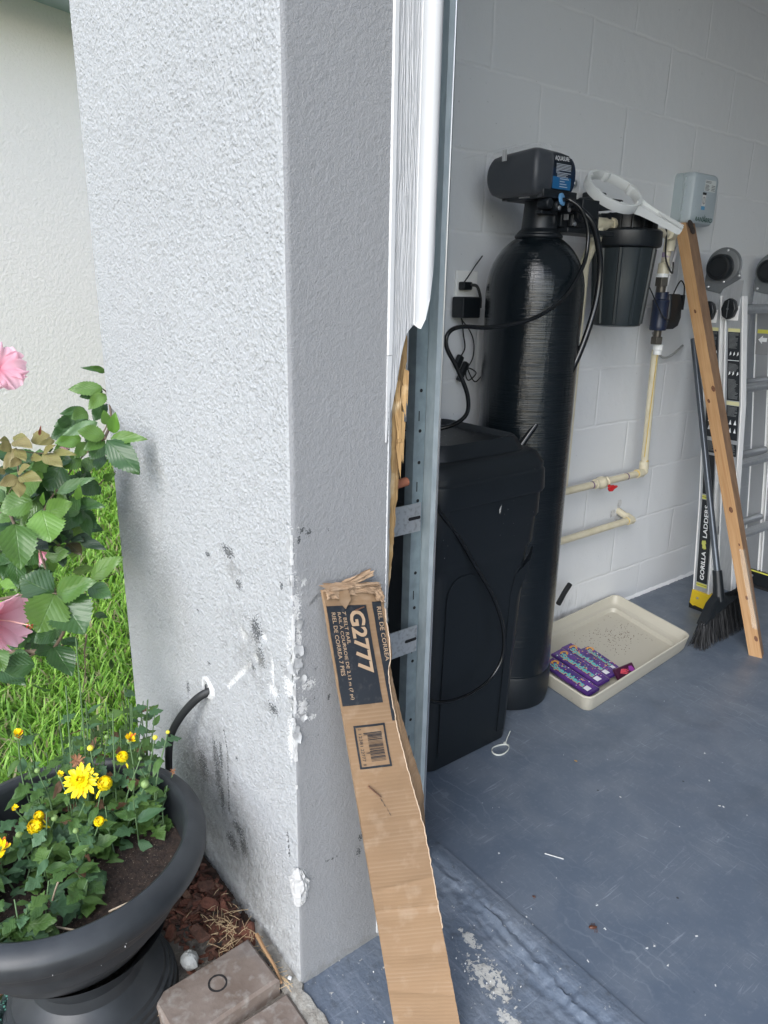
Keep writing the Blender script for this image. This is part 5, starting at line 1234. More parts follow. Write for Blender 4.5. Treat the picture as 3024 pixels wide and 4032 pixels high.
# crushed top end: folded and crumpled flaps
mb = MB(); random.seed(12)
def crum(c, sx, sy, seed, lift, rot=0.):
    R_ = []
    for j in range(9):
        r_ = []
        for i in range(13):
            a, b = (i/12-.5)*sx, (j/8-.5)*sy; a, b = a*math.cos(rot)-b*math.sin(rot), a*math.sin(rot)+b*math.cos(rot)
            edge = 1+.25*N3(seed, i*.8, j*.8)
            r_.append(CB(c[0]+a*edge, c[1]+b*edge, lift+.004*abs(N3(seed+a*5, b*45, 1))+.004*N3(seed, i*.25, j*.4)))
        R_.append(r_)
    mb.rings(R_, cap=False, closed=False)
crum((.47, .006), .96, .022, 1, .003, .0); crum((.28, .012), .40, .013, 4, .006, .012); crum((.74, .010), .40, .015, 7, .007, .022); crum((.60, -.012), .55, .018, 9, .001, -.05); crum((.88, .022), .16, .026, 12, .007, .05); crum((.12, .018), .20, .018, 15, .004); crum((.5, .002), .8, .008, 21, .008, -.012)
mb.build('crumpled_flap', mat('kraft_paper', (.33, .22, .135), .85, bump=(120, .3, .001), var=(40, (.41, .29, .19), .45, .65, 5)), cbx, smooth=12)
mb = MB(); mb.add([CB(.22, .012, .008), CB(.36, .008, .010), CB(.40, .028, .007), CB(.30, .049, .004), CB(.20, .034, .006)], [(0, 1, 2), (0, 2, 3), (0, 3, 4)]); mb.build('loose_tag', kraft, cbx, smooth=0)
mb = MB(); p = [CB(.46, .052, .004), CB(.55, .048, .005), CB(.61, .046, .004)]; mb.tube(p, .0012, 6)
p2_ = [CB(.20, .420, .003), CB(.29, .434, .005), CB(.373, .447, .003)]; mb.tube(p2_, .0013, 6); mb.build('staple', mat('copper_staple', (.45, .26, .18), .3, .8), cbx, smooth=40)
mb = MB(); rr = random.Random(9)
for k in range(16):
    u = .35+k*.009; v = .442+k*.0030; s = .004+.004*rr.random(); mb.add([CB(u+rr.uniform(-.012, .012), v, .0010), CB(u+s, v+s*.5, .0012), CB(u+s*.4, v+s, .0010)], [(0, 1, 2)])
mb.build('ink_smear', ink, cbx, smooth=0)
# printed dark panels
def panel(u0, u1, v0, v1, name, M, par=cbx, h=.0011, n=24, skew=0.):
    mb = MB(); m_ = 6
    for j in range(n+1):
        v = v0+(v1-v0)*j/n
        for i in range(m_+1): mb.v.append(tuple(CB(min(u0+(u1-u0)*i/m_, tear(v)-.003), v-skew*(u0+(u1-u0)*i/m_), h)))
    mb.f = [(j*(m_+1)+i, (j+1)*(m_+1)+i, (j+1)*(m_+1)+i+1, j*(m_+1)+i+1) for j in range(n) for i in range(m_)]; mb.mi = [0]*len(mb.f)
    return mb.build(name, M, par, smooth=60)
U0, U1 = PANEL_U
p1 = panel(U0, U1, PANEL_V[0], PANEL_V[1], 'printed_panel', ink, n=60)
pS = panel(STRIP[0], STRIP[1], STRIP[2], STRIP[3], 'printed_strip', ink, n=90)
def cbmap(u_base, v_base, ush, vsh, h=.0017):
    # text x runs down the board (v), text y runs towards the right edge (u)
    def f(a, b): return CB(u_base+b/Wc, v_base+a/Lc, h)
    return f
Lx = lambda v0, v1: (v1-v0)*Lc
def ctext(body, u0, u1, v0, v1, bold, par=p1, name='lettering'):
    text(name, body, None, None, None, (v1-v0)*Lc, (u1-u0)*Wc, kraft_ink, par, bold=bold, mapf=cbmap(u0, v0, 0, 0))
for body, u0, u1, v0, v1, b_ in CTEXT: ctext(body, u0, u1, v0, v1, b_)
ctext('RIEL DE CORREA', *RIEL, .006, pS)
# barcode in its frame
b0, b1, c0, c1 = BARC
bf = MB()
def fr_(u0, u1, v0, v1): 
    o_ = len(bf.v); bf.add([CB(u0, v0, .0013), CB(u0, v1, .0013), CB(u1, v1, .0013), CB(u1, v0, .0013)], [(0, 1, 2, 3)])
e_ = .030; e2 = e_*Wc/Lc
for k in range(40):
    a0, a1 = c0+(c1-c0)*k/40, c0+(c1-c0)*(k+1)/40; fr_(b0, b0+e_, a0, a1); fr_(b1-e_, b1, a0, a1); 

for k in range(8):
    q0, q1 = b0+(b1-b0)*k/8, b0+(b1-b0)*(k+1)/8; fr_(q0, q1, c0, c0+e2); fr_(q0, q1, c1-e2, c1)
bo = bf.build('barcode_frame', ink, cbx, smooth=0)
bf = MB(); rr = random.Random(12); v = c0+.017; end = c1-.014
k = 0
while v < end:
    w = rr.choice([.0008, .0008, .0014, .0020]); u_lo = b0+.20
    if k % 15 in (0, 1): u_lo = b0+.14
    um = (u_lo+b1-.075)/2; [bf.add([CB(ua, v, .0013), CB(ua, v+w, .0013), CB(ub, v+w, .0013), CB(ub, v, .0013)], [(0, 1, 2, 3)]) for ua, ub in ((u_lo, um), (um, b1-.075))]; v += w+rr.choice([.0009, .0014, .0020]); k += 1
bf.build('barcode_bars', ink, bo, smooth=0)
for body, va, vb in (('0', c0+.007, c0+.010), ('12381', c0+.018, c0+.045), ('22777', c0+.050, c0+.077), ('8', c1-.0105, c1-.0075)):
    text('digits', body, None, None, None, (vb-va)*Lc, .050*Wc, ink, bo, mapf=cbmap(b0+.06+(.0 if len(body) > 1 else 0), va, 0, 0, .0016))

# cable tie on the floor
ct = thing('cable_tie', (.405, -.84, 0), 'white cable tie looped on the blue floor beside the brine tank', 'cable tie')
mb = MB(); R_ = []; cc = Vector((.408, -.838, .004))
for k in range(41):
    a = k/40*2*math.pi; r1 = (.021, .031); d = Vector((math.cos(a)*r1[0], math.sin(a)*r1[1], 0)); q = cc+Vector((d.x*.8+d.y*-.2, d.x*.4+d.y*.9, .002*math.sin(a*2)))
    R_.append([q+Vector((0, 0, -.0022)), q+Vector((0, 0, .0022)), q*1.0+Vector((d.x, d.y, 0))*.05+Vector((0, 0, .0022)), q+Vector((d.x, d.y, 0))*.05+Vector((0, 0, -.0022))])
mb.rings(R_, cap=False); mb.box((.397, -.808, .004), (.006, .006, .007)); mb.tube([(.397, -.806, .005), (.385, -.785, .008), (.376, -.765, .016)], .0013, 6); mb.build('strap', mat('nylon', (.62, .64, .58), .4), ct, smooth=30)
# crumbs and dead insects on the floor
ins = mat('insect_brown', (.09, .035, .02), .4)
def bug(name, x, y, s, label, rot=0.):
    o = thing(name, (x, y, 0), label, 'insect'); R = Matrix.Rotation(rot, 3, 'Z'); m_ = MB(); R_ = []
    for k, (u, w) in enumerate(((-1, .1), (-.8, .42), (-.2, .5), (.3, .42), (.5, .3), (.75, .32), (1, .1))): R_.append([Vector((x, y, s*.45))+R @ Vector((u*s, math.cos(a)*w*s, math.sin(a)*w*s*.7)) for a in np.linspace(0, 2*math.pi, 12, endpoint=False)])
    m_.rings(R_); m_.build('body', ins, o, smooth=50); m_ = MB()
    for sgn in (-1, 1):
        for u in (-.2, .2, .5): p = Vector((x, y, s*.4)); m_.tube([p+R @ Vector((u*s, sgn*.35*s, 0)), p+R @ Vector((u*s+.2*s, sgn*.9*s, .2*s)), p+R @ Vector((u*s+.3*s, sgn*1.2*s, -s*.38))], s*.05, 5)
    m_.build('legs', ins, o, smooth=30)
bug('dead_beetle', DEB['beetle'][0], DEB['beetle'][1], .0085, 'dead brown beetle lying on the blue garage floor', 1.0)
bug('dead_fly', DEB['fly'][0], DEB['fly'][1], .004, 'tiny dead reddish insect on the floor near the door sill', .3)
wf = mat('white_flake', (.62, .63, .62), .8); random.seed(21)
mb = MB()
for nm, (x, y) in DEB.items():
    if nm.startswith('w'): mb.add([(x+random.uniform(-.004, .004), y+random.uniform(-.004, .004), .0010+random.random()*.0006) for _ in range(3)], [(0, 1, 2)]); mb.box((x, y, .0010), (.0036*random.uniform(.6, 1.4), .0018, .0012), Matrix.Rotation(random.random()*3, 3, 'Z'))
for k in range(70):
    x, y = random.uniform(.45, 2.0), random.uniform(-1.2, 1.4); s = random.uniform(.0004, .0010); mb.box((x, y, .0009), (s*2, s, .0012), Matrix.Rotation(random.random()*3, 3, 'Z'))
for k in range(60):
    x, y = random.uniform(.7, 1.1), random.uniform(-1.6, -1.27); s = random.uniform(.0006, .0014); mb.box((x, y, -.0125), (s*2, s, .003), Matrix.Rotation(random.random()*3, 3, 'Z'))
tag(mb.build('paint_crumbs', wf, smooth=0), 'white paint crumbs scattered over the blue floor and sill', 'crumbs', kind='stuff')
mb = MB(); x, y = DEB['straw']; mb.tube([(x-.018, y-.010, .002), (x, y, .0025), (x+.018, y+.011, .002)], .0011, 6); tag(mb.build('white_straw', wf, origin=(x, y, .002)), 'thin white sliver lying on the open floor', 'sliver')
mb = MB(); x, y = DEB['leaf']; flake(mb, (x, y, .002), .006, (0, 0, 1), (1, 0, 0), .5, 3); tag(mb.build('dry_leaf_bit', mat('leaf_bit', (.55, .33, .08), .8), origin=(x, y, 0)), 'orange scrap of dry leaf on the floor right of the cable tie', 'leaf')
LEAVES=[(-0.215,-1.631,0.978,-0.235,-1.705,0.985,0.03,1),(-0.234,-1.626,0.97,-0.233,-1.68,0.961,0.024,0),(-0.197,-1.631,0.967,-0.183,-1.678,0.939,0.027,1),(-0.215,-1.632,0.943,-0.189,-1.666,0.912,0.027,0),(-0.119,-1.698,0.941,-0.106,-1.735,0.933,0.029,1),(-0.166,-1.69,0.941,-0.168,-1.746,0.935,0.017,0),(-0.183,-1.691,0.915,-0.19,-1.756,0.903,0.035,0),(-0.211,-1.704,0.891,-0.209,-1.76,0.876,0.036,0),(0.002,-1.713,0.938,-0.006,-1.785,0.917,0.02,2),(0.039,-1.712,0.915,0.033,-1.763,0.93,0.029,1),(-0.093,-1.724,0.889,-0.094,-1.779,0.885,0.028,3),(0.035,-1.705,0.937,0.056,-1.713,0.97,0.016,3),(0.088,-1.71,0.929,0.111,-1.71,0.97,0.019,3),(0.098,-1.718,0.922,0.166,-1.677,0.931,0.021,1),(0.105,-1.727,0.92,0.189,-1.698,0.864,0.042,0),(0.031,-1.71,0.906,0.04,-1.756,0.893,0.022,1),(-0.018,-1.696,0.889,0.001,-1.735,0.864,0.033,0),(-0.035,-1.698,0.861,-0.006,-1.724,0.837,0.023,0),(-0.068,-1.712,0.85,-0.042,-1.742,0.824,0.026,1),(-0.021,-1.748,0.86,-0.012,-1.792,0.852,0.031,1),(-0.0,-1.793,0.854,0.024,-1.832,0.815,0.047,0),(-0.018,-1.814,0.858,-0.004,-1.848,0.855,0.025,3),(0.048,-1.82,0.812,0.115,-1.765,0.852,0.02,2),(0.077,-1.79,0.797,0.103,-1.789,0.834,0.012,3),(-0.047,-1.711,0.797,-0.033,-1.752,0.781,0.034,0),(0.051,-1.797,0.782,0.12,-1.753,0.794,0.026,0),(0.025,-1.773,0.761,0.085,-1.76,0.735,0.026,0),(0.049,-1.774,0.764,0.1,-1.779,0.727,0.021,0),(0.101,-1.862,0.796,0.156,-1.865,0.752,0.054,3),(0.097,-1.855,0.788,0.152,-1.82,0.816,0.033,1),(0.065,-1.869,0.807,0.061,-1.929,0.799,0.043,1),(0.118,-1.915,0.782,0.177,-1.924,0.717,0.051,1),(-0.013,-1.839,0.794,0.012,-1.888,0.736,0.03,1),(0.175,-1.875,0.65,0.159,-1.926,0.689,0.054,0),(0.199,-1.876,0.655,0.261,-1.827,0.695,0.038,1),(0.171,-1.804,0.665,0.224,-1.761,0.716,0.029,1),(0.212,-1.819,0.665,0.27,-1.798,0.659,0.028,0),(0.216,-1.882,0.666,0.245,-1.924,0.61,0.063,1),(0.203,-1.871,0.654,0.275,-1.853,0.605,0.065,0),(0.164,-1.802,0.585,0.21,-1.791,0.591,0.011,0),(0.067,-1.811,0.646,0.124,-1.779,0.664,0.017,1),(0.126,-1.869,0.55,0.133,-1.913,0.545,0.032,0),(0.16,-1.886,0.529,0.17,-1.921,0.536,0.022,0),(0.179,-1.889,0.543,0.243,-1.874,0.512,0.04,0),(0.137,-1.861,0.535,0.188,-1.846,0.539,0.021,0),(0.185,-1.926,0.52,0.177,-1.983,0.531,0.037,0),(0.128,-1.978,0.497,0.193,-1.948,0.491,0.028,0),(0.127,-1.939,0.508,0.175,-1.926,0.512,0.013,0),(0.067,-1.873,0.524,0.112,-1.853,0.547,0.03,0),(0.057,-1.886,0.52,0.121,-1.864,0.504,0.027,0),(0.028,-1.943,0.481,0.091,-1.914,0.481,0.023,0),(-0.013,-1.903,0.666,0.038,-1.909,0.627,0.028,0),(-0.041,-1.907,0.662,-0.007,-1.929,0.634,0.024,0),(-0.055,-1.922,0.668,-0.007,-1.913,0.666,0.027,0),(-0.049,-1.915,0.735,0.001,-1.904,0.733,0.03,0),(0.033,-1.868,0.687,0.057,-1.894,0.677,0.026,0),(-0.066,-1.874,0.691,-0.058,-1.92,0.681,0.028,1),(-0.067,-1.889,0.765,-0.004,-1.867,0.749,0.03,1),(-0.031,-1.78,0.788,-0.018,-1.824,0.769,0.028,0),(-0.081,-1.748,0.812,-0.052,-1.776,0.782,0.032,0),(-0.084,-1.716,0.814,-0.066,-1.754,0.794,0.029,0),(-0.074,-1.697,0.894,-0.043,-1.722,0.866,0.032,0),(-0.046,-1.808,0.771,-0.037,-1.832,0.801,0.024,0),(-0.02,-1.934,0.624,0.032,-1.918,0.624,0.017,3),(0.155,-1.981,0.558,0.202,-1.982,0.536,0.027,1),(-0.022,-1.872,0.752,0.031,-1.861,0.74,0.027,1),(-0.06,-1.895,0.802,-0.041,-1.927,0.795,0.027,2),(-0.068,-1.826,0.79,-0.053,-1.838,0.83,0.021,2),(-0.232,-1.607,0.934,-0.213,-1.636,0.931,0.016,0),(-0.285,-1.602,1.013,-0.291,-1.655,1.024,0.01,0),(-0.283,-1.601,1.009,-0.278,-1.637,1.026,0.013,1),(-0.1,-1.691,0.904,-0.098,-1.727,0.929,0.022,0),(-0.177,-1.722,0.906,-0.166,-1.751,0.921,0.022,0),(-0.042,-1.701,0.802,-0.001,-1.692,0.821,0.014,1),(-0.032,-1.73,0.891,-0.008,-1.762,0.867,0.021,1),(-0.107,-1.747,0.879,-0.09,-1.787,0.858,0.021,1),(-0.078,-1.72,0.79,-0.028,-1.715,0.775,0.022,0),(0.042,-1.908,0.516,0.055,-1.945,0.511,0.027,0),(0.019,-1.824,0.744,0.034,-1.84,0.775,0.02,1),(0.094,-1.842,0.718,0.112,-1.863,0.731,0.012,4),(0.098,-1.837,0.72,0.122,-1.843,0.747,0.011,4),(0.099,-1.838,0.712,0.118,-1.863,0.716,0.014,4),(0.101,-1.836,0.712,0.145,-1.829,0.714,0.014,4),(0.102,-1.839,0.705,0.143,-1.845,0.689,0.018,4),(0.071,-1.837,0.719,0.095,-1.846,0.741,0.013,4),(0.081,-1.824,0.719,0.117,-1.819,0.739,0.016,4),(0.084,-1.882,0.732,0.135,-1.869,0.731,0.024,4),(0.086,-1.819,0.716,0.136,-1.809,0.709,0.026,5),(0.121,-1.803,0.728,0.183,-1.775,0.725,0.02,4),(0.098,-1.815,0.729,0.142,-1.805,0.737,0.016,4),(0.078,-1.825,0.726,0.109,-1.821,0.754,0.015,4),(0.094,-1.801,0.732,0.141,-1.789,0.737,0.013,4),(0.019,-1.878,0.905,0.046,-1.91,0.874,0.018,6),(0.02,-1.878,0.904,0.069,-1.873,0.89,0.019,6),(0.013,-1.879,0.918,0.069,-1.86,0.917,0.027,6),(0.012,-1.884,0.912,0.034,-1.909,0.909,0.022,6),(0.076,-1.842,0.9,0.135,-1.824,0.886,0.026,6),(0.076,-1.842,0.901,0.116,-1.83,0.924,0.013,6),(0.086,-1.826,0.905,0.142,-1.804,0.909,0.014,6),(0.041,-1.81,0.916,0.055,-1.844,0.916,0.012,6),(-0.01,-1.844,0.912,0.041,-1.821,0.93,0.023,6),(0.079,-1.892,0.86,0.093,-1.928,0.854,0.022,6),(0.08,-1.89,0.862,0.134,-1.868,0.87,0.026,6),(0.081,-1.892,0.855,0.122,-1.901,0.835,0.021,6),(0.066,-1.889,0.867,0.107,-1.876,0.889,0.019,6),(0.041,-1.858,0.889,0.088,-1.848,0.893,0.016,6),(0.038,-1.906,0.869,0.063,-1.924,0.872,0.016,6),(-0.012,-1.882,0.911,0.009,-1.899,0.923,0.019,6),(-0.022,-1.872,0.921,0.029,-1.857,0.922,0.019,6),(0.02,-1.833,0.926,0.05,-1.835,0.947,0.005,7),(0.041,-1.876,0.888,0.064,-1.901,0.88,0.016,6),(-0.052,-1.828,0.918,0.002,-1.81,0.917,0.017,6),(0.079,-1.855,0.799,0.104,-1.859,0.828,0.009,3),(0.088,-1.833,0.82,0.116,-1.838,0.84,0.006,3),(-0.036,-1.865,0.803,0.008,-1.851,0.818,0.043,0),(-0.047,-1.876,0.809,-0.029,-1.896,0.823,0.02,1)]
BRANCHES=[[(0.034,-1.958,0.606),(0.087,-1.931,0.626),(0.123,-1.913,0.64),(0.175,-1.875,0.65),(0.18,-1.869,0.648)],[(0.172,-1.806,0.657),(0.186,-1.785,0.664),(0.199,-1.763,0.675)],[(-0.044,-1.71,0.792),(-0.038,-1.694,0.808),(-0.068,-1.664,0.81)],[(0.035,-1.714,0.921),(0.036,-1.706,0.934),(0.014,-1.696,0.943)],[(0.066,-1.893,0.485),(0.16,-1.886,0.529),(0.183,-1.858,0.594),(0.158,-1.867,0.638),(0.057,-1.869,0.725),(0.062,-1.848,0.787),(0.008,-1.8,0.817),(-0.032,-1.747,0.857),(0.04,-1.713,0.91)],[(0.04,-1.713,0.91),(-0.063,-1.665,0.929),(-0.205,-1.625,0.965),(-0.235,-1.625,0.975)],[(-0.042,-1.895,0.758),(0.075,-1.909,0.769),(-0.041,-1.896,0.752),(-0.17,-1.902,0.734)],[(0.094,-1.842,0.718),(0.099,-1.837,0.715),(0.102,-1.839,0.705),(0.077,-1.827,0.726),(0.124,-1.797,0.73)],[(-0.002,-1.874,0.9),(0.055,-1.886,0.866),(0.059,-1.887,0.854),(0.0,-1.896,0.816),(-0.055,-1.899,0.783)],[(0.055,-1.837,0.896),(0.018,-1.852,0.893),(-0.002,-1.874,0.899)],[(0.117,-1.81,0.519),(0.141,-1.824,0.496),(0.153,-1.83,0.456),(0.178,-1.845,0.429)],[(0.148,-1.853,0.49),(0.149,-1.832,0.462)],[(0.16,-1.886,0.529),(0.154,-1.841,0.532)],[(0.116,-1.901,0.509),(0.122,-1.947,0.505),(0.124,-1.976,0.512)],[(0.081,-1.885,0.732),(0.081,-1.871,0.729),(0.087,-1.849,0.723)]]
F1=((-0.039, -1.88, 1.052), 0.054)
F2=((0.222, -1.961, 0.629), 0.046)
F3=((0.056, -1.867, 0.697), 0.024)
F4=((-0.104, -1.749, 0.867), 0.021)
BLOOMS=[('open',0.344,-1.904,0.345,0.0258),('ball',0.387,-1.873,0.35,0.0138),('ball',0.357,-1.83,0.37,0.0108),('ball',0.402,-1.997,0.33,0.0133),('ball',0.459,-1.908,0.335,0.009),('half',0.423,-2.055,0.33,0.017),('half',0.354,-1.813,0.4,0.0126),('half',0.219,-1.978,0.4,0.0127),('half',0.343,-1.937,0.37,0.0075),('bud',0.335,-1.879,0.4,0.005),('half',0.359,-2.017,0.35,0.0068),('gbud',0.317,-1.968,0.38,0.0044),('gbud',0.428,-1.815,0.35,0.0067),('bud',0.402,-1.781,0.42,0.0041),('bud',0.414,-1.761,0.43,0.0032),('gbud',0.451,-1.944,0.33,0.0042),('gbud',0.479,-1.937,0.31,0.0041),('gbud',0.41,-1.967,0.34,0.005),('gbud',0.405,-2.023,0.33,0.0049),('gbud',0.317,-1.844,0.4,0.0037),('ball',0.386,-1.986,0.335,0.0093),('gbud',0.391,-1.808,0.38,0.0032),('dry',0.316,-1.901,0.37,0.0136),('dry',0.396,-1.751,0.33,0.007)]

# ================================================================== planter
pot = thing('planter_pot', (.43, -1.96, -.04), 'wide black plastic urn planter with rounded rim, standing on a ribbed foot', 'planter')
potm = mat('pot_charcoal', (.022, .025, .028), .42, bump=(140, .15, .001), var=(25, (.032, .036, .039), .4, .7, 6))
PC, PR, PZ = (.438, -1.966), .236, .315
prof = [(.02, .085), (.07, .088), (.11, .105), (.15, .142), (.182, .190), (.198, .235), (.205, .270), (.224, .271), (.234, .274), (.2385, .281), (.2385, .298), (.236, .304), (.229, .311), (.216, .319), (.209, .3195), (.203, .315), (.200, .305), (.198, .27), (.19, .20)]
tilt = Matrix.Rotation(rad(0), 3, 'X')
MB().lathe(prof, (*PC, 0), 96, cap=False).build('bowl', potm, pot, smooth=40)
fc2 = (.455, -1.952)
MB().lathe([(.0, -.038), (.150, -.038), (.1515, -.030), (.149, -.024), (.149, -.012), (.145, -.010), (.144, .0), (.139, .002), (.137, .010), (.131, .012), (.128, .020), (.112, .028), (.096, .045), (.092, .065), (.100, .09), (.122, .118), (.142, .140)], (*fc2, 0), 96, cap=False).build('foot', potm, pot, smooth=25)
mb = MB(); random.seed(31)
for k in range(7):
    a = random.uniform(-1.2, 1.0); r_ = random.choice([.2385, .2225]); z = random.uniform(.276, .30) if r_ > .23 else random.uniform(.2, .26)
    if r_ < .23: r_ = np.interp(z, [.15, .205, .25, .268], [.151, .196, .213, .215])
    s = random.uniform(.0006, .0016); mb.box((PC[0]+r_*math.cos(a), PC[1]+r_*math.sin(a), z), (s, s, s*1.6))
mb.build('dust_marks', dust, pot, smooth=0)['kind'] = 'stuff'
M, t = newmat('potting_soil', .95); n = t.noise(t.pos, 75, 9, 0, .75); col = t.mix(t.rng(n, .38, .62), (.018, .012, .009), (.070, .044, .031)); col = t.mix(t.rng(t.noise(t.pos, 260, 3), .66, .70), col, (.30, .24, .18)); t.link(col, t.b.inputs['Base Color']); t.link(t.bump(n, 1, .012), t.b.inputs['Normal']); soilm = M
mb = MB(); R_ = []
for r_ in np.linspace(.198, .004, 46):
    R_.append([(PC[0]+r_*math.cos(a), PC[1]+r_*math.sin(a), .243+.006*N3(math.cos(a)*r_*28, math.sin(a)*r_*28, 1)+.004*N3(math.cos(a)*r_*90, math.sin(a)*r_*90, 4)) for a in np.linspace(0, 2*math.pi, 120, endpoint=False)])
mb.rings(R_); o = mb.build('potting_soil', soilm, None, smooth=60, origin=(PC[0], PC[1], .24)); tag(o, 'dark crumbly potting soil filling the urn planter', 'soil', kind='stuff')

# ================================================================== leaf building
def leafmat(name, c1, c2, rough=.28, vein=(.13, .22, .08), vs=.32):
    M, t = newmat(name, rough)
    sx = t.n.new('ShaderNodeSeparateXYZ'); t.link(t.uv, sx.inputs[0])
    au = t.math('ABSOLUTE', sx.outputs[0])
    # side veins rise obliquely from the midrib
    vv = t.math('SUBTRACT', t.math('MULTIPLY', sx.outputs[1], 7.0), t.math('MULTIPLY', au, 3.2))
    fr_ = t.math('ABSOLUTE', t.math('SUBTRACT', t.math('FRACT', vv), .5))
    side_ = t.rng(fr_, .0, .05, 1, 0); mid_ = t.rng(au, .0, .045, 1, 0)
    vn = t.math('MAXIMUM', t.math('MULTIPLY', side_, .6), mid_)
    at = t.n.new('ShaderNodeAttribute'); at.attribute_name = 'wear'; sp_ = t.n.new('ShaderNodeSeparateColor'); t.link(at.outputs['Color'], sp_.inputs[0])
    col = t.mix(sp_.outputs['Red'], c1, c2); col = t.mix(t.rng(t.noise(t.pos, 70, 4), .35, .7, 0, .3), col, c1)
    col = t.mix(t.math('MULTIPLY', vn, vs), col, vein); t.link(col, t.b.inputs['Base Color'])
    t.link(t.bump(t.math('SUBTRACT', 1.0, t.rng(fr_, 0, .35, 1, 0)), .22, .0012, t.bump(t.math('SUBTRACT', 1.0, mid_), .4, .001)), t.b.inputs['Normal'])
    t.b.inputs['Subsurface Weight'].default_value = 0; 
    tr_ = t.n.new('ShaderNodeBsdfTranslucent'); t.link(col, tr_.inputs['Color']); ms = t.n.new('ShaderNodeMixShader'); ms.inputs[0].default_value = .22
    out = t.n['Material Output']; t.link(t.b.outputs[0], ms.inputs[1]); t.link(tr_.outputs[0], ms.inputs[2]); t.link(ms.outputs[0], out.inputs[0])
    return M
LM = [leafmat('leaf_deep', (.030, .078, .022), (.056, .128, .034)), leafmat('leaf_mid', (.072, .155, .030), (.125, .225, .045)), leafmat('leaf_pale', (.11, .20, .085), (.14, .24, .10)),
      leafmat('leaf_lime', (.11, .24, .035), (.16, .30, .06)), leafmat('leaf_rose_dark', (.014, .030, .017), (.024, .046, .022), .45, (.05, .08, .04)), leafmat('leaf_bronze', (.05, .045, .022), (.07, .06, .03)),
      leafmat('leaf_yellow', (.19, .185, .055), (.25, .20, .085), .45, (.20, .09, .05)), leafmat('leaf_red_tip', (.26, .07, .05), (.30, .10, .06), .45)]
def add_leaf(mb, uv, wear, base, tip, w, facing, cup=.25, droop=.10, serr=.06, nseg=14, shade=.5, lobes=None):
    b, tp = Vector(base), Vector(tip); d = tp-b; L = d.length; d.normalize()
    f = Vector(facing); f = (f-d*f.dot(d)).normalized(); s = d.cross(f)
    cols = (-1, -.66, -.33, 0, .33, .66, 1); o = len(mb.v)
    for i in range(nseg+1):
        u = i/nseg
        if lobes is None: wd = (math.sin(math.pi*u**.72)**.85)*(1-.18*u) if 0 < u < 1 else 0
        else: wd = float(np.interp(u, lobes[0], lobes[1]))
        sr = 1+(serr*(1 if i % 2 else -1) if lobes is None else 0)
        for c in cols:
            x = c*w*.5*wd*(sr if abs(c) == 1 else 1)
            h = cup*abs(c)*w*.5*wd - droop*L*u*u + .02*L*math.sin(u*9+c*2.4)
            fwd = -.10*L*abs(c)*(wd if lobes is None else .3*wd)*(1-u)
            p = b+d*(L*u-fwd*0+(abs(c)*.10*w*wd if lobes is None else 0))+s*x+f*h
            mb.v.append(tuple(p)); uv.append((c*max(.15, wd), u)); wear.append((shade, 0, 0, 1))
    n = len(cols)
    for i in range(nseg):
        for k in range(n-1): mb.f.append((o+i*n+k, o+i*n+k+1, o+(i+1)*n+k+1, o+(i+1)*n+k)); mb.mi.append(mb.cur)
TOCAM = lambda p: (CP-Vector(p)).normalized()

# ================================================================== hibiscus shrub with rose shoots
hb = thing('hibiscus_shrub', (-.22, -2.07, -.05), 'hibiscus shrub with pink flowers and broad toothed leaves beside the pillar', 'shrub')
mb = MB(); uv = []; wear = []; random.seed(17)
mbr = MB(); uvr = []; wr_ = []
for bx, by, bz, tx, ty_, tz, w, c in LEAVES:
    f = (TOCAM((bx, by, bz))+Vector((random.uniform(-.3, .3), random.uniform(-.3, .3), random.uniform(.05, .55)))).normalized()
    tgt = (mb, uv, wear) if c < 4 else (mbr, uvr, wr_); tgt[0].cur = c
    add_leaf(*tgt, (bx, by, bz), (tx, ty_, tz), w*(1.38 if c < 4 else 1.2), f, cup=random.uniform(-.15, .35), droop=random.uniform(.02, .20), serr=.07 if c < 4 else .03, nseg=22 if c < 4 else 12, shade=random.random())
# inner and farther leaves of the same shrub filling the gaps behind
for k in range(620):
    u = random.random(); base = Vector((random.uniform(-.42, .13), random.uniform(-1.80, -1.66)-.12*random.random(), .40+.52*random.random()))
    if base.z > .82 and base.x < -.20 : continue
    if base.x > .02 and base.z > .80: continue
    if k % 3 and base.z < .56: continue
    px = base-CP; depth = px.dot(CF); sx_ = 1512+2846*px.dot(CR)/depth; sy_ = 2016-2846*px.dot(CU)/depth
    if sx_ > 330 or sy_ < 1780 or sy_ > 2800: continue
    if sx_ > 190 and sy_ > 2080: continue
    d = Vector((random.uniform(-1, 1), random.uniform(-1, .3), random.uniform(-.8, .4))).normalized(); L = random.uniform(.045, .085)
    mb.cur = random.choice([0, 0, 0, 1, 1]); f = (TOCAM(base)+Vector((random.uniform(-.6, .6), random.uniform(-.6, .6), random.uniform(.2, 1)))).normalized()
    add_leaf(mb, uv, wear, base, base+d*L, L*.62, f, cup=random.uniform(-.1, .4), droop=.1, serr=.06, nseg=12, shade=random.random())
mb.build('leaves', LM, hb, smooth=60, attr=wear, uv=uv)
rs = mbr.build('rose_leaves', LM, hb, smooth=60, attr=wr_, uv=uvr); rs['label'] = 'yellow and dark small rose leaves growing through the shrub'
bark = mat('twig_bark', (.13, .095, .06), .8, bump=(200, .5, .001)); mb = MB()
for k, pl in enumerate(BRANCHES):
    q = smooth_path(pl, 5); n = len(q); r0 = .0035 if k in (0, 4, 5, 6) else .0018
    mb.tube(q, [r0*(1-.6*i/n) for i in range(n)], 8)
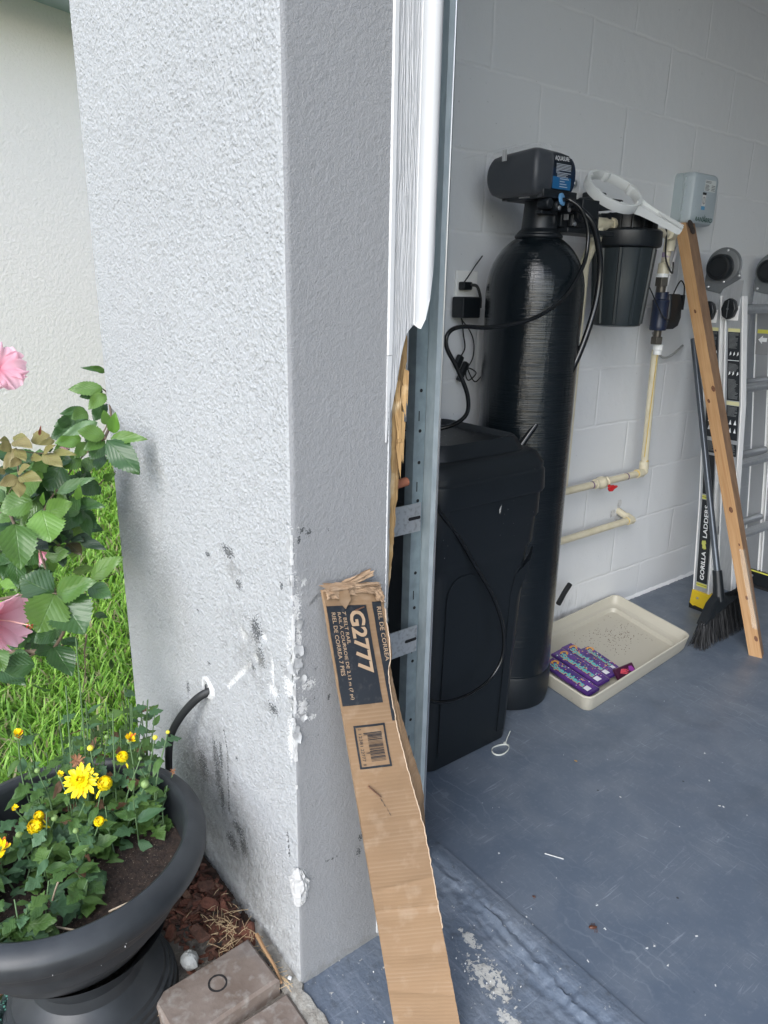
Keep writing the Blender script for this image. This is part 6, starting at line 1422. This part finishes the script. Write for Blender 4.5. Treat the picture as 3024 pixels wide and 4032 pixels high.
mb.tube(smooth_path([(-.22, -2.08, -.06), (-.16, -2.06, .3), (-.03, -2.0, .46), (.066, -1.893, .485)], 5), .006, 8); mb.tube(smooth_path([(-.24, -2.06, -.06), (-.16, -2.04, .4), (-.06, -1.99, .58), (.034, -1.958, .606)], 5), .005, 8); mb.tube(smooth_path([(-.22, -2.08, -.06), (-.26, -2.0, .5), (-.17, -1.90, .734)], 5), .004, 8)
mb.build('stems', bark, hb, smooth=60)
# pink flowers
M, t = newmat('pink_petal', .5); sx = t.n.new('ShaderNodeSeparateXYZ'); t.link(t.uv, sx.inputs[0])
vn = t.n.new('ShaderNodeTexWave'); vn.bands_direction = 'X'; vn.inputs['Scale'].default_value = 2.6; vn.inputs['Distortion'].default_value = 1.2; t.link(t.uv, vn.inputs['Vector'])
col = t.mix(t.rng(sx.outputs[1], .1, .9), (.74, .26, .34), (.88, .56, .64)); col = t.mix(t.rng(vn.outputs['Fac'], .55, 1, 0, .45), col, (.76, .36, .45)); t.link(col, t.b.inputs['Base Color'])
tr_ = t.n.new('ShaderNodeBsdfTranslucent'); t.link(col, tr_.inputs['Color']); ms = t.n.new('ShaderNodeMixShader'); ms.inputs[0].default_value = .35; t.link(t.b.outputs[0], ms.inputs[1]); t.link(tr_.outputs[0], ms.inputs[2]); t.link(ms.outputs[0], t.n['Material Output'].inputs[0]); petalm = M
def hib(c, R, axis, openness, seed, name='flower', stamen=True, n=5, spin=0.):
    rr = random.Random(seed); ax = Vector(axis).normalized(); a1 = ax.orthogonal().normalized(); a2 = ax.cross(a1); c = Vector(c); mb = MB(); uv = []
    for k in range(n):
        th = spin+k/n*2*math.pi+rr.uniform(-.15, .15); rd = a1*math.cos(th)+a2*math.sin(th); tn = ax.cross(rd); o = len(mb.v); NU, NV = 16, 30
        for i in range(NU+1):
            u = i/NU; op = openness*(1+.2*rr.random()*0); out = R*(u**.9)*math.sin(op*(.35+.65*u)); up = R*u*math.cos(op*(.35+.75*u)); wd = R*1.15*math.sin(math.pi*min(1, .10+u*.74))**.8*(.35+.65*u)
            for j in range(NV+1):
                v = j/NV*2-1; ruf = .07*R*u*u*math.sin(v*8+seed+k)+.05*R*u*math.sin(v*12+k*2)*u
                p = c+rd*(out+ruf*.5-(.10*R*abs(v)*u))+ax*(up+ruf+.14*R*abs(v)**2*u-.05*R*u*u*abs(v)**3)+tn*(v*wd*.62)
                mb.v.append(tuple(p)); uv.append((v*3+k, u))
        for i in range(NU):
            for j in range(NV): q = o+i*(NV+1)+j; mb.f.append((q, q+1, q+NV+2, q+NV+1)); mb.mi.append(0)
    fl = mb.build(name, petalm, hb, smooth=80, uv=uv)
    if stamen:
        s = MB(); e = c+ax*R*1.25; s.tube([c, c.lerp(e, .6)+a1*R*.03, e], [.0016, .0014, .001], 8); s.build('pistil', mat('pistil', (.72, .42, .36), .5), fl)
        s = MB()
        for k in range(9): d = (a1*rr.uniform(-1, 1)+a2*rr.uniform(-1, 1)+ax*rr.uniform(-.2, .8)).normalized(); q = e+d*.006-ax*.002; s.tube([e-ax*.004, q], .0004, 4); s.lathe([(0, -.0012), (.0011, -.0005), (.0011, .0005), (0, .0012)], q, 8)
        s.build('stigma', mat('stigma_red', (.42, .02, .02), .5), fl)
    return fl
hib(F1[0], F1[1]*1.0, TOCAM(F1[0])*.8+Vector((.1, .3, .45)), 1.25, 1, stamen=False, spin=.5)
hib(Vector(F2[0])+Vector((-.055, -.040, .002)), .082, Vector((.70, .60, -.03)), .62, 2, spin=.2)
hib(F3[0], F3[1]*1.15, Vector((.3, .4, -.7)), .7, 3, stamen=False)
hib(F4[0], F4[1], Vector((.3, -.2, .8)), 1.0, 4, stamen=False)

# ================================================================== chrysanthemum in the pot
cm = thing('chrysanthemum', (.40, -1.95, .245), 'chrysanthemum plant with yellow flowers and lobed leaves growing in the urn planter', 'plant')
lob = ([0, .10, .16, .24, .30, .40, .47, .56, .62, .74, .80, .92, 1], [.05, .06, .42, .50, .26, .72, .95, .55, .62, .58, .34, .22, 0])
lob2 = ([0, .12, .2, .3, .38, .5, .58, .66, .72, .84, 1], [.04, .06, .5, .62, .34, .98, .85, .5, .66, .36, 0])
CMG = [leafmat('mum_leaf', (.052, .120, .024), (.105, .195, .042), .5, (.09, .17, .06), .15), leafmat('mum_leaf_light', (.065, .145, .06), (.095, .19, .085), .5, (.14, .22, .10), .15), leafmat('mum_leaf_dry', (.20, .10, .055), (.30, .18, .11), .8, (.12, .06, .04), .4)]
random.seed(41); mb = MB(); uv = []; wear = []; stems = MB(); green = mat('mum_stem', (.10, .17, .07), .6); heads = []
def near_rim(p): return math.hypot(p[0]-PC[0], p[1]-PC[1])
tips = [(k, Vector((x, y, z)), r*(1.28 if k in ('ball', 'half') else 1.15)) for k, x, y, z, r in BLOOMS]
extra = []
for k in range(62):
    a = random.uniform(0, 2*math.pi); r_ = .19*math.sqrt(random.random()); p = Vector((PC[0]+r_*math.cos(a), PC[1]+r_*math.sin(a), .245))
    h = random.uniform(.05, .13)*(1.1-.5*((p.x-.40)/.2 if p.x > .40 else 0)); 
    if p.x > PC[0]+.05 and p.y > PC[1]-.02 and p.x-PC[0] + (p.y-PC[1]) > .13: continue      # bare soil at the right
    if (p-Vector((.50, -2.06, .245))).length < .055 and k % 3: continue
    extra.append((p, p+Vector((random.uniform(-.03, .03), random.uniform(-.03, .03), h))))
def stem_with_leaves(b, tp, r, nl, sc_=1.):
    mid = b.lerp(tp, .5)+Vector((random.uniform(-.012, .012), random.uniform(-.012, .012), 0)); q = smooth_path([b, mid, tp], 6); stems.tube(q, [r*(1-.35*i/len(q)) for i in range(len(q))], 7)
    for i in range(nl):
        u = (i+.4+random.random()*.5)/nl; u = min(.97, u); p = q[int(u*(len(q)-1))]; az = i*2.4+random.uniform(-.5, .5); L = random.uniform(.032, .054)*sc_*(1.15-.5*u)
        d = Vector((math.cos(az), math.sin(az), random.uniform(-.35, .45))).normalized(); e = p+d*L
        if .19 < near_rim(e) < .26 and e.z < .325: continue
        f = (Vector((0, 0, 1))*.9+TOCAM(p)*.5+Vector((random.uniform(-.4, .4), random.uniform(-.4, .4), 0))).normalized()
        mb.cur = 2 if random.random() < .06 else (1 if random.random() < .38 else 0)
        if mb.cur == 2: f = Vector((random.uniform(-1, 1), random.uniform(-1, 1), .3)).normalized()
        small = random.random() < .3
        add_leaf(mb, uv, wear, p, e, L*(.80 if not small else .45), f, cup=random.uniform(-.1, .35), droop=random.uniform(.05, .35), nseg=26 if not small else 10, shade=random.random(), lobes=None if small else random.choice([lob, lob2]))
for k, tp, r in tips:
    b = Vector((PC[0]+(tp.x-PC[0])*.75+random.uniform(-.015, .015), PC[1]+(tp.y-PC[1])*.75+random.uniform(-.015, .015), .243))
    dr = near_rim(b)
    if dr > .18: b = Vector((PC[0]+(b.x-PC[0])*.18/dr, PC[1]+(b.y-PC[1])*.18/dr, .243))
    stem_with_leaves(b, tp-Vector((0, 0, r*.4)), .0017, 7)
for b, tp in extra: stem_with_leaves(b, tp, .0016, 7, 1.1)
# leafy growth hanging over the back and left of the rim
for k in range(60):
    p = Vector((random.uniform(.14, .33), random.uniform(-1.93, -1.74), .243)); 
    if near_rim(p) > .23: p.z = .02
    stem_with_leaves(p, Vector((p.x+random.uniform(-.04, .03), p.y+random.uniform(-.02, .04), random.uniform(.30, .40))), .0015, 7, 1.05)
for tx in ((.30, -1.90, .52), (.36, -1.84, .47), (.285, -1.87, .60)): stems.tube(smooth_path([(tx[0]+.03, tx[1]-.02, .243), (tx[0]+.01, tx[1]-.01, .36), tx], 5), .0014, 6)
mb.build('leaves', CMG, cm, smooth=60, attr=wear, uv=uv); stems.build('stems', green, cm, smooth=60)
stf = MB()
for a_, b_ in (((.53, -2.03, .25), (.625, -1.96, .263)), ((.475, -2.10, .25), (.54, -2.065, .262)), ((.575, -1.935, .255), (.605, -1.87, .275)), ((.49, -2.0, .248), (.505, -1.985, .30)), ((.44, -2.12, .245), (.437, -2.115, .30)), ((.40, -2.12, .245), (.395, -2.11, .29))): stf.tube(smooth_path([a_, Vector(a_).lerp(Vector(b_), .5)+Vector((0, 0, .003)), b_], 4), .0016, 7)
stf.build('dry_stalks', mat('dry_stalk', (.52, .42, .30), .8), cm, smooth=60)
yel = mat('petal_yellow', (.90, .74, .008), .5); yel2 = mat('petal_gold', (.88, .62, .010), .5); orr = mat('petal_rust', (.55, .16, .02), .6); bud_g = mat('bud_green', (.20, .30, .10), .6); bud_y = mat('bud_yellow', (.72, .62, .05), .5); dryp = mat('dry_petal', (.30, .14, .07), .85)
def petal(mb, c, d, up, L, w, curl):
    s = d.cross(up).normalized(); pts = []
    for i, (u, ww) in enumerate(((0, .35), (.3, .8), (.65, 1), (.88, .75), (1, .15))):
        p = c+d*(L*u*(1-.25*abs(curl)*u))+up*(L*curl*u*u); pts.append((p-s*w*ww*.5+up*w*.12, p-up*w*.05, p+s*w*ww*.5+up*w*.12))
    o = len(mb.v)
    for q in pts: mb.v += [tuple(x) for x in q]
    for i in range(4):
        for k in range(2): mb.f.append((o+i*3+k, o+i*3+k+1, o+i*3+k+4, o+i*3+k+3)); mb.mi.append(mb.cur)
for idx, (k, p, r) in enumerate(tips):
    rr = random.Random(idx+100); up = (TOCAM(p)*.75+Vector((rr.uniform(-.3, .3), rr.uniform(-.3, .3), .8))).normalized(); a1 = up.orthogonal().normalized(); a2 = up.cross(a1); m_ = MB(); ml = [yel, yel2, orr, bud_g]
    if k == 'open':
        p = p+TOCAM(p)*.022
        up = (TOCAM(p)+Vector((-.25, -.1, .25))).normalized(); a1 = up.orthogonal().normalized(); a2 = up.cross(a1)
        for ring_, (n, ln, el, cu) in enumerate(((15, 1.0, .06, -.10), (15, .92, .22, -.05), (13, .68, .5, .15), (11, .48, .85, .4), (9, .33, 1.2, .6))):
            for q in range(n):
                th = 2*math.pi*(q+ring_*.5)/n+rr.uniform(-.12, .12); rd = a1*math.cos(th)+a2*math.sin(th); e = el+rr.uniform(-.1, .1); d = (rd*math.cos(e)+up*math.sin(e)).normalized(); m_.cur = 0 if rr.random() < .8 else 1
                petal(m_, p+rd*.0015, d, (up-d*up.dot(d)).normalized(), r*1.08*ln*rr.uniform(.85, 1.05), r*.24, cu)
        nm = 'flower_head'
    elif k == 'ball':
        for q in range(46):
            z = 1-1.5*(q+.5)/46; th = q*2.399; s_ = math.sqrt(max(0, 1-z*z)); n_ = (a1*math.cos(th)*s_+a2*math.sin(th)*s_+up*z).normalized(); st_ = p+n_*r*.62; d = (up*.85+n_*.35-(n_*.0)).normalized() if z < .8 else (a1*math.cos(th+2)+a2*math.sin(th+2)+up*.2).normalized()
            m_.cur = 0 if rr.random() < .7 else 1; petal(m_, st_, d, n_, r*.72, r*.42, -.35)
        m_.lathe([(0, -.6*r), (.5*r, -.35*r), (.62*r, 0), (.5*r, .35*r), (0, .55*r)], p, 12, up)
        for q in range(2): th = rr.uniform(0, 6); rd = a1*math.cos(th)+a2*math.sin(th); petal(m_, p+rd*r*.6, (rd-up*.4).normalized(), up, r*1.0, r*.25, -.5)
        nm = 'flower_head'
    elif k == 'half':
        for q in range(20):
            th = q*2.399; rd = a1*math.cos(th)+a2*math.sin(th); e = rr.uniform(.6, 1.2); d = (rd*math.cos(e)+up*math.sin(e)).normalized(); m_.cur = 2 if (rr.random() < .25 and r > .012) else (1 if rr.random() < .5 else 0); petal(m_, p, d, rd, r*1.25*rr.uniform(.75, 1), r*.28, -.12)
        m_.cur = 3; m_.lathe([(0, -.35*r), (.35*r, -.2*r), (.38*r, .1*r), (.2*r, .3*r)], p, 10, up); nm = 'flower_head'
    elif k == 'dry':
        for q in range(22): th = q*2.4; rd = a1*math.cos(th)+a2*math.sin(th); petal(m_, p, (rd+up*rr.uniform(-.5, .6)).normalized(), up, r*rr.uniform(.6, 1.1), r*.16, rr.uniform(-.6, .6))
        ml = [dryp]; m_.mi = [0]*len(m_.f); nm = 'withered_flower'
    else:
        m_.lathe([(0, -r), (.8*r, -.6*r), (1.0*r, 0), (.8*r, .6*r), (0, .95*r)], p, 12, up); ml = [bud_y if k == 'bud' else bud_g]
        for q in range(8): th = q/8*6.283; rd = a1*math.cos(th)+a2*math.sin(th); petal(m_, p-up*r*.8+rd*r*.4, (up+rd*.35).normalized(), rd, r*1.4, r*.6, -.1)
        m_.mi = [0]*len(m_.f); nm = 'bud'
    m_.build(nm, ml, cm, smooth=50)

# black plastic strap / tube from wall down into pot
o = MB(); q = smooth_path([(.345, -1.60, .437), (.330, -1.648, .430), (.306, -1.672, .400), (.275, -1.690, .352), (.250, -1.70, .300), (.244, -1.706, .23), (.244, -1.71, .1), (.25, -1.71, -.05)], 8); R_ = []
for i, p in enumerate(q):
    t_ = (q[min(i+1, len(q)-1)]-q[max(i-1, 0)]).normalized(); s = t_.cross(Vector((.55, -.8, .2))).normalized(); n_ = s.cross(t_); w = .0085
    R_.append([p+s*w*math.cos(a)+n_*.0055*math.sin(a) for a in np.linspace(0, 2*math.pi, 14, endpoint=False)])
o.rings(R_); oo = o.build('drain_tube', black_rubber, None, smooth=60, origin=(.244, -1.71, -.05)); tag(oo, 'flattened black tube coming out of the pillar and bending down behind the planter', 'tube')
mb = MB(); R_ = []
for k in range(22):
    a = k/22*2*math.pi; rn = 1+.3*N3(math.cos(a)*2, math.sin(a)*2, 3); R_.append([(.330+.030*rn*math.cos(a), -1.6415, .440+.024*rn*math.sin(a)), (.330+.020*rn*math.cos(a), -1.6475, .440+.018*rn*math.sin(a)), (.331+.012*math.cos(a), -1.6455, .438+.011*math.sin(a))])
R_.append(R_[0]); mb.rings(R_, cap=False, closed=False); mb.build('hole_plaster', bead_m, pil, smooth=20)

# green rope bottom left
M, t = newmat('braided_hose', .6); vr = t.n.new('ShaderNodeTexVoronoi'); vr.inputs['Scale'].default_value = 210; t.link(t.pos, vr.inputs['Vector']); t.link(t.mix(t.rng(vr.outputs['Distance'], .25, .4, 1, 0), (.008, .022, .020), (.10, .30, .22)), t.b.inputs['Base Color']); t.link(t.bump(vr.outputs['Distance'], .6, .002), t.b.inputs['Normal'])
q = smooth_path([ROPE[0], ROPE[1], ROPE[2], ROPE[3]], 10); o = MB(); R_ = [.0125+.0028*math.sin(i*1.9) for i in range(len(q))]; o = o.tube(q, R_, 14).build('garden_hose', M, None, smooth=60, origin=ROPE[0]); tag(o, 'dark green flecked garden hose at the left of the planter foot', 'hose')

# ================================================================== mulch, chips, needles, stone
barkm = []
for nm, c1, c2 in (('bark_red', (.23, .088, .052), (.125, .048, .032)), ('bark_brown', (.125, .055, .035), (.065, .032, .022)), ('bark_tan', (.22, .12, .075), (.13, .062, .038))):
    M, t = newmat(nm, .85); g = t.noise(t.map(t.pos, (40, 40, 40)), 1.6, 8, 1.5, .65); t.link(t.mix(t.rng(g, .35, .65), c1, c2), t.b.inputs['Base Color']); t.link(t.bump(g, .9, .003), t.b.inputs['Normal']); barkm.append(M)
def chip(mb, c, L, Wd, th, rot, seed):
    rr = random.Random(seed); K = 10; top, bot, mid = [], [], []; u = rot @ Vector((1, 0, 0)); v = rot @ Vector((0, 1, 0)); n = rot @ Vector((0, 0, 1)); c = Vector(c); bend = rr.uniform(-.25, .25)
    for k in range(K):
        a = 2*math.pi*k/K; e = (abs(math.cos(a))**.6*math.copysign(1, math.cos(a)), abs(math.sin(a))**.6*math.copysign(1, math.sin(a))); s = rr.uniform(.78, 1.1)
        q = c+u*e[0]*L/2*s+v*e[1]*Wd/2*s+n*(bend*L*e[0]**2*.5)
        mid.append(q); top.append(q*1.0+n*th*rr.uniform(.35, .6)-(u*e[0]*L+v*e[1]*Wd)*.06); bot.append(q-n*th*.5)
    mb.rings([bot, mid, top])
mb = MB(); random.seed(52)
def pile(x, y): return -.052+.036*sst(.62, .30, x)*0+.022*sst(-1.90, -1.70, y)+.008*N3(x*14, y*14, 0)
n_ = 0
for k in range(1500):
    x, y = random.uniform(.16, .60), random.uniform(-1.90, -1.655)
    if x > .548 and y < -1.672: continue
    if x > .52 and random.random() < .8: continue
    if y < -1.74 and x > .44 and random.random() < .9: continue
    L = random.choice([random.uniform(.008, .02), random.uniform(.018, .036)]); W_ = L*random.uniform(.25, .6); th = random.uniform(.002, .006)
    if y+L*.5 > -1.65: y = -1.652-L*.5
    rot = Matrix.Rotation(random.uniform(0, 6.28), 3, 'Z') @ Matrix.Rotation(random.gauss(0, .35), 3, 'X') @ Matrix.Rotation(random.gauss(0, .3), 3, 'Y'); mb.cur = random.choice([0, 0, 1, 1, 2]); chip(mb, (x, y, pile(x, y)+random.uniform(0, .014)), L, W_, th, rot, k)
for k in range(240):
    x, y = random.uniform(.05, .34), random.uniform(-2.35, -2.05); L = random.uniform(.015, .04); rot = Matrix.Rotation(random.uniform(0, 6.28), 3, 'Z') @ Matrix.Rotation(random.gauss(0, .3), 3, 'X'); mb.cur = random.choice([0, 0, 1, 2]); chip(mb, (x, y, -.04+random.uniform(0, .014)), L, L*.5, .005, rot, k+5000)
o = mb.build('bark_mulch', barkm, None, smooth=0, origin=(.40, -1.72, -.04)); tag(o, 'reddish brown bark mulch in the corner between planter and pillar', 'mulch', kind='stuff')
mb = MB(); xs_ = np.linspace(.02, .56, 55); ys_ = np.linspace(-2.4, -1.64, 70)
for y in ys_:
    for x in xs_: mb.v.append((x, y, pile(x, y)-.004+.004*N3(x*60, y*60, 9)))
mb.f = [(j*55+i, j*55+i+1, (j+1)*55+i+1, (j+1)*55+i) for j in range(69) for i in range(54)]; mb.mi = [0]*len(mb.f)
tag(mb.build('planting_bed', mat('bed_soil', (.045, .027, .018), .95, bump=(120, 1, .004), var=(70, (.09, .05, .032), .45, .6, 6)), smooth=60), None, None, kind='structure')
for nm, c, L, W_, th, rz, rx, mt, lb in (('bark_piece', (.512, -1.668, -.012), .066, .030, .012, -.42, .5, 0, 'largest reddish bark piece lying against the pillar foot'), ('bark_piece', (.405, -1.700, -.008), .040, .026, .010, .4, .3, 0, 'red bark piece second largest, between planter rim and pillar'), ('bark_piece', (.365, -1.688, -.004), .036, .022, .010, 1.2, .3, 1, 'brown bark piece tucked beneath the planter rim near the stained wall'), ('bark_piece', (.462, -1.745, -.012), .050, .026, .009, .2, .2, 1, 'dark brown layered bark piece in the middle of the mulch')):
    m_ = MB(); chip(m_, c, L, W_, th, Matrix.Rotation(rz, 3, 'Z') @ Matrix.Rotation(rx, 3, 'X'), 99+int(L*1e4)); tag(m_.build(nm, barkm[mt], None, smooth=0, bev=.0015, origin=c), lb, 'bark')
# pine needles and straw
mb = MB(); random.seed(61)
for k in range(150):
    if k < 90: x, y = random.gauss(.50, .045), random.gauss(-1.70, .025)
    else: x = random.uniform(.56, .665); y = -1.662-.006*random.random() if random.random() < .4 else -1.88+random.uniform(0, .03)*1; 
    if y > -1.655: y = -1.66
    z = pile(x, y)+.024 if x < .548 else -.010; a = random.uniform(0, 3.14) if k < 90 else random.choice([.1, .3, 1.4]); L = random.uniform(.010, .032); d = Vector((math.cos(a), math.sin(a), random.uniform(-.1, .25)))
    mb.tube([Vector((x, y, z))-d*L/2, Vector((x, y, z))+Vector((0, 0, .002)), Vector((x, y, z))+d*L/2], .00055, 4)
tag(mb.build('dry_needles', mat('needle', (.52, .38, .22), .8), None, smooth=0, origin=(.5, -1.7, 0)), 'dry pine needles scattered on the mulch and paver joints', 'needles', kind='stuff')
m_ = MB(); m_.tube(smooth_path([(.545, -1.664, .006), (.58, -1.667, .004), (.62, -1.668, .0), (.655, -1.672, -.008)], 5), [.0042*(1-.5*i/16) for i in range(16)], 7)
tag(m_.build('stick', mat('stick_wood', (.34, .20, .10), .8, bump=(200, .6, .002)), None, smooth=30, origin=(.6, -1.667, 0)), 'split brown stick wedged between the loose paver and the pillar', 'stick')
m_ = MB(); R_ = []
for i in range(9):
    a = math.pi*i/8; R_.append([(.502+.020*math.sin(a)*math.cos(b)*(1+.35*N3(math.cos(b)*2, math.sin(b)*2, i*.6)), -1.785+.016*math.sin(a)*math.sin(b)*(1+.3*N3(i*.6, math.cos(b)*2, 7)), -.016-.018*math.cos(a)+.003*N3(b, i, 2)) for b in np.linspace(0, 2*math.pi, 14, endpoint=False)])
m_.rings(R_); tag(m_.build('white_stone', mat('chalk_white', (.44, .45, .43), .9, bump=(150, .6, .002)), None, smooth=15, origin=(.502, -1.785, -.03)), 'rough white stone chunk between the planter foot and loose paver', 'stone')
m_ = MB(); m_.box((.656, -1.655, -.006), (.007, .005, .005), Matrix.Rotation(.5, 3, 'Z')); tag(m_.build('white_pebble', wf, None, smooth=0, bev=.001, origin=(.656, -1.655, -.01)), 'little white pebble at the foot of the pillar corner', 'pebble')

# ================================================================== lawn
rngs = np.random.default_rng(5); V = []; Fc = []; Wa = []; cnt = 0
N = 150000; X = rngs.uniform(-4.3, .34, N); Y = rngs.uniform(-2.6, 1.6, N)
dx_, dy_ = X-CP.x, Y-CP.y; dep = dx_*CF.x+dy_*CF.y+(-.05-CP.z)*CF.z; sx_ = 1512+2846*(dx_*CR.x+dy_*CR.y+(-.05-CP.z)*CR.z)/dep
dist = np.hypot(dx_, dy_); keep = (sx_ > -520) & (sx_ < 760) & (rngs.random(N) < np.clip(2.4/dist, .22, 1)**1.2)
# not under the pillar, wall, bed
keep &= ~((X > PX0-.02) & (Y > PY0-.01)); keep &= ~((X > .20) & (Y < -1.5)); keep &= ~((X > .12) & (Y < -2.0))
keep &= ((X+4.0)*.944+(Y+.5)*.33 > .03)
X, Y, dist = X[keep], Y[keep], dist[keep]; n = len(X)
H = rngs.uniform(.03, .075, n); az = rngs.uniform(0, 2*np.pi, n); ln = rngs.uniform(.2, 1.1, n); wd = rngs.uniform(.0018, .0036, n)*np.clip(dist/2.0, 1, 2.2); fa = az+np.pi/2+rngs.normal(0, .5, n)
dxv, dyv = np.cos(az), np.sin(az); wx, wy = np.cos(fa)*wd, np.sin(fa)*wd; Z = np.full(n, -.056)
P = np.zeros((n, 7, 3))
for i, (u, ww) in enumerate(((0, .8), (.45, 1), (.8, .7))):
    cx_ = X+dxv*H*ln*u*u; cy_ = Y+dyv*H*ln*u*u; cz_ = Z+H*(u-.25*ln*u*u)
    P[:, i*2, 0] = cx_-wx*ww; P[:, i*2, 1] = cy_-wy*ww; P[:, i*2, 2] = cz_; P[:, i*2+1, 0] = cx_+wx*ww; P[:, i*2+1, 1] = cy_+wy*ww; P[:, i*2+1, 2] = cz_
P[:, 6, 0] = X+dxv*H*ln; P[:, 6, 1] = Y+dyv*H*ln; P[:, 6, 2] = Z+H*(1-.25*ln)
base = np.arange(n)*7
me = bpy.data.meshes.new('lawn_grass'); me.vertices.add(n*7); me.vertices.foreach_set('co', (P.reshape(-1, 3)-np.array([-.5, -1.2, -.05])).ravel())
q1 = np.stack([base, base+1, base+3, base+2], 1); q2 = np.stack([base+2, base+3, base+5, base+4], 1); t3 = np.stack([base+4, base+5, base+6], 1)
loops = np.concatenate([q1.ravel(), q2.ravel(), t3.ravel()]); me.loops.add(len(loops)); me.loops.foreach_set('vertex_index', loops)
tot = np.concatenate([np.full(2*n, 4), np.full(n, 3)]); st_ = np.concatenate([[0], np.cumsum(tot)[:-1]]); me.polygons.add(3*n); me.polygons.foreach_set('loop_start', st_); me.polygons.foreach_set('loop_total', tot)
me.update(); me.validate()
ca = me.color_attributes.new('wear', 'FLOAT_COLOR', 'POINT'); rv = rngs.random(n); cc_ = np.zeros((n, 7, 4)); cc_[:, :, 0] = rv[:, None]; cc_[:, :, 1] = (rngs.random(n) < .12)[:, None]; cc_[:, :, 3] = 1; ca.data.foreach_set('color', cc_.astype(np.float32).ravel())
M, t = newmat('grass_blade', .5); at = t.n.new('ShaderNodeAttribute'); at.attribute_name = 'wear'; sp_ = t.n.new('ShaderNodeSeparateColor'); t.link(at.outputs['Color'], sp_.inputs[0])
col = t.mix(sp_.outputs['Red'], (.16, .37, .03), (.38, .62, .10)); col = t.mix(sp_.outputs['Green'], col, (.42, .36, .20)); col = t.mix(t.rng(t.noise(t.pos, 1.7, 4), .4, .65, 0, .35), col, (.07, .18, .022)); t.link(col, t.b.inputs['Base Color'])
tr_ = t.n.new('ShaderNodeBsdfTranslucent'); t.link(col, tr_.inputs['Color']); ms = t.n.new('ShaderNodeMixShader'); ms.inputs[0].default_value = .35; t.link(t.b.outputs[0], ms.inputs[1]); t.link(tr_.outputs[0], ms.inputs[2]); t.link(ms.outputs[0], t.n['Material Output'].inputs[0])
me.materials.append(M); go = bpy.data.objects.new('lawn_grass', me); COL.objects.link(go); go.location = (-.5, -1.2, -.05)
tag(go, 'bright green coarse lawn grass between the pillar and the house', 'grass', kind='stuff')
# dead leaves fallen on the lawn edge and bed
mb = MB(); uv = []; wear = []; random.seed(77)
for k in range(70):
    x, y = random.uniform(-.15, .32), random.uniform(-2.1, -1.66); mb.cur = 0; p = Vector((x, y, -.02+random.uniform(0, .03))); a = random.uniform(0, 6.28); L = random.uniform(.015, .04)
    add_leaf(mb, uv, wear, p, p+Vector((math.cos(a)*L, math.sin(a)*L, .004)), L*.5, (random.uniform(-.5, .5), random.uniform(-.5, .5), 1), cup=.5, droop=.2, nseg=8, shade=random.random())
o = mb.build('dead_leaves', [CMG[2]], None, smooth=60, attr=wear, uv=uv, origin=(.1, -1.85, -.03)); tag(o, 'dry brown fallen leaves strewn over the lawn edge behind the planter', 'leaves', kind='stuff')
